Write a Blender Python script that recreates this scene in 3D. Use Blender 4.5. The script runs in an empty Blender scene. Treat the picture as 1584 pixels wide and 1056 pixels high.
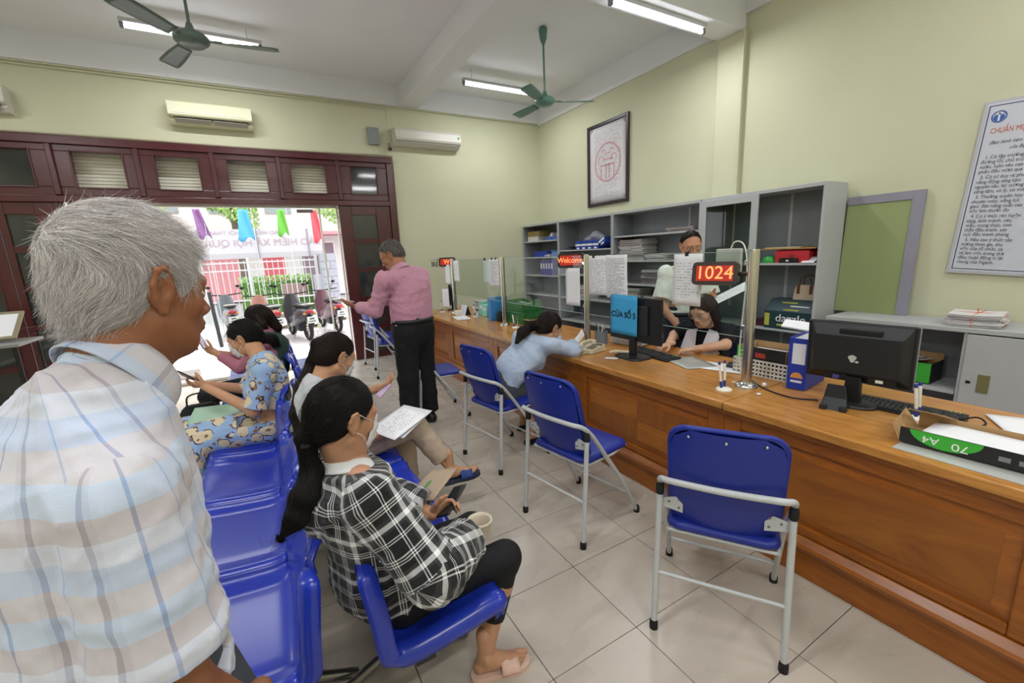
import bpy, bmesh, math, random
import numpy as np
from mathutils import Vector, Matrix
random.seed(7); np.random.seed(7)
SC = bpy.context.scene
COL = SC.collection
PI = math.pi

# ---------------------------------------------------------------- camera
cam_data = bpy.data.cameras.new('camera'); cam = bpy.data.objects.new('camera', cam_data); COL.objects.link(cam)
cam_data.sensor_width = 36.0; cam_data.lens = 665.54 / 1584 * 36.0
cam_data.clip_start = 0.05; cam_data.clip_end = 200
cr = Vector((0.86406367, -0.50130589, -0.04567704)); cu = Vector((0.13949247, 0.15126646, 0.9786012)); cf = Vector((0.48366914, 0.85194534, -0.20063225))
cam.matrix_world = Matrix(((cr.x, cu.x, -cf.x, 0), (cr.y, cu.y, -cf.y, 0), (cr.z, cu.z, -cf.z, 1.6552), (0, 0, 0, 1)))
SC.camera = cam

# ---------------------------------------------------------------- sky, sun, exposure
w = bpy.data.worlds.new('sky'); SC.world = w; w.use_nodes = True
bg = w.node_tree.nodes['Background']; bg.inputs[0].default_value = (0.93, 0.97, 1.0, 1); bg.inputs[1].default_value = 3.7
sun_d = bpy.data.lights.new('sun', 'SUN'); sun_d.energy = 3.5; sun_d.angle = math.radians(12); sun_d.color = (1, .97, .92)
sun = bpy.data.objects.new('sun', sun_d); COL.objects.link(sun); sun.rotation_euler = (math.radians(-28), math.radians(14), 0)
SC.view_settings.view_transform = 'Standard'; SC.view_settings.look = 'None'
SC.view_settings.exposure = 0.0; SC.view_settings.gamma = 1.0
TUBE_W = 27.0      # watts of each fluorescent tube

# ---------------------------------------------------------------- helpers
def lin(c):
    if isinstance(c, str):
        c = c.lstrip('#'); c = [int(c[i:i+2], 16) / 255 for i in (0, 2, 4)]
        c = [x / 12.92 if x <= .04045 else ((x + .055) / 1.055) ** 2.4 for x in c]
    return (c[0], c[1], c[2], 1)

MATS = {}
def mat(name, col, rough=.6, metal=0, spec=.5, noise=0, nscale=8, bump=0, bscale=60, trans=0, emit=0, ecol=None, coat=0, alpha=1, ior=1.45, sss=0, sheen=0, stretch=None):
    if name in MATS: return MATS[name]
    m = bpy.data.materials.new(name); m.use_nodes = True; nt = m.node_tree; b = nt.nodes['Principled BSDF']
    c = lin(col)
    b.inputs['Base Color'].default_value = c; b.inputs['Roughness'].default_value = rough; b.inputs['Metallic'].default_value = metal
    b.inputs['Specular IOR Level'].default_value = spec; b.inputs['IOR'].default_value = ior
    b.inputs['Transmission Weight'].default_value = trans; b.inputs['Coat Weight'].default_value = coat
    b.inputs['Alpha'].default_value = alpha; b.inputs['Coat Roughness'].default_value = .25
    if sss:
        b.inputs['Subsurface Weight'].default_value = sss; b.inputs['Subsurface Radius'].default_value = (.012, .005, .003); b.inputs['Subsurface Scale'].default_value = 1
    if sheen: b.inputs['Sheen Weight'].default_value = sheen
    if emit:
        b.inputs['Emission Color'].default_value = lin(ecol or col); b.inputs['Emission Strength'].default_value = emit
    tc = nt.nodes.new('ShaderNodeTexCoord'); mp = nt.nodes.new('ShaderNodeMapping'); nt.links.new(tc.outputs['Object'], mp.inputs[0])
    if stretch: mp.inputs['Scale'].default_value = stretch
    if noise:
        n = nt.nodes.new('ShaderNodeTexNoise'); n.inputs['Scale'].default_value = nscale; n.inputs['Detail'].default_value = 6
        nt.links.new(mp.outputs[0], n.inputs[0])
        r = nt.nodes.new('ShaderNodeMapRange'); r.inputs[1].default_value = .25; r.inputs[2].default_value = .75; r.inputs[3].default_value = 1 - noise; r.inputs[4].default_value = 1 + noise
        nt.links.new(n.outputs[0], r.inputs[0])
        v = nt.nodes.new('ShaderNodeVectorMath'); v.operation = 'SCALE'; v.inputs[0].default_value = c[:3]; nt.links.new(r.outputs[0], v.inputs['Scale'])
        nt.links.new(v.outputs[0], b.inputs['Base Color'])
    if bump:
        n2 = nt.nodes.new('ShaderNodeTexNoise'); n2.inputs['Scale'].default_value = bscale; n2.inputs['Detail'].default_value = 4
        nt.links.new(mp.outputs[0], n2.inputs[0])
        bp = nt.nodes.new('ShaderNodeBump'); bp.inputs['Strength'].default_value = bump; bp.inputs['Distance'].default_value = .01
        nt.links.new(n2.outputs[0], bp.inputs['Height']); nt.links.new(bp.outputs[0], b.inputs['Normal'])
    MATS[name] = m
    return m

def rotm(rx=0, ry=0, rz=0):
    return (Matrix.Rotation(rz, 4, 'Z') @ Matrix.Rotation(ry, 4, 'Y') @ Matrix.Rotation(rx, 4, 'X'))

class MB:
    """collects shapes into one mesh"""
    def __init__(s, T=None): s.v = []; s.f = []; s.mi = []; s.sm = []; s.T = T or Matrix()
    def add(s, vs, fs, mi=0, smooth=False, T=None):
        o = len(s.v); TT = s.T @ T if T is not None else s.T
        s.v += [tuple(TT @ Vector(v)) for v in vs]
        for f in fs: s.f.append(tuple(i + o for i in f)); s.mi.append(mi); s.sm.append(smooth)
        return s
    def box(s, lo, hi, mi=0, T=None):
        (x0, y0, z0), (x1, y1, z1) = lo, hi
        return s.add([(x0,y0,z0),(x1,y0,z0),(x1,y1,z0),(x0,y1,z0),(x0,y0,z1),(x1,y0,z1),(x1,y1,z1),(x0,y1,z1)],
              [(0,3,2,1),(4,5,6,7),(0,1,5,4),(1,2,6,5),(2,3,7,6),(3,0,4,7)], mi, False, T)
    def cbox(s, c, d, mi=0, T=None):
        return s.box([c[i]-d[i]/2 for i in range(3)], [c[i]+d[i]/2 for i in range(3)], mi, T)
    def ring(s, loops, mi=0, smooth=True, close=True, cap=True, T=None):
        n = len(loops[0]); vs = [p for l in loops for p in l]; fs = []
        for k in range(len(loops) - 1):
            for i in range(n if close else n - 1):
                a, b = k*n+i, k*n+(i+1) % n
                fs.append((a, b, b+n, a+n))
        s.add(vs, fs, mi, smooth, T)
        if cap:
            s.add(loops[0], [tuple(range(n))[::-1]], mi, False, T); s.add(loops[-1], [tuple(range(n))], mi, False, T)
        return s
    def tube(s, path, r, n=10, mi=0, T=None, cap=True, flat=1.0):
        P = [Vector(p) for p in path]; R = r if isinstance(r, (list, tuple)) else [r] * len(P)
        t0 = (P[1] - P[0]).normalized(); up = Vector((0,0,1)) if abs(t0.z) < .9 else Vector((0,1,0)); a = t0.cross(up).normalized(); loops = []
        for i, p in enumerate(P):
            t = ((P[min(i+1, len(P)-1)] - P[max(i-1, 0)])).normalized()
            a = (a - t * a.dot(t)).normalized(); b = t.cross(a)
            loops.append([tuple(p + a * (math.cos(2*PI*k/n) * R[i]) + b * (math.sin(2*PI*k/n) * R[i] * flat)) for k in range(n)])
        return s.ring(loops, mi, True, True, cap, T)
    def lathe(s, prof, n=20, mi=0, T=None, c=(0,0,0)):
        loops = [[(c[0] + r*math.cos(2*PI*k/n), c[1] + r*math.sin(2*PI*k/n), c[2] + z) for k in range(n)] for r, z in prof]
        return s.ring(loops, mi, True, True, True, T)
    def prism(s, poly, z0, z1, mi=0, T=None, smooth=False):
        n = len(poly)
        vs = [(x, y, z0) for x, y in poly] + [(x, y, z1) for x, y in poly]
        fs = [tuple(range(n))[::-1], tuple(range(n, 2*n))]
        s.add(vs, fs, mi, False, T); s.add(vs, [(i, (i+1) % n, (i+1) % n + n, i+n) for i in range(n)], mi, smooth, T)
        return s
    def ball(s, c, r, mi=0, n=12, T=None):
        r = r if isinstance(r, (tuple, list)) else (r, r, r); vs = [(c[0], c[1], c[2]-r[2])]; m = n // 2 + 1; fs = []
        for j in range(1, m):
            a = -PI/2 + PI*j/m
            vs += [(c[0]+r[0]*math.cos(a)*math.cos(2*PI*i/n), c[1]+r[1]*math.cos(a)*math.sin(2*PI*i/n), c[2]+r[2]*math.sin(a)) for i in range(n)]
        vs.append((c[0], c[1], c[2]+r[2])); L = len(vs) - 1
        for i in range(n): fs.append((0, 1+(i+1) % n, 1+i)); fs.append((L, L-n+i, L-n+(i+1) % n))
        for j in range(m-2):
            for i in range(n): a = 1+j*n+i; b = 1+j*n+(i+1) % n; fs.append((a, b, b+n, a+n))
        return s.add(vs, fs, mi, True, T)
    def grid(s, fn, nu, nv, mi=0, smooth=True, T=None, thick=0):
        vs = [fn(i/nu, j/nv) for j in range(nv+1) for i in range(nu+1)]
        fs = [(j*(nu+1)+i, j*(nu+1)+i+1, (j+1)*(nu+1)+i+1, (j+1)*(nu+1)+i) for j in range(nv) for i in range(nu)]
        return s.add(vs, fs, mi, smooth, T)
    def mesh(s, name, mats):
        me = bpy.data.meshes.new(name); me.from_pydata(s.v, [], s.f); 
        for m in (mats if isinstance(mats, (list, tuple)) else [mats]): me.materials.append(m)
        me.polygons.foreach_set('material_index', s.mi); me.polygons.foreach_set('use_smooth', s.sm); me.update()
        return me
    def build(s, name, mats, parent=None, bevel=0, seg=2, solid=0, world=False, subd=0, label=None):
        if world and parent is not None:
            o_ = parent.matrix_basis.inverted(); pp = parent.parent
            while pp is not None: o_ = o_ @ pp.matrix_basis.inverted(); pp = pp.parent
            s.v = [tuple(o_ @ Vector(v)) for v in s.v]
        o = bpy.data.objects.new(name, s.mesh(name, mats)); COL.objects.link(o)
        if parent is not None: o.parent = parent
        if solid:
            md = o.modifiers.new('thickness', 'SOLIDIFY'); md.thickness = solid; md.offset = 0
        if bevel:
            md = o.modifiers.new('edge', 'BEVEL'); md.width = bevel; md.segments = seg; md.limit_method = 'ANGLE'; md.angle_limit = math.radians(40)
        if subd:
            md = o.modifiers.new('smooth', 'SUBSURF'); md.levels = subd; md.render_levels = subd
        if label: o['label'] = label
        return o

def tag(o, label=None, cat=None, group=None, kind=None):
    if label: o['label'] = label
    if cat: o['category'] = cat
    if group: o['group'] = group
    if kind: o['kind'] = kind
    return o
def thing(name, label, cat, loc=(0,0,0), rz=0, group=None):
    o = bpy.data.objects.new(name, None); COL.objects.link(o); o.location = loc; o.rotation_euler = (0, 0, rz); o.empty_display_size = .05
    return tag(o, label, cat, group)
def kids(o): return [c for c in bpy.data.objects if c.parent == o]
def copy_tree(o, parent=None, kd=None):
    c = o.copy(); COL.objects.link(c)
    if parent is not None: c.parent = parent
    for ch in [x for x in list(o.children)]: copy_tree(ch, c)
    return c
def dup(root, loc, rz, label, group=None):
    c = copy_tree(root); c.location = loc; c.rotation_euler = (0, 0, rz); c['label'] = label
    if group: c['group'] = group
    return c
def struct(mb, name, mats, **k):
    o = mb.build(name, mats, **k); o['kind'] = 'structure'; return o
def catenary(a, b, sag, n=12):
    a, b = Vector(a), Vector(b); return [tuple(a.lerp(b, t) + Vector((0, 0, -sag * 4 * t * (1-t)))) for t in [i/n for i in range(n+1)]]
def spline(pts, n=8):
    P = [Vector(p) for p in pts]; P = [P[0]*2-P[1]] + P + [P[-1]*2-P[-2]]; out = []
    for i in range(1, len(P)-2):
        for k in range(n):
            t = k/n; a, b, c, d = P[i-1:i+3]
            out.append(tuple(.5*((2*b)+(c-a)*t+(2*a-5*b+4*c-d)*t*t+(3*b-a-3*c+d)*t**3)))
    out.append(tuple(P[-2])); return out
def text_obj(name, txt, size, m, parent, M4, extrude=.0006, align='CENTER', flip=False, sx=1, spacing=1, shear=0, bold=0):
    cu_ = bpy.data.curves.new(name, 'FONT'); cu_.body = txt; cu_.size = size; cu_.extrude = extrude; cu_.align_x = align; cu_.align_y = 'CENTER'; cu_.space_character = spacing; cu_.shear = shear; cu_.offset = bold
    tmp = bpy.data.objects.new('tmp', cu_); COL.objects.link(tmp)
    dg = bpy.context.evaluated_depsgraph_get(); me = bpy.data.meshes.new_from_object(tmp.evaluated_get(dg))
    bpy.data.objects.remove(tmp); me.name = name
    me.transform(M4 @ Matrix.Diagonal((-sx if flip else sx, 1, 1, 1)))
    if flip: me.flip_normals()
    me.materials.clear(); me.materials.append(m)
    o = bpy.data.objects.new(name, me); COL.objects.link(o); o.parent = parent
    return o
def frame4(o, x, z):
    """matrix with local X along x, local Z along z (normal of a flat thing), origin o"""
    x = Vector(x).normalized(); z = Vector(z).normalized(); y = z.cross(x).normalized(); x = y.cross(z)
    return Matrix(((x.x, y.x, z.x, o[0]), (x.y, y.y, z.y, o[1]), (x.z, y.z, z.z, o[2]), (0,0,0,1)))
def uvmap(o, fn):
    me = o.data; uv = me.uv_layers.new(name='UVMap')
    for l in me.loops: uv.data[l.index].uv = fn(me.vertices[l.vertex_index].co)

def nodes(m): return m.node_tree, m.node_tree.nodes['Principled BSDF']
def N(nt, t, **k):
    n = nt.nodes.new('ShaderNode' + t)
    for a, b in k.items(): setattr(n, a, b)
    return n
def MA(nt, op, a, b=None, c=None, clamp=False):
    n = nt.nodes.new('ShaderNodeMath'); n.operation = op; n.use_clamp = clamp
    for i, x in enumerate((a, b, c)):
        if x is None: continue
        if isinstance(x, (int, float)): n.inputs[i].default_value = x
        else: nt.links.new(x, n.inputs[i])
    return n.outputs[0]
def MIX(nt, f, a, b):
    n = nt.nodes.new('ShaderNodeMix'); n.data_type = 'RGBA'
    for i, x in ((0, f), (6, a), (7, b)):
        if isinstance(x, (int, float)): n.inputs[i].default_value = x
        elif isinstance(x, tuple): n.inputs[i].default_value = x
        else: nt.links.new(x, n.inputs[i])
    return n.outputs[2]

def printed(name, paper='#e9e9ee', ink='#55565e', rows=26, margin=.1, dens=.55, top=.08):
    """paper with rows of print, in the sheet's UV space"""
    if name in MATS: return MATS[name]
    m = mat(name, paper, .7); nt, b = nodes(m)
    uv = N(nt, 'TexCoord').outputs['UV']; sp = N(nt, 'SeparateXYZ'); nt.links.new(uv, sp.inputs[0]); u, v = sp.outputs[0], sp.outputs[1]
    row = MA(nt, 'FLOOR', MA(nt, 'MULTIPLY', v, rows)); fr = MA(nt, 'FRACT', MA(nt, 'MULTIPLY', v, rows))
    line = MA(nt, 'GREATER_THAN', fr, .52)
    cx = N(nt, 'CombineXYZ'); nt.links.new(MA(nt, 'MULTIPLY', u, 60), cx.inputs[0]); nt.links.new(MA(nt, 'MULTIPLY', row, 7.3), cx.inputs[1])
    ns = N(nt, 'TexNoise'); ns.inputs['Scale'].default_value = 1; ns.inputs['Detail'].default_value = 1; nt.links.new(cx.outputs[0], ns.inputs[0])
    word = MA(nt, 'GREATER_THAN', ns.outputs[0], 1 - dens)
    wn = N(nt, 'TexWhiteNoise', noise_dimensions='1D'); nt.links.new(row, wn.inputs['W'])
    endx = MA(nt, 'SUBTRACT', 1 - margin, MA(nt, 'MULTIPLY', MA(nt, 'POWER', wn.outputs[0], 3), .45))
    msk = MA(nt, 'MULTIPLY', MA(nt, 'GREATER_THAN', u, margin), MA(nt, 'LESS_THAN', u, endx))
    msk = MA(nt, 'MULTIPLY', msk, MA(nt, 'MULTIPLY', MA(nt, 'GREATER_THAN', v, top), MA(nt, 'LESS_THAN', v, 1-top)))
    ink_f = MA(nt, 'MULTIPLY', MA(nt, 'MULTIPLY', line, word), MA(nt, 'MULTIPLY', msk, .8))
    nt.links.new(MIX(nt, ink_f, lin(paper), lin(ink)), b.inputs['Base Color'])
    return m

# ---------------------------------------------------------------- materials
M_wall = mat('yellow_wall_paint', '#cdcdb1', .75, noise=.035, nscale=1.2, bump=.08, bscale=90)
M_ceil = mat('white_ceiling_paint', '#e6e7ea', .8, noise=.02, nscale=2)
M_tile = None
M_grout = mat('grout', '#77695b', .9)
M_white = mat('white_plastic', '#e6e4da', .4)
M_greym = mat('grey_painted_steel', '#b3b5b7', .45, noise=.03, nscale=5)
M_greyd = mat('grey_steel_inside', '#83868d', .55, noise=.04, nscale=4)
M_black = mat('black_plastic', '#1a1b1e', .4)
M_blackr = mat('black_rubber', '#141414', .7)
M_steel = mat('stainless_steel', '#c3bdb4', .22, metal=1)
M_chrome = mat('chrome', '#d8d8d8', .15, metal=1)
M_card = mat('brown_cardboard', '#b58a58', .8, noise=.05)
M_paper = mat('white_paper', '#e8e8ee', .7)
M_blue = mat('blue_vinyl', '#1b2c8c', .38, noise=.04, nscale=3, bump=.05, bscale=300)
M_tubew = mat('white_painted_tube', '#b9bbbd', .35, noise=.03, nscale=20)
M_maroon = mat('maroon_painted_wood', '#4d1c20', .22, noise=.14, nscale=6, bump=.15, bscale=14, coat=.3)
M_dglass = mat('dark_door_glass', '#303232', .06, spec=.8)

def make_tile_mat():
    m = mat('beige_floor_tile', '#b3a79a', .16, spec=.5); nt, b = nodes(m)
    tc = N(nt, 'TexCoord'); oi = N(nt, 'ObjectInfo'); ad = N(nt, 'VectorMath', operation='ADD'); nt.links.new(tc.outputs['Object'], ad.inputs[0])
    sc = N(nt, 'VectorMath', operation='SCALE'); cb = N(nt, 'CombineXYZ'); nt.links.new(oi.outputs['Random'], cb.inputs[0]); nt.links.new(oi.outputs['Random'], cb.inputs[1])
    nt.links.new(cb.outputs[0], sc.inputs[0]); sc.inputs['Scale'].default_value = 30; nt.links.new(sc.outputs[0], ad.inputs[1])
    mp = N(nt, 'Mapping'); mp.inputs['Rotation'].default_value = (0,0,.5); mp.inputs['Scale'].default_value = (1, 1.8, 1); nt.links.new(ad.outputs[0], mp.inputs[0])
    n = N(nt, 'TexNoise'); n.inputs['Scale'].default_value = 2; n.inputs['Detail'].default_value = 5; n.inputs['Distortion'].default_value = .5; nt.links.new(mp.outputs[0], n.inputs[0])
    r = N(nt, 'ValToRGB'); r.color_ramp.elements[0].position = .3; r.color_ramp.elements[0].color = lin('#b4aa9e'); r.color_ramp.elements[1].position = .7; r.color_ramp.elements[1].color = lin('#bfb5aa')
    nt.links.new(n.outputs[0], r.inputs[0]); nt.links.new(r.outputs[0], b.inputs['Base Color'])
    rr = N(nt, 'MapRange'); rr.inputs[3].default_value = .2; rr.inputs[4].default_value = .36; nt.links.new(n.outputs[0], rr.inputs[0]); nt.links.new(rr.outputs[0], b.inputs['Roughness'])
    return m
M_tile = make_tile_mat()

def wood(name, dark, light, scale=3, stretch=(1, 8, 8), rough=.3, dist=2.5, rot=(0,0,0), coat=.15):
    m = mat(name, light, rough, coat=coat); nt, b = nodes(m)
    tc = N(nt, 'TexCoord'); mp = N(nt, 'Mapping'); mp.inputs['Scale'].default_value = stretch; mp.inputs['Rotation'].default_value = rot; nt.links.new(tc.outputs['Object'], mp.inputs[0])
    n = N(nt, 'TexNoise'); n.inputs['Scale'].default_value = scale; n.inputs['Detail'].default_value = 9; n.inputs['Distortion'].default_value = dist; n.inputs['Roughness'].default_value = .62; nt.links.new(mp.outputs[0], n.inputs[0])
    r = N(nt, 'ValToRGB'); r.color_ramp.elements[0].position = .32; r.color_ramp.elements[0].color = lin(dark); r.color_ramp.elements[1].position = .68; r.color_ramp.elements[1].color = lin(light)
    nt.links.new(n.outputs[0], r.inputs[0]); nt.links.new(r.outputs[0], b.inputs['Base Color'])
    bp = N(nt, 'Bump'); bp.inputs['Strength'].default_value = .06; bp.inputs['Distance'].default_value = .01; nt.links.new(n.outputs[0], bp.inputs['Height']); nt.links.new(bp.outputs[0], b.inputs['Normal'])
    return m
M_woodtop = wood('counter_top_wood', '#a56d30', '#c48a45', 2.2, (6, .9, 6), .27)
M_woodrail = wood('counter_rail_wood', '#7f4512', '#9c5a1a', 2.5, (6, 1, 6), .33)
M_woodpan = wood('counter_panel_veneer', '#773f11', '#965a1a', 1.6, (2, 1, 1.5), .33)
M_veneer = [wood('veneer_%s' % k, d, l, 2.2, st, .33, 1.5, rot=(r_, 0, 0)) for k, d, l, st, r_ in (('light', '#8d4f17', '#aa6824', (2, 1, 7), .6), ('dark', '#7a4216', '#95581f', (2, 7, 1), -.6))]

def glassmat(name, tint, refl=1.5, rough=0.0, haze=0):
    m = bpy.data.materials.new(name); m.use_nodes = True; nt = m.node_tree; nt.nodes.clear()
    o = N(nt, 'OutputMaterial'); t = N(nt, 'BsdfTransparent'); g = N(nt, 'BsdfGlossy'); f = N(nt, 'LayerWeight'); x = N(nt, 'MixShader')
    t.inputs[0].default_value = lin(tint); g.inputs['Roughness'].default_value = rough; fc = MA(nt, 'ADD', MA(nt, 'MULTIPLY', MA(nt, 'POWER', f.outputs['Facing'], 4.5), refl), .03, None, True)
    nt.links.new(fc, x.inputs[0]); nt.links.new(t.outputs[0], x.inputs[1]); nt.links.new(g.outputs[0], x.inputs[2]); nt.links.new(x.outputs[0], o.inputs[0])
    MATS[name] = m; return m
M_glass = glassmat('clear_glass', '#f2f8f4', .25)
M_screen = glassmat('counter_glass', '#e9f3ee', .6)

# ================================================================ the room
YA, XB, ZC = 7.539, 5.088, 4.40
XL, YN = -4.6, -3.2
OX0, OX1, OZ = -1.96, 1.205, 2.517      # opening to the street
# floor: screed with single tiles on it
floor = struct(MB().box((XL, YN, -.30), (XB, YA+.25, -.012)), 'floor', M_grout)
TS = .45
tm = MB().box((-TS/2+.002, -TS/2+.002, -.012), (TS/2-.002, TS/2-.002, 0)).mesh('floor_tile', M_tile)
nt_ = 0
for i in range(-8, 3):
    for j in range(-6, 15):
        x0 = 1.2287 + i*TS; y0 = 1.1641 + j*TS
        if x0 + TS/2 < -2.3 and y0 < 1.5: continue
        if y0 + TS > YA + .25: continue
        t_ = bpy.data.objects.new('floor_tile', tm); COL.objects.link(t_); t_.parent = floor
        t_.location = (x0 + TS/2, y0 + TS/2, random.uniform(-.0004, .0004)); nt_ += 1
far = MB()
for i in range(-13, 9):
    for j in range(-10, 15):
        x0 = 1.2287 + i*TS; y0 = 1.1641 + j*TS
        inside = -8 <= i < 3 and -6 <= j < 15 and not (x0 + TS/2 < -2.3 and y0 < 1.5)
        if inside or y0 + TS > YA+.25 or x0 < XL or x0+TS > XB or y0 < YN: continue
        far.box((x0+.002, y0+.002, -.012), (x0+TS-.002, y0+TS-.002, 0))
o = far.build('floor_tile', M_tile, floor); o['kind'] = 'stuff'
# walls
wb = MB()
FZ = 3.285
FXR = 2.13
wb.box((FXR, YA, 0), (XB+.2, YA+.25, ZC+.2)).box((XL-.2, YA, FZ), (FXR, YA+.25, ZC+.2)).box((XL-.2, YA, 0), (-3.25, YA+.25, FZ))
struct(wb, 'wall_back', M_wall)
struct(MB().box((XB, YN, 0), (XB+.2, YA+.25, ZC+.2)), 'wall_right', M_wall)
struct(MB().box((XL-.2, YN, 0), (XL, YA, ZC+.2)), 'wall_left', M_wall)
struct(MB().box((XL-.2, YN-.2, 0), (XB+.2, YN, ZC+.2)), 'wall_front', M_wall)
struct(MB().box((XL-.2, YN-.2, ZC), (XB+.2, YA+.25, ZC+.15)), 'ceiling', M_ceil)
# beams: a white band over the door wall and right wall, one beam along the room, one across it
struct(MB().box((XL, YA-.03, 4.09), (XB, YA+.01, ZC)), 'trim_1', M_ceil, label='white painted beam band above the yellow door wall')
struct(MB().box((XB-.03, 3.62, 4.05), (XB+.01, YA-.03, ZC)), 'trim_2', M_ceil, label='white painted beam band above the right wall')
struct(MB().box((2.36, YN, 4.10), (2.67, YA-.03, ZC)), 'trim_3', M_ceil, bevel=.006, label='white ceiling beam running towards the door wall')
struct(MB().box((2.67, 3.32, 3.98), (XB, 3.63, ZC)), 'trim_4', M_ceil, bevel=.006, label='white ceiling beam crossing to the yellow pilaster')
struct(MB().box((XL, 3.32, 4.0), (2.36, 3.63, ZC)), 'trim_5', M_ceil, bevel=.006, label='white ceiling beam across the left of the room')
struct(MB().box((XB-.06, 3.30, 0), (XB+.01, 3.62, 3.98)), 'trim_6', M_wall, bevel=.004, label='shallow yellow pilaster on the right wall')
struct(MB().box((XB-.03, YN, 4.14), (XB+.01, 3.32, ZC)), 'trim_7', M_ceil, label='white painted band above the nearer right wall')
struct(MB().tube([(XB-.075, 3.29, 0.9), (XB-.075, 3.29, 3.98)], .012, 8), 'trim_8', M_wall, label='thin yellow cable pipe beside the pilaster')

# ---- maroon door frame with leaves and transom windows
DY = YA - .03
def rect_frame(mb, x0, x1, z0, z1, y0, y1, w, mi=0):
    mb.box((x0, y0, z0), (x0+w, y1, z1), mi).box((x1-w, y0, z0), (x1, y1, z1), mi).box((x0+w, y0, z0), (x1-w, y1, z0+w), mi).box((x0+w, y0, z1-w), (x1-w, y1, z1), mi)
df = MB()
df.box((-3.25, DY-.03, 3.19), (FXR, YA+.2, FZ))            # head
df.box((-3.25, DY-.02, OZ), (FXR, YA+.2, 2.60))             # transom rail
df.box((FXR-.10, DY-.03, 0), (FXR, YA+.2, 3.19)).box((-3.25, DY-.03, 0), (-3.15, YA+.2, 3.19))
dfo = struct(df, 'door_1', M_maroon, bevel=.008)
cuts = [-3.15, -1.98, -1.17, -.36, .45, 1.275, FXR-.10]
panes = [(-2.75, -2.17), (-1.80, -1.32), (-.99, -.53), (-.19, .28), (.61, 1.08), (1.46, 1.86)]
M_shut = mat('cream_shutter_paint', '#efecdc', .5)
for k in range(6):
    x0, x1 = cuts[k], cuts[k+1]; p0, p1 = panes[k]
    g = MB(); z0, z1 = 2.60, 3.19; q0, q1 = 2.70, 3.115
    g.box((x0+.005, DY, z0), (x1-.005, YA+.06, q0)).box((x0+.005, DY, q1), (x1-.005, YA+.06, z1)).box((x0+.005, DY, q0), (p0, YA+.06, q1)).box((p1, DY, q0), (x1-.005, YA+.06, q1))
    rect_frame(g, p0-.02, p1+.02, q0-.02, q1+.02, DY-.012, DY, .02)
    wf = g.build('window_frame', M_maroon, dfo, bevel=.006)
    if k in (0, 5): MB().box((p0, DY+.03, q0), (p1, DY+.034, q1)).build('pane', M_dglass, wf)
for x in cuts[1:-1]:
    MB().box((x-.03, DY-.04, 2.60), (x+.03, DY, 3.19)).build('mullion', M_maroon, dfo, bevel=.01)
# roller shutter behind the middle transom lights
sh = MB()
for k in range(17):
    z = 2.56 + k*.042
    sh.add([(-2.0, YA+.21, z), (1.28, YA+.21, z), (1.28, YA+.19, z+.006), (-2.0, YA+.19, z+.006), (-2.0, YA+.19, z+.034), (1.28, YA+.19, z+.034), (1.28, YA+.21, z+.042), (-2.0, YA+.21, z+.042)],
           [(0,1,2,3), (3,2,5,4), (4,5,6,7)], 0)
o = sh.build('roller_shutter', M_shut, solid=.003); tag(o, 'cream slatted roller shutter rolled up behind the transom panes', 'shutter')
# door leaves
def leaf(x0, x1, px0, px1, name):
    z1 = OZ; rows = [(.10, .50), (.57, .99), (1.05, 1.47), (1.53, 1.93), (2.0, 2.38)]
    g = MB(); g.box((x0, DY+.01, 0), (px0, YA+.05, z1)).box((px1, DY+.01, 0), (x1, YA+.05, z1))
    zs = [0] + [z for r in rows for z in r] + [z1]
    for k in range(0, len(zs), 2): g.box((px0, DY+.01, zs[k]), (px1, YA+.05, zs[k+1]))
    lf = g.build(name, M_maroon, dfo, bevel=.006)
    for a, b in rows: MB().box((px0, DY+.03, a), (px1, DY+.034, b)).build('pane', M_dglass, lf)
    rl = MB()
    for a, b in rows: rect_frame(rl, px0-.012, px1+.012, a-.012, b+.012, DY, DY+.012, .014)
    rl.build('pane_bead', M_maroon, lf)
    return lf
leaf(1.22, FXR-.10, 1.41, 1.80, 'door_leaf')
leaf(-2.57, -1.975, -2.50, -2.24, 'door_leaf')
leaf(-3.15, -2.58, -3.05, -2.69, 'door_leaf')
# slim aluminium glass-door frame in the opening
gf = MB(); rect_frame(gf, OX0+.0, OX1+.012, 0.0, OZ, YA+.08, YA+.12, .03)
gf.box((.93, YA+.085, 0.03), (.955, YA+.115, OZ-.03))
gl = gf.build('glass_door', M_white); tag(gl, 'slim white framed glass door in the street opening', 'door')
MB().add([(-.9, YA+.10, .03), (.93, YA+.10, .03), (.93, YA+.10, OZ-.03), (-.9, YA+.10, OZ-.03)], [(0,1,2,3)]).build('pane', M_glass, gl)
MB().box((.62, YA+.07, OZ-.10), (.85, YA+.10, OZ-.05)).build('door_closer', mat('grey_closer', '#8a8488', .4), gl, bevel=.004)
# grey beading pipe along the frame top and right edge
pp = MB().tube(spline([(-3.3, YA-.025, FZ+.012), (-1.5, YA-.03, FZ+.02), (.0, YA-.025, FZ+.010), (1.2, YA-.03, FZ+.018), (2.06, YA-.028, FZ+.03), (2.15, YA-.028, FZ-.03), (2.153, YA-.02, 2.9), (2.15, YA-.02, 1.0), (2.15, YA-.02, .0)], 6), .011, 8)
o = pp.build('cable_conduit', mat('grey_conduit', '#a9a089', .6)); tag(o, 'grey cable conduit over and down the maroon door frame', 'conduit')
c2 = MB().tube([(-4.0, YA-.04, 4.07), (2.34, YA-.04, 4.07), (XB-.05, YA-.04, 4.07)], .008, 6).tube([(-4.0, YA-.04, 4.035), (2.10, YA-.04, 4.035), (2.12, YA-.03, 4.0), (2.12, YA-.03, 3.50)], .007, 6)
o = c2.build('cable', M_wall); tag(o, 'yellow painted cable line under the white beam on the door wall', 'cable')

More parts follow.
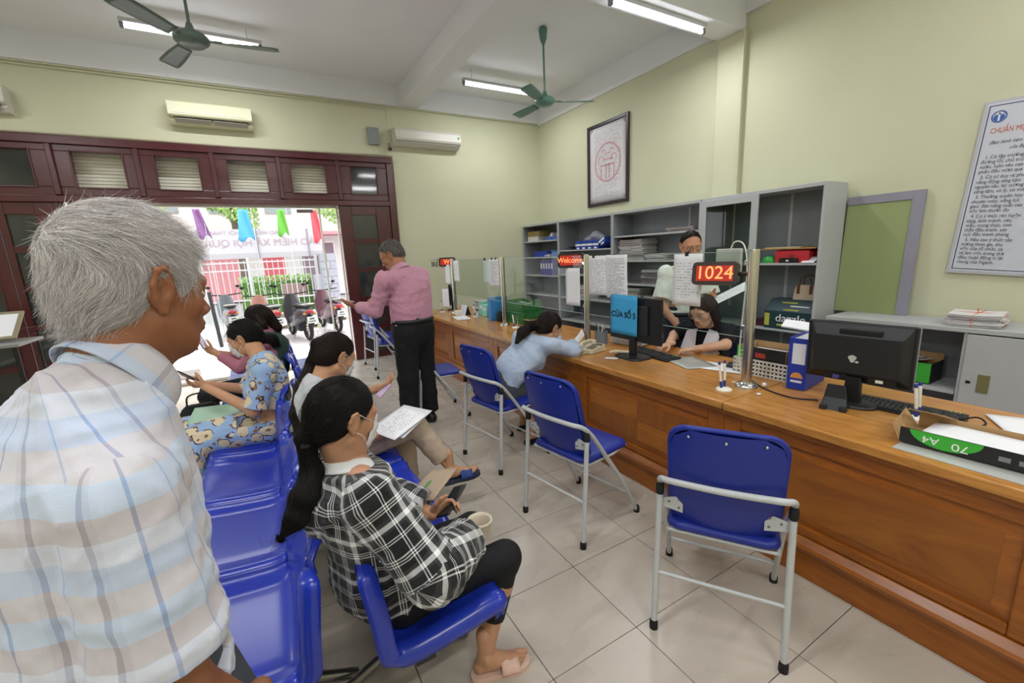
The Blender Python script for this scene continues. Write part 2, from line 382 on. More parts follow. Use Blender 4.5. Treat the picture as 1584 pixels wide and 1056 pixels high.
# ================================================================ the street outside
M_pave = mat('pale_pink_paving', '#c9bcc0', .8, noise=.05, nscale=3)
struct(MB().box((-14, YA+.25, -.30), (16, 15.4, -.03)), 'ground', M_pave)
struct(MB().box((-22, 15.4, -.30), (24, 26, -.06)), 'street', mat('street_asphalt', '#a7a4a6', .9, noise=.04))
o = MB().box((-3.0, 8.15, -.03), (-1.02, 9.55, .11)).build('stone_step', mat('pale_stone', '#d9d7d4', .7), bevel=.01); tag(o, 'pale stone step on the pavement outside the open door', 'step')
M_fence = mat('white_fence_paint', '#c9c6cc', .5)
FY = 13.6
f_ = thing('metal_fence', 'white metal bar fence along the pavement outside', 'fence', (0, FY, -.03))
for z in (.15, .75, 1.55, 1.75): MB().box((-3.6, -.02, z), (1.45, .02, z+.035)).build('rail', M_fence, f_)
bm_ = MB().box((-.009, -.009, .05), (.009, .009, 1.82)).mesh('bar', M_fence)
for k in range(38):
    b_ = bpy.data.objects.new('bar', bm_); COL.objects.link(b_); b_.parent = f_; b_.location = (-3.5 + k*.132, 0, 0)
for x in (-3.6, -1.9, -.25, 1.42): MB().box((x-.03, -.03, 0), (x+.03, .03, 1.9)).build('post', M_fence, f_)
M_pill = mat('grey_stone_cladding', '#9fa1ac', .8, noise=.12, nscale=12)
pl_ = thing('stone_pillar', 'grey stone clad gate pillar beside the motorbikes', 'pillar', (1.72, FY, -.03))
MB().box((-.2, -.2, 0), (.2, .2, 1.92)).build('core', M_pill, pl_)
for r_ in range(9):
    for c_ in range(2):
        w0 = -.215 + c_*.215 + (.04 if r_ % 2 else -.03) * (c_ == 1); w1 = (.0 + (.04 if r_ % 2 else -.03)) if c_ == 0 else .215
        MB().box((w0+.004, -.225 - random.uniform(0,.012), r_*.213+.004), (w1-.004, -.195, r_*.213+.207)).build('stone', M_pill, pl_)
# banner sign facing the street (seen from behind, so its writing is mirrored)
sg = thing('banner_sign', 'long pale sign above the fence seen from behind with mirrored writing', 'sign', (-.7, FY+.1, 1.98))
MB().box((-2.5, 0, 0), (2.35, .04, .62)).build('board', mat('pale_sign_back', '#c6bfc8', .6), sg)
MB().box((-2.5, -.01, -.14), (2.35, .03, 0)).build('lower_board', mat('grey_sign_band', '#b5afb8', .6), sg)
for x in (-2.1, -.55, .75, 2.0): MB().box((x-.015, -.03, -.15), (x+.015, 0, .62)).build('strut', mat('sign_strut', '#8f8a94', .5), sg)
M_mtext = mat('faded_red_lettering', '#b39aa6', .6)
text_obj('lettering', 'BẢO HIỂM XÃ HỘI QUẬN HOÀN KIẾM', .255, M_mtext, sg, frame4((.1, -.012, .26), (1,0,0), (0,-1,0)), flip=True)
text_obj('lettering', 'BẢO HIỂM XÃ HỘI THÀNH PHỐ', .15, M_mtext, sg, frame4((.3, -.012, .52), (1,0,0), (0,-1,0)), flip=True)
# flags
def flag(x, z0, z1, col, nm, w=.3, slant=0):
    fl = thing('festival_flag', 'hanging %s flag above the street sign' % nm, 'flag', (x, FY-.9, 0))
    m = mat('flag_' + nm.replace(' ', '_'), col, .7)
    def fn(u, v):
        ww = w*(.55+.45*(1-v)); xx = (u-.5)*ww + slant*(1-v); return (xx, .03*math.sin(u*9+v*3), z0 + (z1-z0)*v - (.06*math.sin(u*7) if v < .01 else 0))
    MB().grid(fn, 10, 10).build('cloth', m, fl, solid=.004)
    MB().tube([(w*.5, 0, -.03), (w*.5, 0, z1+.05)], .008, 6).build('pole', M_fence, fl)
flag(-.16, 2.28, 3.0, '#55a9d6', 'sky blue', .36)
flag(-1.10, 2.35, 3.0, '#8a5c94', 'purple', .26, .1)
flag(.66, 2.38, 3.0, '#6cb244', 'bright green', .26)
flag(1.42, 2.20, 3.0, '#dd5566', 'red', .26, .06)
# hedge, planters and the building across
M_leaf = mat('hedge_leaf', '#8fae6a', .6, noise=.3, nscale=9); M_leaf2 = mat('tree_leaf', '#a6c274', .6, noise=.35, nscale=3)
def leafmass(name, lo, hi, n, size, m, parent=None, ball=False):
    rr = np.random.rand(n, 3); c = (np.array(lo)+np.array(hi))/2; d = (np.array(hi)-np.array(lo))/2
    p = rr*2-1
    if ball:
        p /= np.maximum(np.linalg.norm(p, axis=1)[:, None], 1e-6); p *= (np.random.rand(n, 1)**.35) * (1 + .25*np.sin(p[:, :1]*5+p[:, 2:]*7))
    p = p*d + c; a = np.random.randn(n, 3); a /= np.linalg.norm(a, axis=1)[:, None]; b = np.cross(a, np.random.randn(n, 3)); b /= np.linalg.norm(b, axis=1)[:, None]
    a *= size; b *= size*.5; vs = np.stack([p-a, p+b, p+a, p-b], 1).reshape(-1, 3)
    me = bpy.data.meshes.new(name); me.from_pydata(vs.tolist(), [], [(4*i, 4*i+1, 4*i+2, 4*i+3) for i in range(n)]); me.materials.append(m)
    o = bpy.data.objects.new(name, me); COL.objects.link(o)
    if parent: o.parent = parent
    return o
hg = thing('clipped_hedge', 'clipped green hedge across the street', 'hedge', (0, 16.2, 0)); 
o = leafmass('foliage', (-.6, -.25, .55), (1.45, .25, 1.30), 2200, .05, M_leaf, hg); o['kind'] = 'stuff'
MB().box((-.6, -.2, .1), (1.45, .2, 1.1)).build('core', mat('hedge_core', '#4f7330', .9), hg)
o = MB().box((.55, 15.75, .6), (1.25, 15.9, 1.02)).build('planter_box', mat('brown_planter', '#8a6f6c', .7), bevel=.02); tag(o, 'brown planter box in front of the hedge', 'planter')
o = MB().box((1.5, 15.6, -.06), (2.1, 15.95, 1.25)).build('street_cabinet', mat('grey_cabinet', '#9a98a2', .5), bevel=.01); tag(o, 'grey metal street cabinet beside the planter box', 'cabinet')
bd = thing('street_building', 'pale building with red doors across the street', 'building', (0, 24, 0))
MB().box((-12, 0, 0), (14, 1, 9)).build('wall', mat('pale_facade', '#d8cfd0', .8, noise=.04), bd)
for k, (x, w_, c) in enumerate(((-4.4, 1.2, '#b98d96'), (-2.2, 1.4, '#d98f98'), (0.2, .9, '#d05c68'), (1.9, 1.5, '#85707c'), (4.0, 1.6, '#6b6470'), (6.5, 1.2, '#b5848c'))):
    fr_ = MB().box((x-.06, -.06, 0), (x+w_+.06, 0, 2.7)).build('door_surround', mat('pale_trim', '#e8e2e2', .6), bd)
    MB().box((x, -.09, 0), (x+w_, -.06, 2.6)).build('shutter', mat('shutter_%d' % k, c, .6), fr_)
for k in range(7): MB().box((-6+k*2.2, -.05, 4.0), (-4.9+k*2.2, 0, 5.6)).build('window', mat('far_window', '#8f979c', .3), bd)
MB().box((-6, -1.2, 2.95), (10, 0, 3.1)).build('awning', mat('red_awning', '#c98a90', .7), bd)
for i, (x, y, z, r_, lb) in enumerate(((-4.6, 18.5, 4.6, 2.0, 'leafy street tree behind the purple flag'), (-.6, 19.5, 4.9, 1.6, 'leafy street tree behind the blue flag'), (3.9, 17.6, 4.0, 1.7, 'leafy street tree at the right edge of the doorway'))):
    tr = thing('street_tree', lb, 'tree', (x, y, -.06))
    MB().tube([(0,0,0), (.1,.05,1.6), (.0,0,z-.8)], [.16, .13, .09], 10).build('trunk', mat('bark', '#6a5a50', .9, noise=.2), tr)
    o = leafmass('crown', (-r_, -r_, z-r_*1.05), (r_, r_, z+r_), 9000, .085, M_leaf2, tr, ball=True); o['kind'] = 'stuff'

# ================================================================ long service counter
CX0, CX1, CZ = 2.10, 3.02, .80
CY0, CY1 = -1.3, 6.75
ct = thing('service_counter', 'long brown wooden service counter with framed veneer panels along the front', 'counter', (2.1, 2.7, 0))
for a, b in ((CY0, 1.388), (1.392, 4.2), (4.204, CY1)):
    MB().box((CX0, a, CZ-.045), (CX1, b, CZ)).build('counter_top', M_woodtop, ct, bevel=.008, world=True)
m = MB(); m.box((CX0+.02, CY0, CZ-.075), (CX0+.06, CY1, CZ-.045)); m.build('top_moulding', M_woodrail, ct, bevel=.008, world=True)
m = MB(); m.box((CX0+.06, CY0, 0), (CX0+.09, CY1, CZ-.045)); m.box((CX1-.05, CY0, 0), (CX1-.03, 2.0, CZ-.045)); m.box((CX0+.06, CY1-.03, 0), (CX1-.05, CY1, CZ-.045)); m.build('carcass', M_woodrail, ct, world=True)
m = MB(); m.box((CX0+.035, CY0, 0), (CX0+.06, CY1, .15)); m.build('plinth', M_woodrail, ct, bevel=.004, world=True)
m = MB(); m.ring([[(CX0+.06, y, .15), (CX0+.012, y, .155), (CX0+.004, y, .175), (CX0+.012, y, .19), (CX0+.04, y, .215), (CX0+.06, y, .222)] for y in (CY0, CY1)], smooth=False); m.build('base_rail', M_woodrail, ct, world=True)
bounds = [-1.2, .17, 1.40, 2.70, 4.20, 5.50, 6.70]
for k in range(6):
    a, b = bounds[k], bounds[k+1]; pa, pb = a+.10, b-.10; z0, z1 = .27, .66; xf = CX0+.04
    m = MB(); m.box((xf, a, .222), (CX0+.062, pa, CZ-.075)).box((xf, pb, .222), (CX0+.062, b, CZ-.075)).box((xf, pa, z1), (CX0+.062, pb, CZ-.075)).box((xf, pa, .222), (CX0+.062, pb, z0))
    fr_ = m.build('panel_frame', M_woodrail, ct, bevel=.006, world=True)
    q = .05; x1, x2 = CX0+.055, CX0+.046
    m = MB(); A = [(x1, pa, z0), (x1, pb, z0), (x1, pb, z1), (x1, pa, z1)]; B = [(x2, pa+q, z0+q), (x2, pb-q, z0+q), (x2, pb-q, z1-q), (x2, pa+q, z1-q)]
    m.add(A+B, [(0,4,5,1),(1,5,6,2),(2,6,7,3),(3,7,4,0)][0:4]); m.build('panel_bevel', M_woodrail, fr_, world=True)
    ym, zm = (pa+pb)/2, (z0+z1)/2
    if k == 1:
        MB().box((x2-.002, pa+q, z0+q), (x1+.01, pb-q, z1-q)).build('veneer_panel', M_woodpan, fr_, world=True)
    else:
        n = 0
        for (ya, yb) in ((pa+q, ym), (ym, pb-q)):
            for (za, zb) in ((z0+q, zm), (zm, z1-q)):
                MB().box((x2-.002, ya+.0007, za+.0007), (x1+.01, yb-.0007, zb-.0007)).build('veneer_panel', M_veneer[(n + n//2) % 2], fr_, world=True); n += 1

# ================================================================ posts, glass, LED signs, notices
PX_ = 2.50
posts = [(2.445, 1.469, .036), (2.52, 3.03, .036), (2.50, 4.555, .034), (2.52, 6.15, .034)]
plab = ['stainless steel post beside the blue binder, nearest of the counter posts', 'stainless steel post between the white notices and the desk phone', 'stainless steel post beside the green baskets', 'stainless steel post at the far end of the counter by the calendar']
for (x, y, r_), lb in zip(posts, plab):
    p = thing('steel_post', lb, 'post', (x, y, CZ), group='counter posts')
    MB().lathe([(r_*.8, 0), (r_*.8, .80), (r_*.72, .815)], 24).build('pole', M_steel, p)
    MB().lathe([(r_*1.75, 0), (r_*1.75, .012), (r_*1.5, .022), (r_*1.1, .03), (r_*.8, .034)], 24).build('base_flange', M_chrome, p)
    for z in (.36, .74): MB().cbox((0.0, r_*.8+.005, z), (.03, .03, .03)).build('glass_clamp', M_chrome, p, bevel=.004)
for (a, b), lb in zip(((1.52, 2.985), (3.075, 4.51), (4.60, 6.11)), ('clear glass screen panel between the 1024 sign and the next post', 'clear glass screen panel between the welcome sign and green baskets', 'clear glass screen panel at the far end of the counter')):
    g = thing('glass_screen', lb, 'screen', (PX_, (a+b)/2, 1.09)); MB().add([(0, -(b-a)/2, 0), (0, (b-a)/2, 0), (0, (b-a)/2, .51), (0, -(b-a)/2, .51)], [(0,1,2,3)]).build('pane', M_screen, g)
    MB().box((-.003, -(b-a)/2, -.003), (.003, (b-a)/2, 0)).box((-.003, -(b-a)/2, .51), (.003, (b-a)/2, .513)).build('pane_edge', mat('pale_glass_edge', '#9fb0a6', .2), g)
M_ledb = mat('dark_red_led_face', '#7a1410', .3, emit=.5, ecol='#d8382a'); M_led = mat('lit_led', '#ff9a50', .4, emit=1.3, ecol='#ff9058'); M_ledc = mat('dark_red_housing', '#2c1318', .25, coat=.5)
def led(loc, nrm, w_, h_, txt, lb, ts, post):
    p = thing('led_sign', lb, 'sign', loc, group='counter number signs'); T = frame4((0,0,0), Vector((0,0,1)).cross(Vector(nrm)), nrm)
    r_ = h_*.2; poly = [(sx*(w_/2-r_)+r_*math.cos(a), sy*(h_/2-r_)+r_*math.sin(a)) for sx, sy, a0 in ((1,1,0),(-1,1,PI/2),(-1,-1,PI),(1,-1,PI*1.5)) for a in [a0+k*PI/8 for k in range(5)]]
    # slanted right end: shear
    m = MB().prism(poly, -.035, .008, T=T); m.build('housing', M_ledc, p, bevel=.006)
    MB().box((-w_*.40, -h_*.33, .008), (w_*.40, h_*.33, .011), T=T).build('display', M_ledb, p)
    text_obj('lettering', txt, ts, M_led, p, T @ Matrix.Translation((0, 0, .0125)), sx=1.0)
    q = Vector(post) - Vector(loc); MB().tube([tuple(Vector(nrm)*-.035 + Vector((0,0,1)).cross(Vector(nrm))*w_*.42), (q.x, q.y, 0)], .012, 8).build('bracket', M_black, p)
    return p
led((2.44, 1.71, 1.475), (-.93, -.30, .15), .27, .142, '1024', 'dark red LED sign showing 1024 on the nearest steel post', .112, (2.445, 1.469, 0))
led((2.50, 3.235, 1.565), (-.93, -.36, .08), .27, .135, 'Welcome', 'dark red LED sign showing a welcome word above the small notice', .068, (2.52, 3.03, 0))
led((2.50, 6.31, 1.57), (-.75, -.65, .05), .26, .135, 'W', 'small dark LED sign glowing orange on the farthest post', .10, (2.52, 6.15, 0))
def sheet(name, label, cat, o, x, n, w_, h_, m, curl=.0, group=None, parent=None, sag=0, thick=.0008, both=False):
    """a flat sheet with its own UVs. o centre, x direction of width, n normal"""
    T = frame4((0,0,0), x, n)
    b = MB().grid(lambda u, v: ((u-.5)*w_, (v-.5)*h_, curl*((1-v)**2) + sag*math.sin(u*PI)), 6, 8, T=T)
    ob = b.build(name, m, solid=thick); ob.location = o
    if parent: ob.parent = parent
    me = ob.data; uv = me.uv_layers.new(name='UVMap')
    nu, nv = 7, 9
    for l in me.loops: i = l.vertex_index; uv.data[l.index].uv = ((i % nu)/6, (i//nu)/8)
    if label: tag(ob, label, cat, group)
    return ob
NX, NN = (0, -1, 0), (-1, 0, 0)
P_txt = printed('printed_notice'); P_txt2 = printed('printed_list', rows=34, dens=.5); P_form = printed('printed_form', rows=18, dens=.45, top=.15); P_few = printed('printed_heading', rows=12, dens=.4, top=.62)
sheet('paper_notice', 'white printed notice hanging beside the 1024 sign', 'paper', (2.485, 1.945, 1.425), NX, NN, .225, .345, P_form, .006)
sheet('paper_notice', 'two-column white notice hanging right of the welcome post', 'paper', (2.482, 2.62, 1.43), NX, NN, .24, .35, P_txt, -.012)
sheet('paper_notice', 'white notice clipped beside the steel post, left of the two-column notice', 'paper', (2.488, 2.845, 1.435), NX, NN, .24, .33, P_txt2, -.006)
sheet('paper_notice', 'narrow white notice taped under the welcome sign', 'paper', (2.485, 3.19, 1.325), NX, NN, .21, .345, P_few, .0)
sheet('paper_notice', 'white printed notice clipped left of the green baskets post', 'paper', (2.485, 4.74, 1.43), NX, NN, .25, .33, P_txt, .0)
sheet('paper_notice', 'pale notice behind the clipped one left of the green baskets', 'paper', (2.515, 4.97, 1.43), NX, NN, .25, .30, P_few, .0)
sheet('paper_notice', 'narrow notice hanging under the farthest LED sign', 'paper', (2.485, 6.28, 1.38), NX, NN, .20, .30, P_few, .0)
sheet('paper_notice', 'blue edged notice just right of the farthest post', 'paper', (2.485, 5.93, 1.44), NX, NN, .19, .30, P_form, .0)
for k, y in enumerate((1.955, 2.66, 2.90, 4.70, 4.80, 5.0)):
    c = MB().prism([(-.016, 0), (.016, 0), (.011, .028), (-.011, .028)], -.008, .008, T=frame4((0,0,0), NX, NN)).tube([(0,-.01,.02), (0,-.012,.05), (0,0,.055)], .0012, 6)
    o = c.build('binder_clip', M_black); o.location = (2.492, y, 1.583)
    tag(o, 'small black binder clip holding the notice %s' % ('beside the 1024 sign', 'with two columns', 'beside the welcome post', 'left of the baskets post, nearer clip', 'left of the baskets post, middle clip', 'left of the baskets post, farther clip')[k], 'clip', 'notice clips')
o = MB().cbox((0,0,0), (.03, .17, .15)).build('junction_box', mat('pale_grey_box', '#b5b7b0', .5), bevel=.006); o.location = (2.62, 1.74, 1.545); tag(o, 'pale grey box behind the 1024 sign on the glass', 'box')
o = MB().tube(spline([(2.56, 1.70, 1.60), (2.55, 1.66, 1.66), (2.55, 1.60, 1.64), (2.53, 1.56, 1.50), (2.50, 1.55, 1.2), (2.49, 1.55, .95), (2.50, 1.53, .81), (2.45, 1.56, .806)], 6), .004, 6).build('white_cord', M_white); tag(o, 'white cord hanging down beside the nearest steel post', 'cord')

# ================================================================ grey steel cabinets along the right wall
KX = 4.62; KH = 2.175
def cabinet(y0, y1, lb, shelves, div=None, h=KH, name='steel_cabinet', side_open=False):
    c = thing(name, lb, 'cabinet', ((KX+XB)/2, (y0+y1)/2, 0)); t = .022; xb = XB-.065 if y1 > 3.28 and y0 < 3.65 else XB-.02
    m = MB(); m.box((KX, y0, 0), (xb, y0+t, h)).box((KX, y1-t, 0), (xb, y1, h)).box((KX, y0+t, h-.035), (xb, y1-t, h)).box((KX, y0+t, 0), (xb, y1-t, .06))
    m.build('body', M_greym, c, bevel=.002, world=True)
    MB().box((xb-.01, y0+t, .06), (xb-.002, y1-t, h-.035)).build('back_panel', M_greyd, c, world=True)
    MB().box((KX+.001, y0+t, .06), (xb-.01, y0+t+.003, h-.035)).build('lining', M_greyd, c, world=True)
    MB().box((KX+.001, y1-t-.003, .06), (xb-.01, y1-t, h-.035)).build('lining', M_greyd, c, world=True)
    for z in shelves: MB().box((KX+.01, y0+t+.003, z-.022), (xb-.012, y1-t-.003, z)).build('shelf', M_greym, c, bevel=.002, world=True)
    if div: MB().box((xb-.016, div, .06), (xb-.010, div+.03, h-.035)).build('seam_strip', M_greym, c, world=True)
    return c
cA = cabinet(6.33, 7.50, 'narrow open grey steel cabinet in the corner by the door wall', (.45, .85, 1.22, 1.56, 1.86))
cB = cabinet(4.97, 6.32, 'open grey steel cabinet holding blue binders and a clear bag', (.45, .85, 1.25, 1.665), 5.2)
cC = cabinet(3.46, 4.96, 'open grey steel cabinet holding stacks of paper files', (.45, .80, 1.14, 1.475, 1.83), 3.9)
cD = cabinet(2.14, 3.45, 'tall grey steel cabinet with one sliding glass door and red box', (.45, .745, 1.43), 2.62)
# sliding glass door on the left half of the last cabinet
g = MB(); w_ = .075; ya, yb, z0, z1 = 2.76, 3.45, .06, KH-.03; T = None
g.box((KX-.02, ya, z0), (KX-.001, ya+w_, z1)).box((KX-.02, yb-w_, z0), (KX-.001, yb, z1)).box((KX-.02, ya+w_, z1-.07), (KX-.001, yb-w_, z1)).box((KX-.02, ya+w_, z0), (KX-.001, yb-w_, z0+.5))
d_ = g.build('sliding_door', M_greym, cD, bevel=.002, world=True)
MB().add([(KX-.01, ya+w_, z0+.5), (KX-.01, yb-w_, z0+.5), (KX-.01, yb-w_, z1-.07), (KX-.01, ya+w_, z1-.07)], [(0,1,2,3)]).build('pane', glassmat('cabinet_glass', '#cfdad2', .8), d_, world=True)
# low cabinet at the right with its open bay
c = thing('low_steel_cabinet', 'low grey steel cabinet with one open bay beside a hinged door', 'cabinet', (4.82, .6, 0))
m = MB(); m.box((4.58, -.9, .905), (XB-.02, 2.02, .94)); m.build('top', M_greym, c, bevel=.003, world=True)
m = MB(); m.box((4.60, 1.99, 0), (XB-.02, 2.01, .905)).box((4.60, 1.06, 0), (XB-.02, 1.08, .905)).box((XB-.04, -.9, 0), (XB-.025, 2.0, .905)).box((4.6, -.9, 0), (XB-.03, 2.0, .05)); m.build('body', M_greym, c, world=True)
MB().box((XB-.045, 1.08, .05), (XB-.041, 1.99, .905)).build('back_panel', M_greyd, c, world=True)
d_ = MB().box((4.575, .30, .05), (4.597, 1.055, .895)).build('door', M_greym, c, bevel=.003, world=True)
MB().box((4.572, .90, .46), (4.576, .965, .60)).build('handle_recess', mat('olive_recess', '#77744e', .4), d_, world=True)
MB().box((4.57, 1.0, .52), (4.575, 1.025, .54)).build('lock', M_black, d_, world=True)
MB().box((4.575, -.5, .05), (4.597, .285, .895)).build('door', M_greym, c, bevel=.003, world=True)
# framed sliding glass leaf leaning on the wall
gl = thing('spare_glass_door', 'grey framed green glass door leaning on the wall behind the low cabinet', 'door', (5.0, 1.9, .94))
m = MB(); w_ = .085
y0, y1, z0, z1 = 1.56, 2.135, .941, 2.035
T = Matrix.Translation((5.0, 0, .94)) @ Matrix.Rotation(math.radians(3.2), 4, 'Y') @ Matrix.Translation((-5.0, 0, -.94))
for lo, hi in (((4.985, y0, z0), (5.01, y0+w_, z1)), ((4.985, y0+w_, z1-.075), (5.01, y1, z1))): m.box(lo, hi, T=T)
m.build('frame', mat('mauve_grey_steel', '#8f8d9b', .5, noise=.03), gl, bevel=.002, world=True)
MB().box((4.995, y0+w_, z0), (4.999, y1, z1-.075), T=T).build('pane', mat('green_tinted_glass', '#93a06f', .12, spec=.6), gl, world=True)

# ---------------------------------------------------------------- wall things
# framed certificate
fr_ = thing('framed_certificate', 'tall dark framed white certificate with a pale red circular emblem', 'picture', (XB-.002, 5.56, 3.0))
T = frame4((0,0,0), (0,-1,0), (-1,0,0)); W_, H_ = .95, 1.28
m = MB(T); rw = .05
for lo, hi in (((-W_/2, -H_/2, 0), (-W_/2+rw, H_/2, .035)), ((W_/2-rw, -H_/2, 0), (W_/2, H_/2, .035)), ((-W_/2+rw, H_/2-rw, 0), (W_/2-rw, H_/2, .035)), ((-W_/2+rw, -H_/2, 0), (W_/2-rw, -H_/2+rw, .035))): m.box(lo, hi)
m.build('frame', mat('dark_frame_wood', '#33292b', .35), fr_, bevel=.006)
ps = sheet('certificate', None, None, (-.012, 0, 0), (0,-1,0), (-1,0,0), W_-2*rw+.01, H_-2*rw+.01, printed('certificate_print', '#dcd9de', '#a79da6', rows=44, margin=.14, dens=.5, top=.07), 0); ps.parent = fr_
M_pink = mat('pale_red_ink', '#cf9aa4', .7)
m = MB(T @ Matrix.Translation((0, .02, .0145)))
def arc(m, cx, cy, r0, r1, a0, a1, n=36, z=0, z1=.0006):
    for k in range(n):
        a, b = a0+(a1-a0)*k/n, a0+(a1-a0)*(k+1)/n
        m.add([(cx+r0*math.cos(a), cy+r0*math.sin(a), z1), (cx+r1*math.cos(a), cy+r1*math.sin(a), z1), (cx+r1*math.cos(b), cy+r1*math.sin(b), z1), (cx+r0*math.cos(b), cy+r0*math.sin(b), z1)], [(0,1,2,3)])
arc(m, 0, 0, .275, .30, 0, 2*PI)
for x in (-.16, -.04, .03, .14): m.box((x, -.24, 0), (x+.02, -.02, .0006))
m.box((-.14, -.05, 0), (.14, -.03, .0006)).box((-.11, .04, 0), (.11, .06, .0006)).box((-.07, .13, 0), (.07, .145, .0006))
for s_ in (-1, 1): arc(m, s_*.15, .05, .05, .065, 0, PI*1.2); arc(m, s_*.10, .16, .03, .045, 0, PI)
m.build('emblem', M_pink, fr_)
for sx in (-1, 1):
    for sy in (-1, 1): MB(T).add([(sx*.40, sy*.57, .014), (sx*.40-sx*.06, sy*.57, .014), (sx*.40, sy*.57-sy*.06, .014)], [(0,1,2)]).build('corner_ornament', mat('grey_ink', '#8d8790', .7), fr_)

# rules board
bd_ = thing('rules_board', 'large white board of office conduct rules in Vietnamese on the right wall', 'sign', (XB-.002, .985, 1.96)); bd_.rotation_euler = (math.radians(3.5), 0, 0)
T = frame4((0,0,0), (0,-1,0), (-1,0,0)); W_, H_ = .68, 1.31
m = MB(T).box((-W_/2, -H_/2, 0), (W_/2, H_/2, .025)); m.build('board', mat('board_grey_edge', '#b9bac2', .4), bd_, bevel=.003)
MB(T).box((-W_/2+.02, -H_/2+.02, .025), (W_/2-.02, H_/2-.02, .027)).build('face', mat('board_white', '#c9ccd8', .35), bd_)
m = MB(T)
a, b = W_/2-.03, H_/2-.035
for lo, hi in (((-a, -b, .0272), (-a+.006, b, .0278)), ((a-.006, -b, .0272), (a, b, .0278)), ((-a, b-.006, .0272), (a, b, .0278)), ((-a, -b, .0272), (a, -b+.006, .0278))): m.box(lo, hi)
M_navy = mat('navy_ink', '#2c3560', .6); M_orange = mat('orange_ink', '#cf6a3a', .6); M_inkg = mat('dark_ink', '#4a4b58', .6)
m.build('border_line', M_navy, bd_)
m = MB(T); xl = -a+.045; arc(m, xl+.02, b-.085, .036, .043, 0, 2*PI, 32, z1=.0280); m.build('emblem_ring', mat('blue_ink', '#39559a', .6), bd_)
m = MB(T); arc(m, xl+.02, b-.085, .0, .034, 0, 2*PI, 32, z1=.0280); m.build('emblem_disc', mat('blue_ink_2', '#3f65ad', .6), bd_)
m = MB(T); m.box((xl+.015, b-.115, .0282), (xl+.025, b-.06, .0286)).box((xl-.005, b-.07, .0282), (xl+.045, b-.06, .0286)); arc(m, xl+.02, b-.085, .028, .032, 0, PI, 16, z1=.0286); m.build('emblem_mark', mat('board_white_ink', '#e5e8f2', .5), bd_)
def bt(txt, x, y, s_, mt, shear=0, sx=1, sp=1): text_obj('lettering', txt, s_, mt, bd_, T @ Matrix.Translation((x, y, .0285)), align='LEFT', shear=shear, sx=sx, spacing=sp, extrude=.0003)
bt('CỘNG HÒA XÃ HỘI', -a+.20, b-.045, .034, M_inkg, .25)
bt('CHUẨN MỰC ĐẠO ĐỨC', -a+.035, b-.185, .056, M_orange, 0, .62, 1.0)
bt('(Ban hành kèm theo', -a+.045, b-.27, .034, M_inkg, .3, .85)
bt('của Bộ', -a+.16, b-.315, .034, M_inkg, .3, .85)
txt = ['  1. Có lập trường vững', 'đường lối, chủ trương', 'nước, luôn nêu cao', 'phấn đấu vượt qua', '  2. Có tư duy và phong', 'năng động sáng tạo', 'nguyên tắc, kỷ cương', 'công tâm, có lý, có tình', '  3. Thường xuyên học', 'chuyên môn, năng lực', 'giao, đạt năng suất cao', 'việc làm thước đo', '  4. Có ý thức rèn luyện', 'sáng, lành mạnh, nêu', 'mẫu, trung thực, tinh', 'thần đấu tranh, xây', 'cực đấu tranh phòng', '  5. Nêu cao ý thức tập', 'tượng tham gia, thụ', 'việc của tổ chức, cá', 'và làm việc trong thờ', 'đầu; hoạt động vì lợi', 'chung của Ngành.']
y_ = b-.375
for k, s_ in enumerate(txt):
    if s_.startswith('  ') and k: y_ -= .006
    bt(s_, -a+.025, y_, .036, M_inkg, 0, .82); y_ -= .0355
# nails beside the board
# ---------------------------------------------------------------- split air conditioners
M_ac1 = mat('cream_plastic', '#d3d2b0', .4); M_ac2 = mat('ivory_plastic', '#cfccc2', .4)
def aircon(name, lb, x0, x1, z0, z1, ma, kind):
    c = thing(name, lb, 'air conditioner', ((x0+x1)/2, YA, (z0+z1)/2), group='split air conditioners'); w_, h_ = x1-x0, z1-z0
    prof = [(0, h_/2), (-.15, h_/2-.005), (-.20, h_/2-.05), (-.215, -h_*.12), (-.20, -h_*.25), (-.16, -h_*.27)] if kind else [(0, h_/2), (-.13, h_/2-.004), (-.19, h_/2-.03), (-.21, -h_*.16), (-.195, -h_*.22), (-.15, -h_*.24)]
    low = [(-.14, -h_*.36), (-.10, -h_/2), (0, -h_/2)]
    pr = prof + low
    m = MB(); m.ring([[(x, y, z) for y, z in pr] for x in (-w_/2, w_/2)], smooth=False); m.build('casing', ma, c, bevel=.008)
    m = MB(); m.box((-w_/2+.05, -.165, -h_*.30), (w_/2-.05, -.13, -h_*.24)); m.build('air_slot', M_black, c)
    for k, (a, b) in enumerate(((-w_/2+.06, -.01), (.01, w_/2-.06)) if kind == 0 else ((-w_/2+.05, w_/2-.05),)):
        MB().add([(a, -.185, -h_*.30), (b, -.185, -h_*.30), (b, -.13, -h_*.44), (a, -.13, -h_*.44)], [(0,1,2,3)]).build('louvre', ma if kind else mat('grey_louvre', '#a8a69b', .4), c, solid=.008)
    MB().tube([(-w_/2+.04, -.207, -h_*.08), (w_/2-.06, -.207, -h_*.08)], .004, 6).build('trim_line', M_white, c)
    if kind: MB().box((w_/2-.06, -.214, .01), (w_/2-.03, -.211, .05)).build('energy_sticker', mat('green_sticker', '#3d9a78', .5), c)
    return c
aircon('air_conditioner', 'cream wall air conditioner above the open doorway', -.735, .20, 3.51, 3.80, M_ac1, 0)
aircon('air_conditioner', 'ivory wall air conditioner with a green sticker right of the door', 2.19, 3.33, 3.47, 3.74, M_ac2, 1)
aircon('air_conditioner', 'pale air conditioner cut off by the left edge of the photo', -3.15, -2.20, 3.48, 3.76, M_ac2, 0)
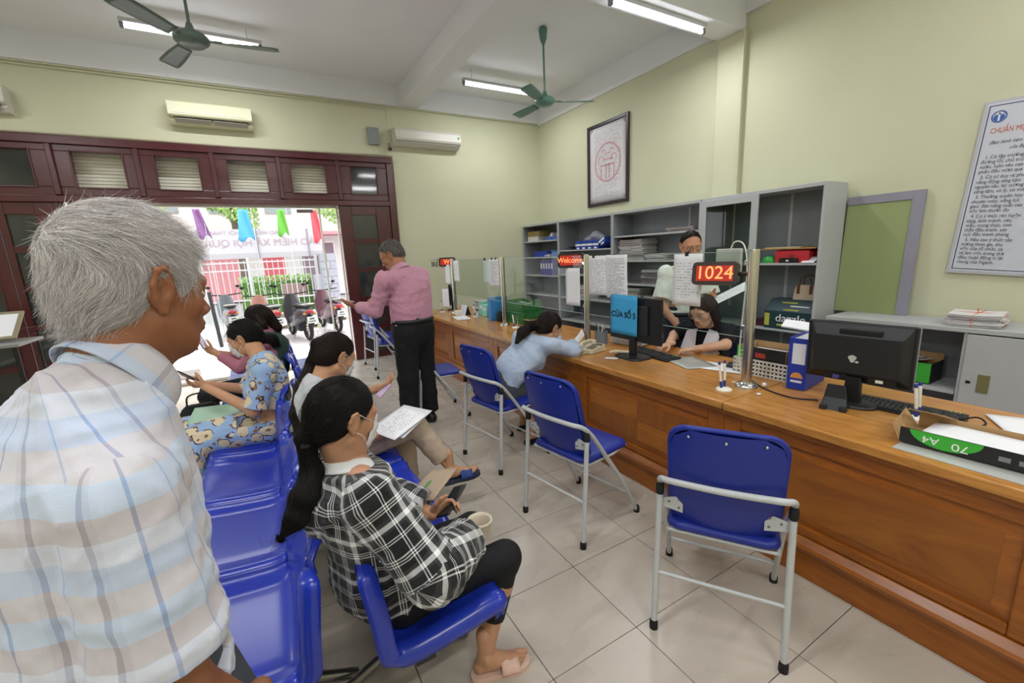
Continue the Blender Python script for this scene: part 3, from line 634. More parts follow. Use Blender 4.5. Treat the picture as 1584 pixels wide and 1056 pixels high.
sb = thing('switch_box', 'small grey electrical box beside the ivory air conditioner', 'box', (1.88, YA, 3.60)); MB().box((-.09, -.05, -.13), (.09, 0, .13)).build('body', mat('grey_box', '#8a9190', .5), sb, bevel=.008); MB().ball((.01, -.052, .0), .007).build('knob', M_white, sb); MB().tube([(.0, -.02, -.13), (.03, -.02, -.2), (.03, -.02, -.29)], .004, 6).build('wire', M_white, sb)
cm = thing('security_camera', 'small dome camera hanging by the cable above the door corner', 'camera', (2.12, YA-.03, 3.45)); MB().ball((0, -.03, -.03), (.035, .05, .035)).build('body', mat('grey_dome', '#6b655f', .4), cm); MB().ball((0, -.07, -.045), .02).build('lens', M_black, cm); MB().tube([(0, 0, .06), (0, -.01, -.01)], .018, 8).build('mount', mat('tan_mount', '#9c8a6c', .6), cm)
# ---------------------------------------------------------------- fluorescent tubes
M_lamp = mat('lit_fluorescent_tube', '#ffffff', .5, emit=9, ecol='#f4f8ff')
def tube_light(lb, a, b, up=.05, power=1.0):
    a, b = Vector(a), Vector(b); c_ = (a+b)/2; t = thing('tube_light', lb, 'lamp', c_, math.atan2(b.y-a.y, b.x-a.x), 'fluorescent tubes'); L = (b-a).length
    MB().box((-L/2-.02, -.035, .035), (L/2+.02, .035, .075)).build('fixture', mat('lamp_housing', '#c9cacc', .5), t, bevel=.004)
    MB().tube([(-L/2+.02, 0, 0), (L/2-.02, 0, 0)], .017, 12).build('tube', M_lamp, t)
    for s_ in (-1, 1): MB().box((s_*L/2-.018, -.02, -.02), (s_*L/2+.018, .02, .04)).build('lamp_holder', M_greyd, t, bevel=.003)
    if up > .05: 
        for s_ in (-1, 1): MB().tube([(s_*L*.4, 0, .07), (s_*L*.4, 0, up)], .006, 6).build('hanger', M_white, t)
    ld = bpy.data.lights.new('tube_glow', 'AREA'); ld.shape = 'RECTANGLE'; ld.size = L; ld.size_y = .05; ld.energy = TUBE_W*power; ld.color = (.97, .985, 1)
    lo = bpy.data.objects.new('tube_glow', ld); COL.objects.link(lo); lo.parent = t; lo.location = (0, 0, -.025)
    return t
tube_light('lit fluorescent tube on the ceiling behind the left fan', (-.90, 6.45, 4.20), (.38, 6.45, 4.20), .2)
tube_light('lit fluorescent tube beyond the beam near the green fan', (3.04, 6.45, 4.18), (4.36, 6.45, 4.18), .22)
tube_light('brightest lit fluorescent tube under the crossing beam', (3.19, 3.45, 3.905), (4.52, 3.45, 3.905))
for k, (x, y) in enumerate(((-3.2, 5.5), (-3.2, 1.5), (.2, 1.2), (3.7, .4), (.2, -1.8), (3.7, -2.2), (-3.2, -1.8))):
    tube_light('lit fluorescent tube on the ceiling outside the photo %s' % ('far left', 'middle left', 'above the benches', 'above the near counter', 'behind the viewer', 'behind the near counter', 'behind the viewer at left', 'above the staff side')[k], (x-.6, y, 4.28), (x+.6, y, 4.28), .12, (1.3, 1.7, 1.5, .9, 2.4, 1.8, 2.0)[k])
# ---------------------------------------------------------------- ceiling fans
def fan(lb, x, y, z, top, a0, col):
    f = thing('ceiling_fan', lb, 'fan', (x, y, z), group='ceiling fans'); m_ = mat('fan_paint_'+col.strip('#'), col, .35)
    MB().lathe([(.02, -.055), (.085, -.05), (.125, -.02), (.13, .01), (.10, .04), (.04, .06), (.02, .12)], 24).build('motor', m_, f)
    MB().tube([(0,0,.08), (0,0,top-z-.05)], .012, 10).build('rod', m_, f)
    MB().lathe([(.02, top-z-.18), (.045, top-z-.12), (.055, top-z-.03), (.05, top-z)], 16).build('canopy', m_, f)
    for k in range(3):
        a = a0 + k*2*PI/3; T = Matrix.Rotation(a, 4, 'Z')
        b = MB(T); 
        b.grid(lambda u, v: (.17+u*.47, (v-.5)*(.10+.05*math.sin(min(u*1.25, 1)*PI/2))*(1 if u < .97 else .85), -.01 + (v-.5)*.03 - .006*(v-.5)**2), 10, 4)
        bl = b.build('blade', m_, f, solid=.006)
        MB(T).box((.08, -.018, -.008), (.22, .018, .0)).build('blade_bracket', m_, bl)
    return f
fan('grey ceiling fan in front of the left lit tube', -.22, 4.72, 3.50, 4.39, math.radians(-8), '#5f6f66')
fan('green ceiling fan below the lit tube by the corner', 3.48, 4.98, 3.55, 4.39, math.radians(-25), '#5d8478')

# ================================================================ folding chairs
def make_chair():
    c = thing('folding_chair', 'x', 'chair', (0,0,0), 0, 'blue folding chairs along the counter'); hw = .245
    right = [(hw, .25, .012), (hw-.004, .10, .26), (hw-.01, -.04, .45), (hw-.006, -.13, .565), (hw-.004, -.20, .645), (hw-.015, -.25, .685), (hw-.06, -.285, .698)]
    path = spline(right + [(0, -.30, .70)] + [(-x, y, z) for x, y, z in right[::-1]], 6)
    MB().tube(path, .0125, 12).build('front_leg_and_rail', M_tubew, c)
    for s_ in (-1, 1):
        lg = MB().tube([(s_*hw, -.265, .012), (s_*(hw-.004), -.235, .35), (s_*(hw-.006), -.215, .62)], .0135, 12).build('leg', M_tubew, c)
        MB().lathe([(.012, 0), (.018, .0), (.018, .03), (.014, .04)], 14, c=(s_*hw, -.2655, 0)).build('rubber_foot', M_blackr, lg)
        MB().lathe([(.014, .60), (.017, .605), (.017, .64), (.012, .648)], 14, c=(s_*(hw-.006), -.2155, 0)).build('plug', M_blackr, lg)
        MB().lathe([(.012, 0), (.018, .0), (.018, .03), (.014, .04)], 14, c=(s_*hw, .2505, 0)).build('rubber_foot', M_blackr, c)
        # bracket plate
        pts = [(0, 0), (.085, .022), (.085, -.05), (.0, -.035)]
        MB().add([(s_*(hw-.012 - u), -.208 - .002, .58+v) for u, v in pts] + [(s_*(hw-.012-u), -.204-.002, .58+v) for u, v in pts], [(0,1,2,3), (7,6,5,4), (0,4,5,1), (1,5,6,2), (2,6,7,3), (3,7,4,0)]).build('bracket', M_tubew, c)
        for u, v in ((.07, .005), (.07, -.03), (.03, -.01)): MB().ball((s_*(hw-.012-u), -.211, .58+v), .005, n=8).build('rivet', mat('rivet', '#6a6460', .4), c)
        MB().tube([(s_*.205, -.20, .44), (s_*.21, .05, .435), (s_*.19, .20, .44)], .008, 8).build('seat_rail', M_tubew, c)
    MB().tube([(-hw, -.245, .26), (hw, -.245, .26)], .008, 10).build('stretcher', M_tubew, c)
    MB().tube([(-hw, .165, .155), (hw, .165, .155)], .008, 10).build('stretcher', M_tubew, c)
    MB().tube([(-.2, -.20, .44), (.2, -.20, .44)], .007, 8).build('seat_rail', M_tubew, c)
    # seat: rounded cushion
    def sq(cx, cy, hx, hy, r, n=6):
        return [(cx+sx*(hx-r)+r*math.cos(a), cy+sy*(hy-r)+r*math.sin(a)) for sx, sy, a0 in ((1,1,0),(-1,1,PI/2),(-1,-1,PI),(1,-1,1.5*PI)) for a in [a0+k*PI/2/n for k in range(n+1)]]
    m = MB(); L = []
    for dz, ins in ((-.012, .012), (-.008, .002), (.004, .0), (.016, .006), (.024, .03), (.027, .10)):
        L.append([(x, y, .45+dz + (.012*(y/.2)**2 if y < 0 else .01*y)) for x, y in sq(0, .0, .215-ins, .215-ins, .06)])
    m.ring(L); m.build('seat', M_blue, c)
    # backrest: curved padded shell
    outline = sq(0, 0, .212, .245, .085, 8); L = []
    def bk(x, s, d): # s height -0.245..0.245
        z = .69 + s; lean = -.165 - .135*(s+.245)/.49 + .05*(x/.21)**2 - .03*math.cos(s*5); return (x, lean + d, z)
    for d, ins in ((-.011, .014), (-.014, .004), (-.004, 0), (.004, .0), (.014, .005), (.017, .018)):
        L.append([bk(x*(1-ins/.21), s*(1-ins/.245), d) for x, s in outline])
    m = MB()
    # fill faces with grid for curvature
    def fillface(d, flip):
        n = 12
        g = MB(); o = len(m.v)
        def pt_(u, v):
            s = (v*2-1)*.231; hwid = .198
            e = max(0, abs(s)-(.231-.085)) / .085; hwid -= .075*(1-math.sqrt(max(0, 1-e*e)))
            return bk((u*2-1)*hwid, s, d)
        vs = [pt_(i/n, j/n) for j in range(n+1) for i in range(n+1)]
        fs = [(j*(n+1)+i, j*(n+1)+i+1, (j+1)*(n+1)+i+1, (j+1)*(n+1)+i) for j in range(n) for i in range(n)]
        if flip: fs = [f[::-1] for f in fs]
        m.add(vs, fs, 0, True)
    m.ring(L, cap=False); fillface(-.0115, False); fillface(.0175, True)
    b = m.build('backrest', M_blue, c)
    for x in (-.13, 0, .13): p = bk(x, .205, -.016); MB().ball(p, (.006, .003, .006), n=8).build('stud', M_chrome, b)
    # curved lower lip joining back and seat
    return c
chair0 = make_chair(); chair0.scale = (1, 1, 1.05)
def face(dx, dy): return math.atan2(-dx, dy)
chairs = [((1.648, 1.061), (.84, .545), 'nearest blue folding chair, seen from behind in front of the counter'),
          ((1.585, 1.985), (.985, .17), 'empty blue folding chair, second nearest along the counter'),
          ((1.60, 2.985), (.985, .17), 'blue folding chair that the woman in pale blue sits on'),
          ((1.47, 4.24), (.97, -.08), 'blue folding chair partly hidden behind the man in the pink shirt'),
          ((1.55, 6.25), (.92, -.2), 'blue folding chair left of the pink shirt man, nearer of the two by the door'),
          ((1.56, 6.85), (.95, .1), 'blue folding chair closest to the maroon door')]
for k, ((x, y), d, lb) in enumerate(chairs):
    if k == 0: chair0.location = (x, y, 0); chair0.rotation_euler = (0,0,face(*d)); chair0['label'] = lb
    else: dup(chair0, (x, y, 0), face(*d), lb)

# ================================================================ linked bench seats
M_pblue = mat('blue_moulded_plastic', '#1e35a8', .25, noise=.03, nscale=5, coat=.3)
SPW = .615
prof = [(.285, .395), (.300, .425), (.285, .447), (.24, .452), (.12, .436), (.0, .424), (-.06, .424), (-.095, .437), (-.112, .470), (-.125, .54), (-.142, .62), (-.162, .70), (-.178, .765), (-.190, .80), (-.202, .812), (-.216, .80)]
prof_s = spline([(0, y, z) for y, z in prof], 3)
def seat_mesh():
    n = len(prof_s)-1; nu = 32
    def fn(u, v):
        flange = 0
        if u < .06: flange = 1-u/.06; u = 0
        elif u > .94: flange = (u-.94)/.06; u = 1
        else: u = (u-.06)/.88
        flange *= min(1, max(0, (.97-v)/.16)); i = v*n; k = min(int(i), n-1); t = i-k; p = Vector(prof_s[k]).lerp(Vector(prof_s[k+1]), t); y, z = p.y, p.z
        back = min(max((z-.46)/.36, 0), 1) if v > .45 else 0
        hw = SPW/2 - .006 - .075*back**2.2 - (.02 if v < .08 else 0)*(1-v/.08 if v < .08 else 0)
        s = u*2-1; e = abs(s)
        rim = max(0, (e-.72)/.28); up = .022*rim**2*(3-2*rim) - .012*max(0, (e-.93)/.07)**2
        gr = -.004*math.exp(-((e-.68)/.05)**2)
        top = max(0, back-.72)/.28
        x = s*hw*(1 - .10*top**2*1.0)
        if v > .45: return (x, y + (up+gr)*(.4+.6*back) + .03*e**2*back - flange*.045*(1-.7*top), z - .085*top*e**4)
        return (x, y - (.03*e**4 if v < .12 else 0), z + up + gr - flange*.035)
    m = MB(); m.grid(fn, nu, n); me = m.mesh('seat', M_pblue); return me
seat_me = seat_mesh()
slot_me = MB().box((-.008, -.004, 0), (.008, .004, .003)).mesh('drain_slot', M_black)
def bench(name, lb, x, y0, n, facing, grp):
    """facing +1 = towards the counter, -1 = away"""
    rz = -PI/2 if facing > 0 else PI/2
    b = thing(name, lb, 'bench', (x, y0 + n*.638/2, 0), rz, grp)
    for k in range(n):
        off = (k - (n-1)/2) * .638 * (1 if facing < 0 else 1)
        s_ = bpy.data.objects.new('seat', seat_me); COL.objects.link(s_); s_.parent = b; s_.location = (off, 0, 0)
        md = s_.modifiers.new('thickness', 'SOLIDIFY'); md.thickness = .014; md.offset = -1
        for (dx, dy) in ((0, .03), (-.03, 0), (.03, 0), (0, 0), (0, -.03)):
            q = bpy.data.objects.new('drain_slot', slot_me); COL.objects.link(q); q.parent = s_; q.location = (dx, -.02+dy, .4225)
        MB().box((off-.12, -.12, .39), (off+.12, .16, .405)).box((off-.20, -.10, .375), (off-.16, .18, .40)).box((off+.16, -.10, .375), (off+.20, .18, .40)).build('seat_bracket', M_black, b)
    L = n*.638
    MB().box((-L/2+.05, -.035, .33), (L/2-.05, .035, .375)).build('beam', M_black, b, bevel=.004)
    for s_ in (-L/2+.38, L/2-.38):
        m = MB(); m.box((s_-.035, -.03, .10), (s_+.035, .03, .34)); m.build('leg', M_black, b, bevel=.008)
        m = MB(); m.tube(spline([(s_, -.27, .018), (s_, -.2, .05), (s_, -.06, .11), (s_, .06, .11), (s_, .2, .05), (s_, .27, .018)], 6), .02, 10); m.build('foot', mat('dull_steel', '#8e8b86', .35, metal=1), b)
    return b
G = 'blue linked bench seats'
bench('linked_bench', 'near blue linked bench facing away from the counter, beside the old man', -.155, 1.222, 4, -1, G)
bench('linked_bench', 'far blue linked bench facing away from the counter, near the doorway', -.155, 3.86, 4, -1, G)
bench('linked_bench', 'near blue linked bench facing the counter, under the plaid shirt woman', .30, 1.155, 4, 1, G)
bench('linked_bench', 'far blue linked bench facing the counter, behind the khaki trousers woman', .315, 4.15, 3, 1, G)

# ================================================================ figures: blended solids turned into one surface
def V3(*a): return np.array(a, float)
def unit(v): v = np.asarray(v, float); return v / max(np.linalg.norm(v), 1e-9)
class Field:
    def __init__(s, lo, hi, h):
        s.h = h; s.lo = np.array(lo, float); s.n = np.ceil((np.array(hi)-s.lo)/h).astype(int)+1
        s.F = np.full(s.n, .5, np.float32); s.I = np.zeros(s.n, np.int16)
        s.ax = [s.lo[i] + h*np.arange(s.n[i]) for i in range(3)]
    def sub(s, lo, hi):
        a = np.clip(np.floor((np.array(lo)-s.lo)/s.h).astype(int), 0, s.n); b = np.clip(np.ceil((np.array(hi)-s.lo)/s.h).astype(int)+1, 0, s.n)
        if np.any(b <= a): return None
        sl = tuple(slice(a[i], b[i]) for i in range(3))
        return sl, np.meshgrid(*[s.ax[i][sl[i]] for i in range(3)], indexing='ij')
    def put(s, sl, d, k, i, cut=False):
        f = s.F[sl]
        if cut:
            h = np.clip(.5 - .5*(f+d)/k, 0, 1) if k > 0 else (f < -d).astype(float)
            s.F[sl] = f*(1-h) + (-d)*h + k*h*(1-h)
            if i is not None: I = s.I[sl]; I[(-d) > f] = i
        else:
            I = s.I[sl]; I[d < f] = i
            if k > 0:
                h = np.clip(.5 + .5*(f-d)/k, 0, 1); s.F[sl] = f*(1-h) + d*h - k*h*(1-h)
            else: s.F[sl] = np.minimum(f, d)
    def cap(s, a, b, ra, rb=None, k=.02, i=0, flat=1.0, n=None, cut=False):
        a = np.asarray(a, float); b = np.asarray(b, float); rb = ra if rb is None else rb; m = max(ra, rb)*max(1, flat) + k + 3*s.h
        g = s.sub(np.minimum(a, b)-m, np.maximum(a, b)+m)
        if g is None: return s
        sl, (X, Y, Z) = g; ba = b-a; L = max(ba@ba, 1e-12)
        px, py, pz = X-a[0], Y-a[1], Z-a[2]; t = np.clip((px*ba[0]+py*ba[1]+pz*ba[2])/L, 0, 1)
        qx, qy, qz = px-t*ba[0], py-t*ba[1], pz-t*ba[2]; R = ra + (rb-ra)*t
        if flat != 1.0 and n is not None:
            n = np.asarray(n, float); u = unit(ba) if L > 1e-10 else V3(0,0,0); n = unit(n - u*(n@u)); qn = qx*n[0]+qy*n[1]+qz*n[2]
            q2 = qx*qx+qy*qy+qz*qz-qn*qn; d = (np.sqrt(np.maximum(q2, 0) + (qn/flat)**2) - R)*(.5+.5*min(flat, 1))
        else: d = np.sqrt(qx*qx+qy*qy+qz*qz) - R
        s.put(sl, d, k, i, cut); return s
    def ell(s, c, r, R=None, k=.02, i=0, cut=False):
        """R: 3x3 rows = local axes in world"""
        c = np.asarray(c, float); r = np.asarray(r, float); m = r.max() + k + 3*s.h
        g = s.sub(c-m, c+m)
        if g is None: return s
        sl, (X, Y, Z) = g; p = [X-c[0], Y-c[1], Z-c[2]]
        if R is not None: p = [p[0]*R[j][0]+p[1]*R[j][1]+p[2]*R[j][2] for j in range(3)]
        k0 = np.sqrt((p[0]/r[0])**2+(p[1]/r[1])**2+(p[2]/r[2])**2); k1 = np.sqrt((p[0]/r[0]**2)**2+(p[1]/r[1]**2)**2+(p[2]/r[2]**2)**2)
        d = k0*(k0-1)/np.maximum(k1, 1e-6)
        s.put(sl, d, k, i, cut); return s
    def plane(s, p, n, k=.004, lo=None, hi=None):
        """removes the side that n points to, inside an optional box"""
        g = s.sub(lo if lo is not None else s.lo, hi if hi is not None else s.lo+s.n*s.h)
        if g is None: return s
        sl, (X, Y, Z) = g; n = unit(n); d = (X-p[0])*n[0]+(Y-p[1])*n[1]+(Z-p[2])*n[2]
        s.put(sl, -d, k, None, True); return s
    def chain(s, pts, rs, k=.02, i=0, flat=1.0, n=None, cut=False):
        for j in range(len(pts)-1): s.cap(pts[j], pts[j+1], rs[j], rs[j+1], k, i, flat, n, cut)
        return s
    def wave(s, amp, fr, seed=0, oct=3):
        X, Y, Z = np.meshgrid(*s.ax, indexing='ij'); rs = np.random.RandomState(seed); w_ = np.zeros_like(X)
        m = np.abs(s.F) < amp*4+s.h*3
        x, y, z = X[m], Y[m], Z[m]; acc = np.zeros_like(x)
        for o in range(oct):
            for q in range(3):
                a = unit(rs.randn(3)); b = unit(rs.randn(3)); f = fr*(1.8**o)
                t = (x*a[0]+y*a[1]+z*a[2])*f + 1.6*np.sin((x*b[0]+y*b[1]+z*b[2])*f*.7+q)
                acc += ((1-np.abs(np.sin(t)))**1.6)*(.62**o)
        acc = acc/acc.max()-.4
        s.F[m] -= (acc*amp).astype(np.float32); return s
    def sample(s, P):
        q = (P - s.lo)/s.h; q = np.clip(q, 0, s.n-1.001); i = q.astype(int); f = q-i; out = 0
        for dx in (0,1):
            for dy in (0,1):
                for dz in (0,1):
                    out = out + s.F[i[:,0]+dx, i[:,1]+dy, i[:,2]+dz]*(f[:,0] if dx else 1-f[:,0])*(f[:,1] if dy else 1-f[:,1])*(f[:,2] if dz else 1-f[:,2])
        return out
    def grad(s, P):
        e = s.h*.8; g = np.stack([s.sample(P+d)-s.sample(P-d) for d in np.eye(3)*e], 1); return g/np.maximum(np.linalg.norm(g, axis=1)[:, None], 1e-9)
    def mesh(s, smooth=1):
        F = s.F; F[0] = F[-1] = .5; F[:, 0] = F[:, -1] = .5; F[:, :, 0] = F[:, :, -1] = .5
        S = F < 0; c = np.zeros(tuple(np.array(S.shape)-1), np.int8)
        for dx in (0,1):
            for dy in (0,1):
                for dz in (0,1): c += S[dx:S.shape[0]-1+dx, dy:S.shape[1]-1+dy, dz:S.shape[2]-1+dz]
        act = (c > 0) & (c < 8); idx = np.argwhere(act); nv = len(idx); vid = np.full(act.shape, -1, np.int64); vid[act] = np.arange(nv)
        cor = [(a, b, d) for a in (0,1) for b in (0,1) for d in (0,1)]; val = {q: F[idx[:,0]+q[0], idx[:,1]+q[1], idx[:,2]+q[2]] for q in cor}
        acc = np.zeros((nv, 3)); cnt = np.zeros(nv)
        for a in cor:
            for ax in range(3):
                if a[ax]: continue
                b = list(a); b[ax] = 1; b = tuple(b); va, vb = val[a], val[b]; m = (va < 0) != (vb < 0)
                t = va[m]/(va[m]-vb[m]); p = np.tile(np.array(a, float), (m.sum(), 1)); p[:, ax] += t; acc[m] += p; cnt[m] += 1
        V = s.lo + (idx + acc/cnt[:, None])*s.h; Q = []
        for ax in range(3):
            sl0 = [slice(None)]*3; sl1 = [slice(None)]*3; sl0[ax] = slice(0, -1); sl1[ax] = slice(1, None)
            A, B = S[tuple(sl0)], S[tuple(sl1)]; e = np.argwhere(A != B); o1, o2 = [(1,2),(2,0),(0,1)][ax]
            e = e[(e[:, o1] > 0) & (e[:, o2] > 0)]
            d1 = np.zeros(3, int); d1[o1] = 1; d2 = np.zeros(3, int); d2[o2] = 1
            ok = np.ones(len(e), bool)
            for q in (o1, o2): ok &= e[:, q] < act.shape[q]
            e = e[ok]
            g = lambda p: vid[p[:,0], p[:,1], p[:,2]]
            q = np.stack([g(e-d1-d2), g(e-d2), g(e), g(e-d1)], 1); ins = A[e[:,0], e[:,1], e[:,2]]
            q[~ins] = q[~ins][:, ::-1]; Q.append(q)
        Q = np.concatenate(Q); Q = Q[(Q >= 0).all(1)]
        for _ in range(smooth):
            E_ = np.concatenate([Q[:, [0,1]], Q[:, [1,2]], Q[:, [2,3]], Q[:, [3,0]]]); a = np.zeros_like(V); n_ = np.zeros(len(V))
            np.add.at(a, E_[:,0], V[E_[:,1]]); np.add.at(a, E_[:,1], V[E_[:,0]]); np.add.at(n_, E_[:,0], 1); np.add.at(n_, E_[:,1], 1)
            V = V*.5 + .5*a/np.maximum(n_, 1)[:, None]
        fc = V[Q].mean(1); gi = np.clip(np.round((fc-s.lo)/s.h).astype(int), 0, s.n-1); I = s.I[gi[:,0], gi[:,1], gi[:,2]]
        return V, Q, I

def join_parts(parts):
    V, Q, I, o = [], [], [], 0
    for v, q, i in parts: V.append(v); Q.append(q+o); I.append(i); o += len(v)
    return np.concatenate(V), np.concatenate(Q), np.concatenate(I)
def np_mesh(name, V, Q, I, mats, parent, matmap=None, uvf=None, off=None):
    """matmap: prim id -> material slot; uvf(face_centres, verts_of_loops, ids) -> uv of loops"""
    me = bpy.data.meshes.new(name); P = V - (np.array(off) if off is not None else 0)
    me.vertices.add(len(P)); me.vertices.foreach_set('co', P.astype(np.float32).ravel()); k = Q.shape[1]
    me.loops.add(Q.size); me.loops.foreach_set('vertex_index', Q.astype(np.int32).ravel()); me.polygons.add(len(Q))
    me.polygons.foreach_set('loop_start', np.arange(0, Q.size, k, dtype=np.int32)); me.polygons.foreach_set('loop_total', np.full(len(Q), k, np.int32))
    for m in (mats if isinstance(mats, (list, tuple)) else [mats]): me.materials.append(m)
    if matmap is not None: me.polygons.foreach_set('material_index', np.array([matmap.get(int(x), 0) for x in range(I.max()+1)], np.int32)[I])
    me.polygons.foreach_set('use_smooth', np.ones(len(Q), bool))
    if uvf is not None:
        uv = me.uv_layers.new(name='UVMap'); uv.data.foreach_set('uv', uvf(V, Q, I).astype(np.float32).ravel())
    me.update(calc_edges=True); me.validate()
    o = bpy.data.objects.new(name, me); COL.objects.link(o); o.parent = parent
    return o

SKIN = {}
def skin_mats(tone, lip='#9a5a50', brow='#2a211d', iris='#2a1a12'):
    m = mat('skin_'+tone.strip('#'), tone, .55, noise=.06, nscale=30, sss=.12, bump=.12, bscale=220)
    return [m, mat('lips_'+lip.strip('#'), lip, .5), mat('eye_white', '#d8d4cd', .25), mat('iris', iris, .2), mat('eyebrow_'+brow.strip('#'), brow, .8), mat('toenail', '#c08a7c', .35)]

def hframe(f, u):
    f = unit(f); u = unit(np.asarray(u, float) - f*(np.asarray(u, float)@f)); r = np.cross(f, u); return np.stack([r, f, u])   # rows: right, forward, up
def head_part(c, f, u, sc=1.0, h=.0035, ears=True, old=False, neck=None, female=False, open_=False, earbig=1.0):
    """head solid around eye-level centre c"""
    R = hframe(f, u); L = lambda x, y, z: np.asarray(c) + (R[0]*x + R[1]*y + R[2]*z)*sc
    D = Field(np.asarray(c)-.175*sc, np.asarray(c)+.175*sc, h); S = sc; rr = lambda *a: [q*S for q in a]
    D.ell(L(0, -.014, .030), rr(.076, .099, .087), R, .01)
    D.ell(L(0, .022, -.030), rr(.060, .066, .084), R, .03*S)
    D.ell(L(0, .028, -.070), rr(.048 if not female else .042, .052, .040), R, .03*S)
    D.ell(L(0, .066, -.098), rr(.022, .018, .017), R, .022*S)
    for s_ in (-1, 1):
        D.cap(L(s_*.058, -.005, -.055), L(s_*.030, .052, -.092), .016*S, .014*S, .03*S)      # jaw line
        D.ell(L(s_*.042, .056, -.024), rr(.020, .018, .018), R, .022*S)                   # cheek bones
        D.ell(L(s_*.031, .094, .000), rr(.019, .016, .013), R, .012*S, cut=True)          # eye sockets
    D.cap(L(-.038, .076, .020), L(.038, .076, .020), .011*S, .011*S, .018*S)
    D.cap(L(0, .082, .008), L(0, .106, -.030), .0075*S, .0105*S, .012*S)
    for s_ in (-1, 1): D.ell(L(s_*.0125, .096, -.035), rr(.0085, .010, .0075), R, .006*S)
    D.ell(L(0, .083, -.060), rr(.026, .016, .018), R, .014*S)
    D.ell(L(0, .094, -.057), rr(.021, .0075, .0048), R, .004*S, 1); D.ell(L(0, .0935, -.067), rr(.018, .0075, .0055), R, .004*S, 1)
    D.cap(L(-.021, .104, -.062), L(.021, .104, -.062), .0022*S, .0022*S, .003*S, 1, cut=True)
    for s_ in (-1, 1):
        D.ell(L(s_*.031, .076, .0), rr(.0135, .0125, .0125), R, 0, 2); D.ell(L(s_*.031, .0865, .0), rr(.0055, .0035, .0055), R, 0, 3)
        D.cap(L(s_*.018, .0855, .0085), L(s_*.045, .078, .007), .0042*S, .0042*S, .004*S)                 # upper lid
        D.cap(L(s_*.018, .085, -.009), L(s_*.044, .078, -.008), .0036*S, .0036*S, .004*S)
        D.cap(L(s_*.015, .0895, .0215), L(s_*.047, .080, .0225), .0036*S, .0026*S, .003*S, 4)               # brows
    if ears:
        e = earbig
        for s_ in (-1, 1):
            er = unit(R[0]*s_*.35 + R[1]*1.0); 
            E1 = [L(s_*x, y, z) for x, y, z in ((.074, .008, -.004), (.079, .006, .020*e), (.087, -.006, .031*e), (.092, -.020, .026*e), (.090, -.025, .006), (.084, -.018, -.014*e), (.077, -.004, -.031*e), (.073, .004, -.026*e))]
            D.ell(L(s_*.078, -.008, -.002), rr(.008, .019*e, .028*e), R, .006*S)
            D.chain(E1, [x*S for x in (.003, .0045, .0048, .005, .0048, .0048, .0068, .004)], .004*S)
            D.cap(L(s_*.080, .000, .012), L(s_*.086, -.012, .004), .003*S, .003*S, .004*S)
            D.ell(L(s_*.090, -.005, -.002), rr(.010, .008, .014), R, .005*S, cut=True)
    if neck is not None:
        D.cap(L(0, -.030, -.045), neck, .050*S if female else .056*S, .052*S if female else .062*S, .03*S)
        if old: D.cap(L(0, .03, -.09), np.asarray(neck)+R[1]*.03, .025*S, .03*S, .03*S)
    return D, L, R
def hand_part(w_, d, palm, side, curl=(.3, .4, .3), thumb=.5, sc=1.0, h=.0035, spread=.06, curls=None):
    """w_ wrist, d finger direction, palm = direction the palm faces, side=+1 thumb to the right of d seen from the back"""
    Y = unit(d); Z = -unit(np.asarray(palm) - Y*(np.asarray(palm)@Y)); X = np.cross(Y, Z)*side; w_ = np.asarray(w_, float)
    L = lambda x, y, z: w_ + (X*x + Y*y + Z*z)*sc
    D = Field(w_-.21*sc, w_+.21*sc, h); s = sc
    D.cap(L(0, -.06, 0), L(0, .008, 0), .028*s, .026*s, .01, flat=.78, n=Z)
    D.cap(L(.012, .02, 0), L(.018, .078, 0), .021*s, .021*s, .02*s, flat=.62, n=Z); D.cap(L(-.012, .02, 0), L(-.020, .070, 0), .021*s, .020*s, .02*s, flat=.6, n=Z)
    fx = (.030, .010, -.010, -.029); fy = (.083, .088, .085, .076); fl = (.068, .076, .071, .055); fr = (.0088, .0092, .0087, .0076)
    for j in range(4):
        c = curls[j] if curls else curl; p = np.array([fx[j]*.95, fy[j]-.006, 0.]); a = 0; sp = spread*(1.5-j)
        pts = [L(fx[j]*.8, fy[j]-.03, 0), L(*p)]
        for q, fr_ in enumerate((.44, .31, .25)):
            a += c[q]; p = p + fl[j]*fr_*np.array([math.sin(sp)*math.cos(a), math.cos(a)*math.cos(sp), -math.sin(a)]); pts.append(L(*p))
        r_ = fr[j]*s; D.chain(pts, [r_*1.1, r_*1.08, r_*.98, r_*.9, r_*.76], .0025*s)
    t = thumb; p = np.array([.024, .014, -.004]); pts = [L(*p)]; dirs = [(.75, .62, -.30*t-.1), (.55-.3*t, .80, -.35*t), (.35-.45*t, .86, -.45*t)]
    for q, l in enumerate((.044, .034, .028)): p = p + l*unit(dirs[q]); pts.append(L(*p))
    D.chain(pts, [.016*s, .012*s, .0108*s, .0085*s], .006*s)
    return D.mesh(1)
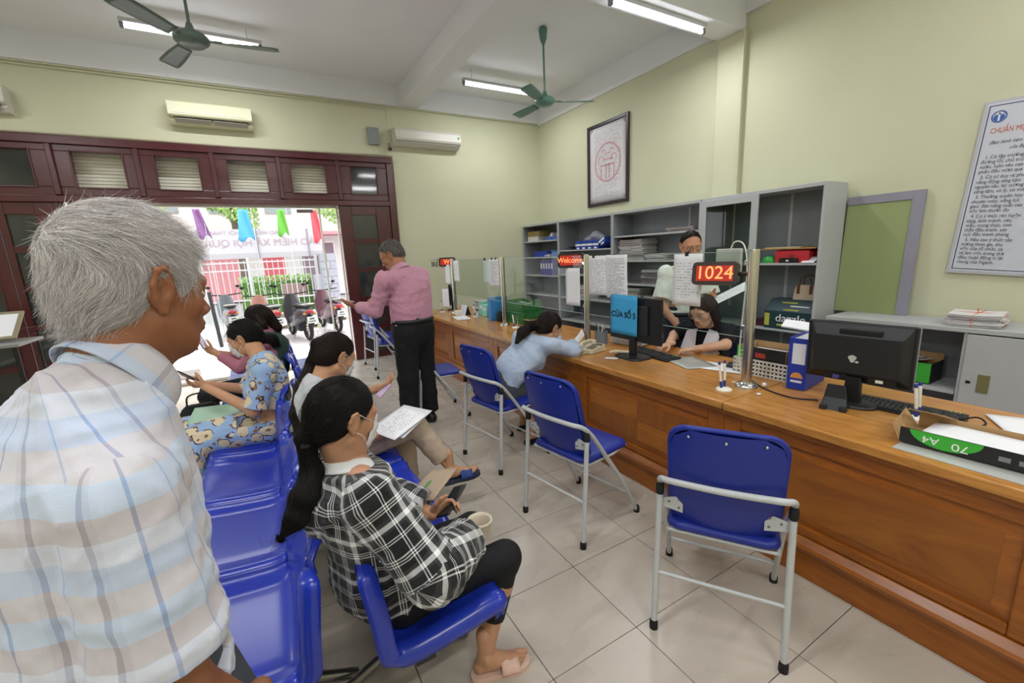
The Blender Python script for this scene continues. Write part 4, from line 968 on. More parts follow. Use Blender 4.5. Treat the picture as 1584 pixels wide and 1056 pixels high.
def foot_part(an, toe, up=(0,0,1), side=1, sc=1.0, h=.004):
    """an = ankle, toe = direction, side +1 right foot"""
    Y = unit(np.asarray(toe, float)); Z = unit(np.asarray(up) - Y*(np.asarray(up)@Y)); X = np.cross(Y, Z); an = np.asarray(an, float); L = lambda x, y, z: an + (X*x*side + Y*y + Z*z)*sc; s = sc
    D = Field(an-.24*s, an+.24*s, h)
    D.cap(L(0, 0, .09), L(0, 0, 0), .034*s, .030*s, .02); D.cap(L(0, -.025, -.05), L(0, .03, -.045), .027*s, .030*s, .02)
    D.cap(L(0, .005, -.02), L(-.004, .115, -.062), .032*s, .022*s, .03, flat=.8, n=Z); D.cap(L(-.02, .10, -.064), L(.022, .09, -.064), .018*s, .016*s, .02)
    for s_ in (-1, 1): D.ell(L(s_*.028, 0, 0), [.012*s]*3, None, .012)
    for j, (x, l, r_) in enumerate(((-.028, .062, .0125), (-.008, .058, .0092), (.008, .052, .0086), (.022, .043, .008), (.034, .032, .0078))):
        D.chain([L(x, .108-j*.006, -.066), L(x, .108-j*.006+l*.55, -.064), L(x, .108-j*.006+l, -.070)], [r_*s, r_*s*.95, r_*s*.85], .003*s)
    return D.mesh(1)

def hair_strands(D, n, flow, steps=7, seg=.006, r=.0006, seed=0, pick=None, lift=.0, off=.001, free=0, jitter=.15, taper=True):
    """thin strands combed over the surface of field D. flow(P)->dir"""
    V, Q, I = D.mesh(0); rs = np.random.RandomState(seed)
    if pick is not None: V = V[pick(V)]
    if len(V) == 0: return None
    P = V[rs.randint(0, len(V), n)] + rs.randn(n, 3)*D.h*.5; g = D.grad(P); P = P - g*(D.sample(P)[:, None]-off)
    path = [P]; jit = rs.randn(n, 3)*jitter; length = rs.uniform(.6, 1.3, n)[:, None]*seg; offs = off + rs.rand(n)*.004*0
    for k in range(steps):
        g = D.grad(P); d = flow(P) + jit
        if free and k > free: d = prev*.8 + d*.25 + g*lift
        else: d = d - g*(d*g).sum(1)[:, None] + g*lift*k/steps
        d /= np.maximum(np.linalg.norm(d, axis=1)[:, None], 1e-9); prev = d; P = P + d*length
        if not (free and k > free) and lift == 0: P = P - g*(D.sample(P)[:, None]-(off + k*.0003))
        path.append(P)
    path = np.stack(path, 1); m = steps+1                      # n,m,3
    t = np.gradient(path, axis=1); t /= np.maximum(np.linalg.norm(t, axis=2)[..., None], 1e-9); a = np.cross(t, rs.randn(n, 1, 3)); a /= np.maximum(np.linalg.norm(a, axis=2)[..., None], 1e-9); b = np.cross(t, a)
    rad = r*(rs.uniform(.7, 1.3, n)[:, None]*(np.linspace(1, .25, m)[None] if taper else np.ones((1, m))))[..., None]
    ring = [path + rad*(a*math.cos(q)+b*math.sin(q)) for q in (0, 2*PI/3, 4*PI/3)]
    Vv = np.stack(ring, 2).reshape(-1, 3); base = (np.arange(n)*m*3)[:, None, None]; k = (np.arange(m-1)*3)[None, :, None]; c = np.arange(3)[None, None, :]
    A = base+k+c; B = base+k+(c+1) % 3; Qs = np.stack([A, B, B+3, A+3], -1).reshape(-1, 4); tone = rs.rand(n)
    return Vv, Qs, np.repeat(tone, m*3)
def hair_obj(D, strands, m, parent, off, name='hair', smooth=1):
    V, Q, I = D.mesh(smooth); tone = np.full(len(V), .30)
    for st in strands:
        if st is None: continue
        o = len(V); V = np.concatenate([V, st[0]]); Q = np.concatenate([Q, st[1]+o]); tone = np.concatenate([tone, st[2]])
    ob = np_mesh(name, V, Q, np.zeros(len(Q), int), m, parent, off=off)
    at = ob.data.attributes.new('tone', 'FLOAT', 'POINT')
    if len(ob.data.vertices) == len(tone): at.data.foreach_set('value', tone.astype(np.float32))
    return ob
def hair_mat(name, c0, c1, rough=.35, spec=.6):
    m = mat(name, c0, rough, spec=spec); nt, b = nodes(m); a = N(nt, 'Attribute'); a.attribute_name = 'tone'; r = N(nt, 'ValToRGB')
    r.color_ramp.elements[0].color = lin(c0); r.color_ramp.elements[1].color = lin(c1); nt.links.new(a.outputs['Fac'], r.inputs[0]); nt.links.new(r.outputs[0], b.inputs['Base Color']); return m
H_black = hair_mat('black_hair', '#070606', '#191412', .38, .35); H_brown = hair_mat('dark_brown_hair', '#120b09', '#30221c', .4, .35); H_grey = hair_mat('silver_hair', '#8f8784', '#f8f3f3', .55, .3)
H_salt = hair_mat('salt_and_pepper_hair', '#2e2b2a', '#8b8683', .55)

def limb_uv(segs):
    """segs: id -> (a, b, ref, radius). cylindrical cloth coordinates in metres"""
    def f(V, Q, I):
        P = V[Q]; fc = P.mean(1); out = np.zeros((len(Q), Q.shape[1], 2))
        vz = segs.get('vz')
        for i, sg_ in segs.items():
            if i == 'vz': continue
            a, b, ref, rad = sg_
            m = I == i
            if not m.any(): continue
            a = np.asarray(a, float); ax = unit(np.asarray(b)-a); ref = unit(np.asarray(ref)-ax*(np.asarray(ref)@ax)); s = np.cross(ax, ref)
            q = P[m]-a; v = q@ax; th = np.arctan2(q@s, q@ref); qc = fc[m]-a; tc = np.arctan2(qc@s, qc@ref)[:, None]
            th = tc + (th-tc+PI) % (2*PI) - PI
            out[m, :, 0] = th*rad; out[m, :, 1] = P[m][:, :, 2] if vz else v
        return out.reshape(-1, 2)
    return f
def slab_uv(o, ax_u, ax_v):
    def f(V, Q, I):
        P = V[Q]-np.asarray(o); return np.stack([P@unit(ax_u), P@unit(ax_v)], -1).reshape(-1, 2)
    return f
def mirror_dict(d): return d

def SEG_(J, fwd, side, vz=False):
    d = {0: (J['pel'], J['chest'], fwd, .17), 1: (J['pel'], J['chest'], fwd, .17), 2: (J['sL'], J['eL'], side, .06), 3: (J['eL'], J['wL'], side, .05), 4: (J['sR'], J['eR'], side, .075), 5: (J['eR'], J['wR'], side, .05)}
    if vz: d['vz'] = True
    return d
def lerp(a, b, t): return np.asarray(a, float)*(1-t) + np.asarray(b, float)*t
def bbox(pts, m): P = np.array(pts); return P.min(0)-m, P.max(0)+m
def figure(lb, J, base, tone='#b98466', fem=False, R=1.0, waist=.135, shirt=None, pants=None, head_opt=None, hands=None, feet=None, hair_fn=None, group=None, vox=.009, brow='#2a211d', head_vox=.0045, hs=1.0, armk=.04, TW=1.0, dress=None, neck_r=1.0):
    p = thing('person', lb, 'person', base, 0, group); off = np.array(base, float)
    J = {k: np.asarray(v, float) for k, v in J.items()}
    side = unit(J['sR']-J['sL']); hs_ = unit(J['hipR']-J['hipL']); spine = unit(J['chest']-J['pel']); fwd = unit(np.cross(spine, side)) * 1.0
    fwd = -fwd if fwd @ J['hf'] < 0 and abs(fwd @ J['hf']) > .3 else fwd
    mid = lerp(J['pel'], J['chest'], .45) if 'mid' not in J else J['mid']
    def torso(D, inf, k=.05, ids=0, low=True, belly=0):
        T_=TW*R
        D.chain([J['pel'], mid], [.150*T_+inf, waist*T_+inf], k, ids, .72+belly*.2, fwd)
        D.cap(mid, J['chest'], waist*T_+inf, .150*T_+inf, k, ids, .74+belly*.1, fwd)
        up = lerp(J['chest'], J['nk'], .55)
        D.cap(J['chest'], up, .150*T_+inf, .105*T_+inf, k, ids, .72, fwd)
        D.cap(J['sL'], J['sR'], .055*R+inf*.8, .055*R+inf*.8, k, ids)
        D.cap(lerp(J['sL'], J['sR'], .25), lerp(J['nk'], J['chest'], .0), .045*R+inf, .050*R+inf*.6, .05, ids); D.cap(lerp(J['sL'], J['sR'], .75), J['nk'], .045*R+inf, .050*R+inf*.6, .05, ids)
        if fem:
            for s_ in (-1, 1): D.ell(J['chest']-spine*.07+fwd*(.085*R)+side*s_*.072, [.062+inf*.6]*3, None, .03, ids)
        if belly: D.ell(mid+fwd*.07-spine*.03, [.11+inf, .09+inf, .12+inf], np.stack([side, fwd, spine]), .05, ids)
    def arm(D, S, inf, k=.025, t1=2.0, i1=0, i2=0, flare=0, kend=0):
        s, e, w_ = J['s'+S], J['e'+S], J['w'+S]
        u = min(t1, 1); D.cap(s, lerp(s, e, u), .050*R+inf, (.050+(.038-.050)*u)*R+inf+flare*u, armk, i1)
        if t1 > 1: v = t1-1; D.cap(e, lerp(e, w_, v), .040*R+inf+flare, (.041+(.027-.041)*v)*R+inf+flare, k, i2)
    def leg(D, S, inf, k=.03, t1=2.0, i1=0, i2=0, flare=0):
        h_, n, a = J['hip'+S], J['k'+S], J['a'+S]
        u = min(t1, 1); D.cap(h_, lerp(h_, n, u), .082*R+inf, (.082+(.055-.082)*u)*R+inf+flare*.3, .05, i1)
        if t1 > 1: v = t1-1; D.cap(n, lerp(n, a, v), .056*R+inf+flare*.3, (.056+(.034-.056)*v)*R+inf+flare, k, i2)
    parts = []
    keys = [J[k] for k in J if k[0] in 'spnewhka' and k not in ('side',) and J[k].shape == (3,) and k not in ('hf', 'hu') and not k.startswith('hd') and not k.startswith('palm')]
    lo, hi = bbox([J[k] for k in ('pel','chest','nk','sL','sR','eL','eR','wL','wR','hipL','hipR','kL','kR','aL','aR') if k in J], .22)
    D = Field(lo, hi, vox); torso(D, -.012)
    for S in 'LR': arm(D, S, 0); leg(D, S, -.004)
    for S in 'LR':
        fw_ = J['k'+S]-J['a'+S]; D.ell(lerp(J['k'+S], J['a'+S], .28) - unit(np.cross(hs_, unit(fw_)))*0, [.05*R]*3, None, .03)
    D.cap(J['nk'], J['head'] - J['hu']*.10 - J['hf']*.02, .055*R*neck_r, .050*R*neck_r, .03)
    parts.append(D.mesh(1))
    ho = dict(female=fem); ho.update(head_opt or {})
    HD, HL, HR = head_part(J['head'], J['hf'], J['hu'], sc=hs, h=head_vox, neck=lerp(J['nk'], J['head'], .1), **ho)
    hV, hQ, hI = HD.mesh(1); parts.append((hV, hQ, hI))
    for S in 'LR':
        hd = (hands or {}).get(S)
        if hd is None: continue
        parts.append(hand_part(J['w'+S], hd['d'], hd['palm'], hd.get('side', 1 if S == 'L' else -1), hd.get('curl', (.3,.4,.3)), hd.get('thumb', .5), hd.get('sc', .95 if not fem else .88), hd.get('h', .0045), hd.get('spread', .06), hd.get('curls')))
    for S in 'LR':
        ft = (feet or {}).get(S)
        if ft is None: continue
        parts.append(foot_part(J['a'+S], ft['d'], ft.get('up', (0,0,1)), 1 if S == 'R' else -1, ft.get('sc', .95 if not fem else .88), ft.get('h', .005)))
    V, Q, I = join_parts(parts)
    np_mesh('body', V, Q, I, skin_mats(tone, brow=brow), p, {1:1, 2:2, 3:3, 4:4, 5:5}, off=off)
    def finish(D, name, m, segs, uvf=None, sm=1):
        V, Q, I = D.mesh(sm); return np_mesh(name, V, Q, I, m, p, uvf=uvf or limb_uv(segs), off=off)
    if pants:
        D = Field(*bbox([J['pel'], J['hipL'], J['hipR'], J['kL'], J['kR'], J['aL'], J['aR']], .24), pants.get('vox', .009)); inf = pants.get('inf', .008); t = pants.get('t', 1.9)
        D.cap(lerp(J['pel'], mid, .55), J['pel'], waist*R+inf*.5, .150*R+inf, .03, 1, .74, fwd); D.cap(J['pel'], lerp(J['hipL'], J['hipR'], .5), .145*R+inf, .13*R+inf, .05, 1, .78, fwd)
        tt = {'L': t if not isinstance(t, dict) else t['L'], 'R': t if not isinstance(t, dict) else t['R']}
        for S, a_, b_ in (('L', 2, 3), ('R', 4, 5)): leg(D, S, inf, t1=tt[S], i1=a_, i2=b_, flare=pants.get('flare', .0))
        if pants.get('fold', .006): D.wave(pants.get('fold', .006), pants.get('freq', 12)*2.9, pants.get('seed', 1))
        for S in 'LR':
            v = tt[S]-1
            if v > 0 and v < 1.2:
                c = lerp(J['k'+S], J['a'+S], v); n = J['a'+S]-J['k'+S]; D.plane(c, n, .002, c-.13, c+.13)
        finish(D, pants.get('name', 'trousers'), pants['mat'], {1: (J['pel'], mid, fwd, .16), 2: (J['hipL'], J['kL'], side, .08), 3: (J['kL'], J['aL'], side, .05), 4: (J['hipR'], J['kR'], side, .08), 5: (J['kR'], J['aR'], side, .05)})
        if pants.get('belt'):
            c = lerp(J['pel'], mid, .42); n = 48; m = MB(); L = []
            for dz, e in ((-.018, .0), (-.018, .012), (.018, .012), (.018, 0)):
                L.append([tuple(c + spine*dz + side*math.cos(2*PI*q/n)*(waist*R+.012+e+pants['belt']) + fwd*math.sin(2*PI*q/n)*(waist*R+.012+e+pants['belt'])*.78) for q in range(n)])
            m.ring(L, cap=False).build('belt', mat('dark_leather_belt', '#25282a', .4), p, world=True)
    if shirt:
        D = Field(*bbox([J['pel'], J['chest'], J['nk'], J['sL'], J['sR'], J['eL'], J['eR'], J['wL'], J['wR']], .27), shirt.get('vox', .008)); inf = shirt.get('inf', .014); t = shirt.get('t', 2.0)
        torso(D, inf, .05, 1, belly=shirt.get('belly', 0))
        if 'hem' in shirt:   # lengthen below the pelvis
            for q, r_ in shirt['hem']: D.cap(J['pel'], q, .15*R+inf, r_, .05, 1, .8, fwd)
        for S, a_, b_ in (('L', 2, 3), ('R', 4, 5)): arm(D, S, inf*shirt.get('sl', .8), t1=t, i1=a_, i2=b_, flare=shirt.get('flare', .0))
        for e_ in shirt.get('extra', []): D.cap(*e_)
        if shirt.get('fold', .006): D.wave(shirt.get('fold', .006), shirt.get('freq', 10)*3.2, shirt.get('seed', 2))
        for S in 'LR':
            s_, e, w_ = J['s'+S], J['e'+S], J['w'+S]
            c, n = (lerp(s_, e, t), e-s_) if t <= 1 else (lerp(e, w_, t-1), w_-e); D.plane(c, n, .002, c-.11, c+.11)
        hc = shirt.get('cut', (J['pel']-spine*.06, -spine)); D.plane(hc[0], hc[1], .003)
        nk = unit(shirt.get('nkdir', J['head']-J['nk'])); c = J['nk']+nk*shirt.get('neck', .035); D.plane(c, nk, .004, c-.16, c+.16)
        for pl in shirt.get('planes', []): D.plane(*pl)
        finish(D, shirt.get('name', 'shirt'), shirt['mat'], {0: (J['pel'], J['chest'], fwd, .17), 1: (J['pel'], J['chest'], fwd, .17), 2: (J['sL'], J['eL'], side, .06), 3: (J['eL'], J['wL'], side, .05), 4: (J['sR'], J['eR'], side, .06), 5: (J['eR'], J['wR'], side, .05)}, shirt.get('uv') or limb_uv(SEG_(J, fwd, side, shirt.get('vz'))))
        if shirt.get('collar'): nk = unit(shirt['nkdir']) if 'nkdir' in shirt else nk; collar(p, J['nk']+nk*shirt.get('collar_z', .03), nk, J['hf'] if not shirt.get('cf') is None else fwd, shirt['mat'], shirt['collar'], fl=shirt.get('collar_fl', 1.0))
    if hair_fn: hair_fn(p, off, J, HD, HL, HR)
    return p, J, HL, HR, fwd, side, spine
def collar(p, c, up, f, m, r=.075, h_=.045, drop=.035, fl=1.0):
    up = unit(up); f = unit(np.asarray(f)-up*(np.asarray(f)@up)); s = np.cross(f, up); n = 40; rows = []
    for (dr, dz, gap) in ((.0, -.012, .25), (-.004, h_*.9, .30), (.004, h_, .32), (.014, h_*.75, .33), (.026, h_*.75-drop, .30), (.030, h_*.6-drop, .30)):
        row = []
        for k in range(n+1):
            a = gap + (2*PI-2*gap)*k/n; fr_ = math.cos(a); d = max(0, fr_)**4
            row.append(tuple(c + (f*fr_*1.08 + s*math.sin(a)*.95)*(r+dr*fl) + up*(dz - d*(.035 if dr > .01 else .02) - .012*max(0, fr_))))
        rows.append(row)
    o = MB().ring(rows, close=False, cap=False).build('collar', m, p, solid=.003, world=True); 
    me = o.data; uv = me.uv_layers.new(name='UVMap')
    for l in me.loops: i = l.vertex_index; uv.data[l.index].uv = ((i % (n+1))/(n+1)*.4, (i//(n+1))*.02)
def mask_face(p, L, R, sc=1.0, m=None):
    """pleated cloth face mask over nose, mouth and chin"""
    m = m or mat('white_mask_cloth', '#dfe0e4', .7, bump=.1, bscale=200)
    def fn(u, v):
        x = (u-.5)*2; z = .004 - v*.112; y = .113 - .052*abs(x)**2.2 - .018*(v-.35)**2*2 - (.02 if v > .9 else 0)*abs(x)*0 - .01*(v < .05) + .0025*math.sin(v*22)*(1-abs(x)**4)
        if v < .3: y -= (.3-v)*.05*(abs(x)*2)
        return tuple(L(x*(.062-.010*v), y - .012*max(0, v-.75)*4, z))
    o = MB().grid(fn, 16, 14).build('face_mask', m, p, solid=.002, world=True)
    for s_ in (-1, 1):
        pts = spline([L(s_*.058, .062, -.004), L(s_*.072, .03, .010), L(s_*.082, .004, .024), L(s_*.089, -.020, .012), L(s_*.083, -.014, -.018), L(s_*.072, .03, -.045), L(s_*.050, .065, -.092)], 5)
        MB().tube(pts, .0014, 6).build('ear_loop', m, o, world=True)
def glasses(p, L, col='#5a4a42', w_=.03, h_=.021, rim=.0014):
    gm = mat('glasses_frame_'+col.strip('#'), col, .3, metal=.4)
    g = MB()
    for s_ in (-1, 1):
        g.tube([L(s_*.033 + w_*math.cos(a)*.85, .105 - .012*abs(math.cos(a))*(1 if math.cos(a)*s_*s_ > 0 else 0), .0 + h_*math.sin(a)) for a in [2*PI*k/20 for k in range(21)]], rim, 6)
        g.tube([L(s_*.058, .098, .006), L(s_*.076, .06, .010), L(s_*.082, -.002, .014), L(s_*.084, -.018, .0)], rim, 6)
    g.tube([L(-.010, .109, .005), L(0, .111, .008), L(.010, .109, .005)], rim, 6)
    o = g.build('glasses', gm, p, world=True)
    for s_ in (-1, 1):
        MB().add([tuple(L(s_*.033 + w_*math.cos(a)*.83, .105, h_*.97*math.sin(a))) for a in [2*PI*k/16 for k in range(16)]], [tuple(range(16))]).build('lens', M_glass, o, world=True)
def phone_obj(c, x, n, lb, w_=.075, l_=.155, col='#1c1c20', scr='#c9bfd6', glow=.3):
    """x = long direction, n = screen normal"""
    t = thing('phone', lb, 'phone', c); T = frame4((0,0,0), x, n)
    MB(T).box((-l_/2, -w_/2, -.004), (l_/2, w_/2, .004)).build('body', mat('phone_body_'+col.strip('#'), col, .3), t, bevel=.003)
    MB(T).box((-l_/2+.006, -w_/2+.004, .004), (l_/2-.006, w_/2-.004, .0046)).build('screen', mat('phone_screen_'+scr.strip('#'), scr, .1, emit=glow), t); return t

def ponytail_hair(p, off, J, HD, HL, HR, m, tie, tail, rr, seed=0, front=.078, n=2600, h=.006, strand=.0008, side_down=.0, bun=False, top=1.0):
    """smooth hair pulled to a tie point (head coordinates), then a tail through world points"""
    R = HR; tw = HL(*tie); P_ = [tw] + [np.asarray(q, float) for q in tail]
    lo, hi = bbox([HL(0,0,0)] + P_, .16); D = Field(lo, hi, h)
    D.ell(HL(0, -.014, .033), [.087, .107, .096*top], R, .0); D.ell(HL(0, -.045, -.01), [.078, .075, .075], R, .03)
    # clear the face and neck
    D.ell(HL(0, .105, -.030), [.073, .062, .104], R, .012, cut=True); D.plane(HL(0, .052, .02), R[1]*1.0 - R[2]*.9 , .01, HL(0,0,0)-.16, HL(0,0,0)+.16)
    for s_ in (-1, 1):
        D.ell(HL(s_*.085, .016, -.030), [.024, .040, .045], R, .01, cut=True)
        if side_down: D.cap(HL(s_*.072, .045, .05), HL(s_*.078, .03, -.02), .010, .012, .02)
    D.plane(HL(0, -.03, -.060), -R[2] + R[1]*.35, .02, HL(0,0,0)-.15, HL(0,0,0)+.15)
    D.cap(HL(tie[0]*.6, tie[1]*.72, tie[2]*.9), tw, .035, rr[0], .03)
    D.chain(P_, rr, .02)
    T_ = np.array(P_)
    def flow(P):
        # towards the tie on the head, along the tail beyond
        dt = tw - P; d = dt/np.maximum(np.linalg.norm(dt, axis=1)[:, None], 1e-6)
        best = np.full(len(P), 9.); tg = np.zeros_like(P)
        for q in range(len(T_)-1):
            ba = T_[q+1]-T_[q]; t = np.clip(((P-T_[q])@ba)/(ba@ba), 0, 1); dist = np.linalg.norm(P-T_[q]-t[:, None]*ba, axis=1); mm = dist < best; best[mm] = dist[mm]; tg[mm] = unit(ba)
        hd = np.linalg.norm(P-HL(0, -.014, .03), axis=1) < .125
        near = (best < max(rr)*1.25) & ~(hd & (np.linalg.norm(dt, axis=1) > rr[0]*1.3))
        d[near] = tg[near]; return d
    D.wave(.0018, 60, seed, 2)
    st = hair_strands(D, n, flow, 9, .014, strand, seed, jitter=.08, off=.0008)
    st2 = hair_strands(D, n//12, flow, 9, .014, strand*.7, seed+1, jitter=.3, off=.002, lift=.25)
    hair_obj(D, [st, st2], m, p, off)
    return tw
def long_hair(p, off, J, HD, HL, HR, m, tips, rr, seed=0, n=2600, h=.006, strand=.0008, fringe=True):
    """loose hair hanging from the crown; tips: list of chains in world space"""
    R = HR; pts = [HL(0,0,0)] + [q for ch in tips for q in ch]; lo, hi = bbox(pts, .15); D = Field(lo, hi, h)
    D.ell(HL(0, -.014, .033), [.089, .108, .097], R, .0); D.ell(HL(0, -.04, -.02), [.082, .08, .09], R, .03)
    D.ell(HL(0, .105, -.035), [.066, .060, .100], R, .012, cut=True)
    for ch, r_ in zip(tips, rr): D.chain([np.asarray(q, float) for q in ch], r_, .025)
    D.ell(HL(0, .09, -.05), [.050, .055, .085], R, .012, cut=True)
    D.wave(.003, 45, seed, 2); T_ = [np.array(ch, float) for ch in tips]
    def flow(P):
        d = np.tile(-R[2], (len(P), 1)) + (P-HL(0, 0, .03))*1.5*np.array(1.0); best = np.full(len(P), .07)
        for ch in T_:
            for q in range(len(ch)-1):
                ba = ch[q+1]-ch[q]; t = np.clip(((P-ch[q])@ba)/(ba@ba), 0, 1); dist = np.linalg.norm(P-ch[q]-t[:, None]*ba, axis=1); mm = dist < best; best[mm] = dist[mm]; d[mm] = unit(ba)
        return d
    hair_obj(D, [hair_strands(D, n, flow, 9, .013, strand, seed, jitter=.12)], m, p, off)
def short_hair(p, off, J, HD, HL, HR, m, seed=0, n=2200, h=.005, strand=.0007, line=.058, thick=1.0, seg=.006, sideburn=True, low=-.045):
    R = HR; D = Field(HL(0,0,0)-.15, HL(0,0,0)+.15, h)
    t = thick; D.ell(HL(0, -.015, .033), [.0775+.006*t, .0995+.007*t, .088+.008*t], R, 0); D.ell(HL(0, -.05, -.012), [.068+.004*t, .058+.006*t, .060], R, .02)
    D.plane(HL(0, line-.008, .072), R[1]*1.0-R[2]*.75, .006); D.plane(HL(0, -.06, low), -R[2]+R[1]*.25, .012)
    for s_ in (-1, 1): D.ell(HL(s_*.082, .022, -.035), [.026, .045, .047], R, .01, cut=True)
    D.ell(HL(0, .085, -.02), [.07, .05, .075], R, .01, cut=True); D.wave(.002, 55, seed, 2)
    def flow(P):
        q = P-HL(0, -.03, .10); x = q@R[0]; y = q@R[1]; z = q@R[2]
        return R[1][None]*(.5*(z[:, None] > -.03)+.0) + R[0][None]*np.sign(x)[:, None]*.35 - R[2][None]*(.4+(-z*6).clip(0, 2))[:, None] - R[1][None]*(y < -.02)[:, None]*.4
    hair_obj(D, [hair_strands(D, n, flow, 6, seg, strand, seed, jitter=.35, lift=.18, off=.0005)], m, p, off)

# ---------------------------------------------------------------- cloth materials (cloth coordinates in metres)
def band(nt, coord, period, stops, off=0):
    fr = MA(nt, 'FRACT', MA(nt, 'ADD', MA(nt, 'DIVIDE', coord, period), off)); r = N(nt, 'ValToRGB'); r.color_ramp.interpolation = 'CONSTANT'; el = r.color_ramp.elements
    while len(el) > 1: el.remove(el[-1])
    el[0].position = stops[0][0]; el[0].color = lin(stops[0][1])
    for p, c in stops[1:]: e = el.new(p); e.color = lin(c)
    nt.links.new(fr, r.inputs[0]); return r.outputs[0]
def plaid(name, pu, su, pv, sv, mixf=.5, rough=.8, weave=1400, rot=0):
    m = mat(name, '#888888', rough, sheen=.2); nt, b = nodes(m); uv = N(nt, 'TexCoord').outputs['UV']; mp = N(nt, 'Mapping'); mp.inputs['Rotation'].default_value = (0, 0, rot); nt.links.new(uv, mp.inputs[0])
    ns = N(nt, 'TexNoise'); ns.inputs['Scale'].default_value = 9; nt.links.new(mp.outputs[0], ns.inputs[0]); 
    sp = N(nt, 'SeparateXYZ'); nt.links.new(mp.outputs[0], sp.inputs[0])
    a = band(nt, sp.outputs[0], pu, su); c = band(nt, sp.outputs[1], pv, sv)
    nt.links.new(MIX(nt, mixf, a, c), b.inputs['Base Color'])
    n2 = N(nt, 'TexNoise'); n2.inputs['Scale'].default_value = weave/4; nt.links.new(uv, n2.inputs[0]); bp = N(nt, 'Bump'); bp.inputs['Strength'].default_value = .25; bp.inputs['Distance'].default_value = .002
    nt.links.new(n2.outputs[0], bp.inputs['Height']); nt.links.new(bp.outputs[0], b.inputs['Normal']); return m
M_oldshirt = plaid('pale_checked_shirt', .15, [(0, '#bfc4d6'), (.12, '#6480b8'), (.155, '#c0c5d6'), (.40, '#b4b8cb'), (.46, '#7d809c'), (.51, '#bcc0d0'), (.74, '#b8c0d4'), (.80, '#7f9ccb'), (.82, '#c2c6d8')],
                   .17, [(0, '#b4c6dc'), (.22, '#c6b9b4'), (.42, '#adbdd8'), (.62, '#ccced8'), (.80, '#bba9a2')], .5)
W, G_, K = '#ececee', '#38383d', '#060608'
tart = [(0, K), (.16, W), (.185, K), (.215, W), (.24, K), (.27, W), (.295, K), (.42, G_), (.50, W), (.60, G_), (.66, K), (.80, W), (.82, K), (.85, W), (.87, K)]
M_tartan = plaid('black_white_checked_cotton', .15, tart, .15, tart, .5, weave=1000, rot=.12)
def floral(name):
    m = mat(name, '#89a9d2', .8, sheen=.1); nt, b = nodes(m); tc = N(nt, 'TexCoord').outputs['Object']
    n = N(nt, 'TexNoise'); n.inputs['Scale'].default_value = 14; nt.links.new(tc, n.inputs[0]); ad = N(nt, 'VectorMath', operation='MULTIPLY_ADD'); nt.links.new(n.outputs['Color'], ad.inputs[0]); ad.inputs[1].default_value = (.05, .05, .05); nt.links.new(tc, ad.inputs[2])
    v = N(nt, 'TexVoronoi'); v.inputs['Scale'].default_value = 13; nt.links.new(ad.outputs[0], v.inputs['Vector']); v2 = N(nt, 'TexVoronoi'); v2.inputs['Scale'].default_value = 21; nt.links.new(ad.outputs[0], v2.inputs['Vector'])
    cream = MA(nt, 'LESS_THAN', v.outputs['Distance'], .46); edge = MA(nt, 'MULTIPLY', MA(nt, 'LESS_THAN', v.outputs['Distance'], .54), MA(nt, 'GREATER_THAN', n.outputs[0], .50)); br = MA(nt, 'LESS_THAN', v2.outputs['Distance'], .26)
    c = MIX(nt, edge, lin('#94b0d8'), lin('#4a3436')); c = MIX(nt, cream, c, lin('#d5c6a8')); c = MIX(nt, br, c, lin('#8d6a58'))
    nt.links.new(c, b.inputs['Base Color']); return m
M_floral = floral('pale_blue_floral_cotton')
M_pinkshirt = mat('pink_shirt_cotton', '#c28ba1', .75, noise=.03, nscale=6, sheen=.2, bump=.1, bscale=300)
M_blacktr = mat('black_trouser_cloth', '#0a0b10', .8, noise=.1, nscale=8)
M_khaki = mat('khaki_cotton', '#b3a08c', .85, noise=.06, nscale=9, bump=.15, bscale=200)
M_ltblue = mat('pale_blue_cotton', '#b3c2da', .8, noise=.03, nscale=7, bump=.1, bscale=250)
M_wshirt = mat('white_shirt_cotton', '#e4e5e1', .75, noise=.02, nscale=6)
M_greysk = mat('dark_grey_cotton', '#41454d', .85, noise=.05)
M_lgrey = mat('pale_grey_knit', '#b9bcc2', .85)
def P3(a): return np.array(a, float)
# body scale used for all figures (matches the furniture)
BS = 1.08

# ================================================================ 1 the old man in front
H = P3((-0.177,0.927,1.624)); F = unit(V3(.80, .60, -.15)); Rt = unit(np.cross(F, V3(0,0,1))); U = unit(np.cross(Rt, F) + F*.0)
Fb = unit(V3(.70, .71, 0)); Rb = unit(np.cross(Fb, V3(0,0,1)))
nk = H - Fb*.070 - V3(0,0,.150); z0 = V3(0,0,1)
ch = nk - Fb*.045 - z0*.20 - Rb*.050; sr_ = P3((-0.210,0.746,1.351))
J = dict(head=H, hf=F, hu=U, nk=nk, chest=ch, pel=ch - z0*.42 + Fb*.02, mid=ch - z0*.2 - Fb*.01, sR=sr_, sL=nk - Rb*.225 - z0*.105 - Fb*.04,
         eR=sr_ + Rb*.035 - z0*.30 - Fb*.01, wR=sr_ + Rb*.02 - z0*.53 + Fb*.12, eL=nk - Rb*.25 - z0*.35 - Fb*.04, wL=nk - Rb*.22 - z0*.60 + Fb*.08)
pf = J['pel'] - z0*.05
for S, q in (('R', .1), ('L', -.1)):
    J['hip'+S] = pf + Rb*q; J['k'+S] = pf + Rb*q*1.05 - z0*.44 + Fb*.02; J['a'+S] = V3(*(pf + Rb*q*1.1 - Fb*.01)[:2], .09)
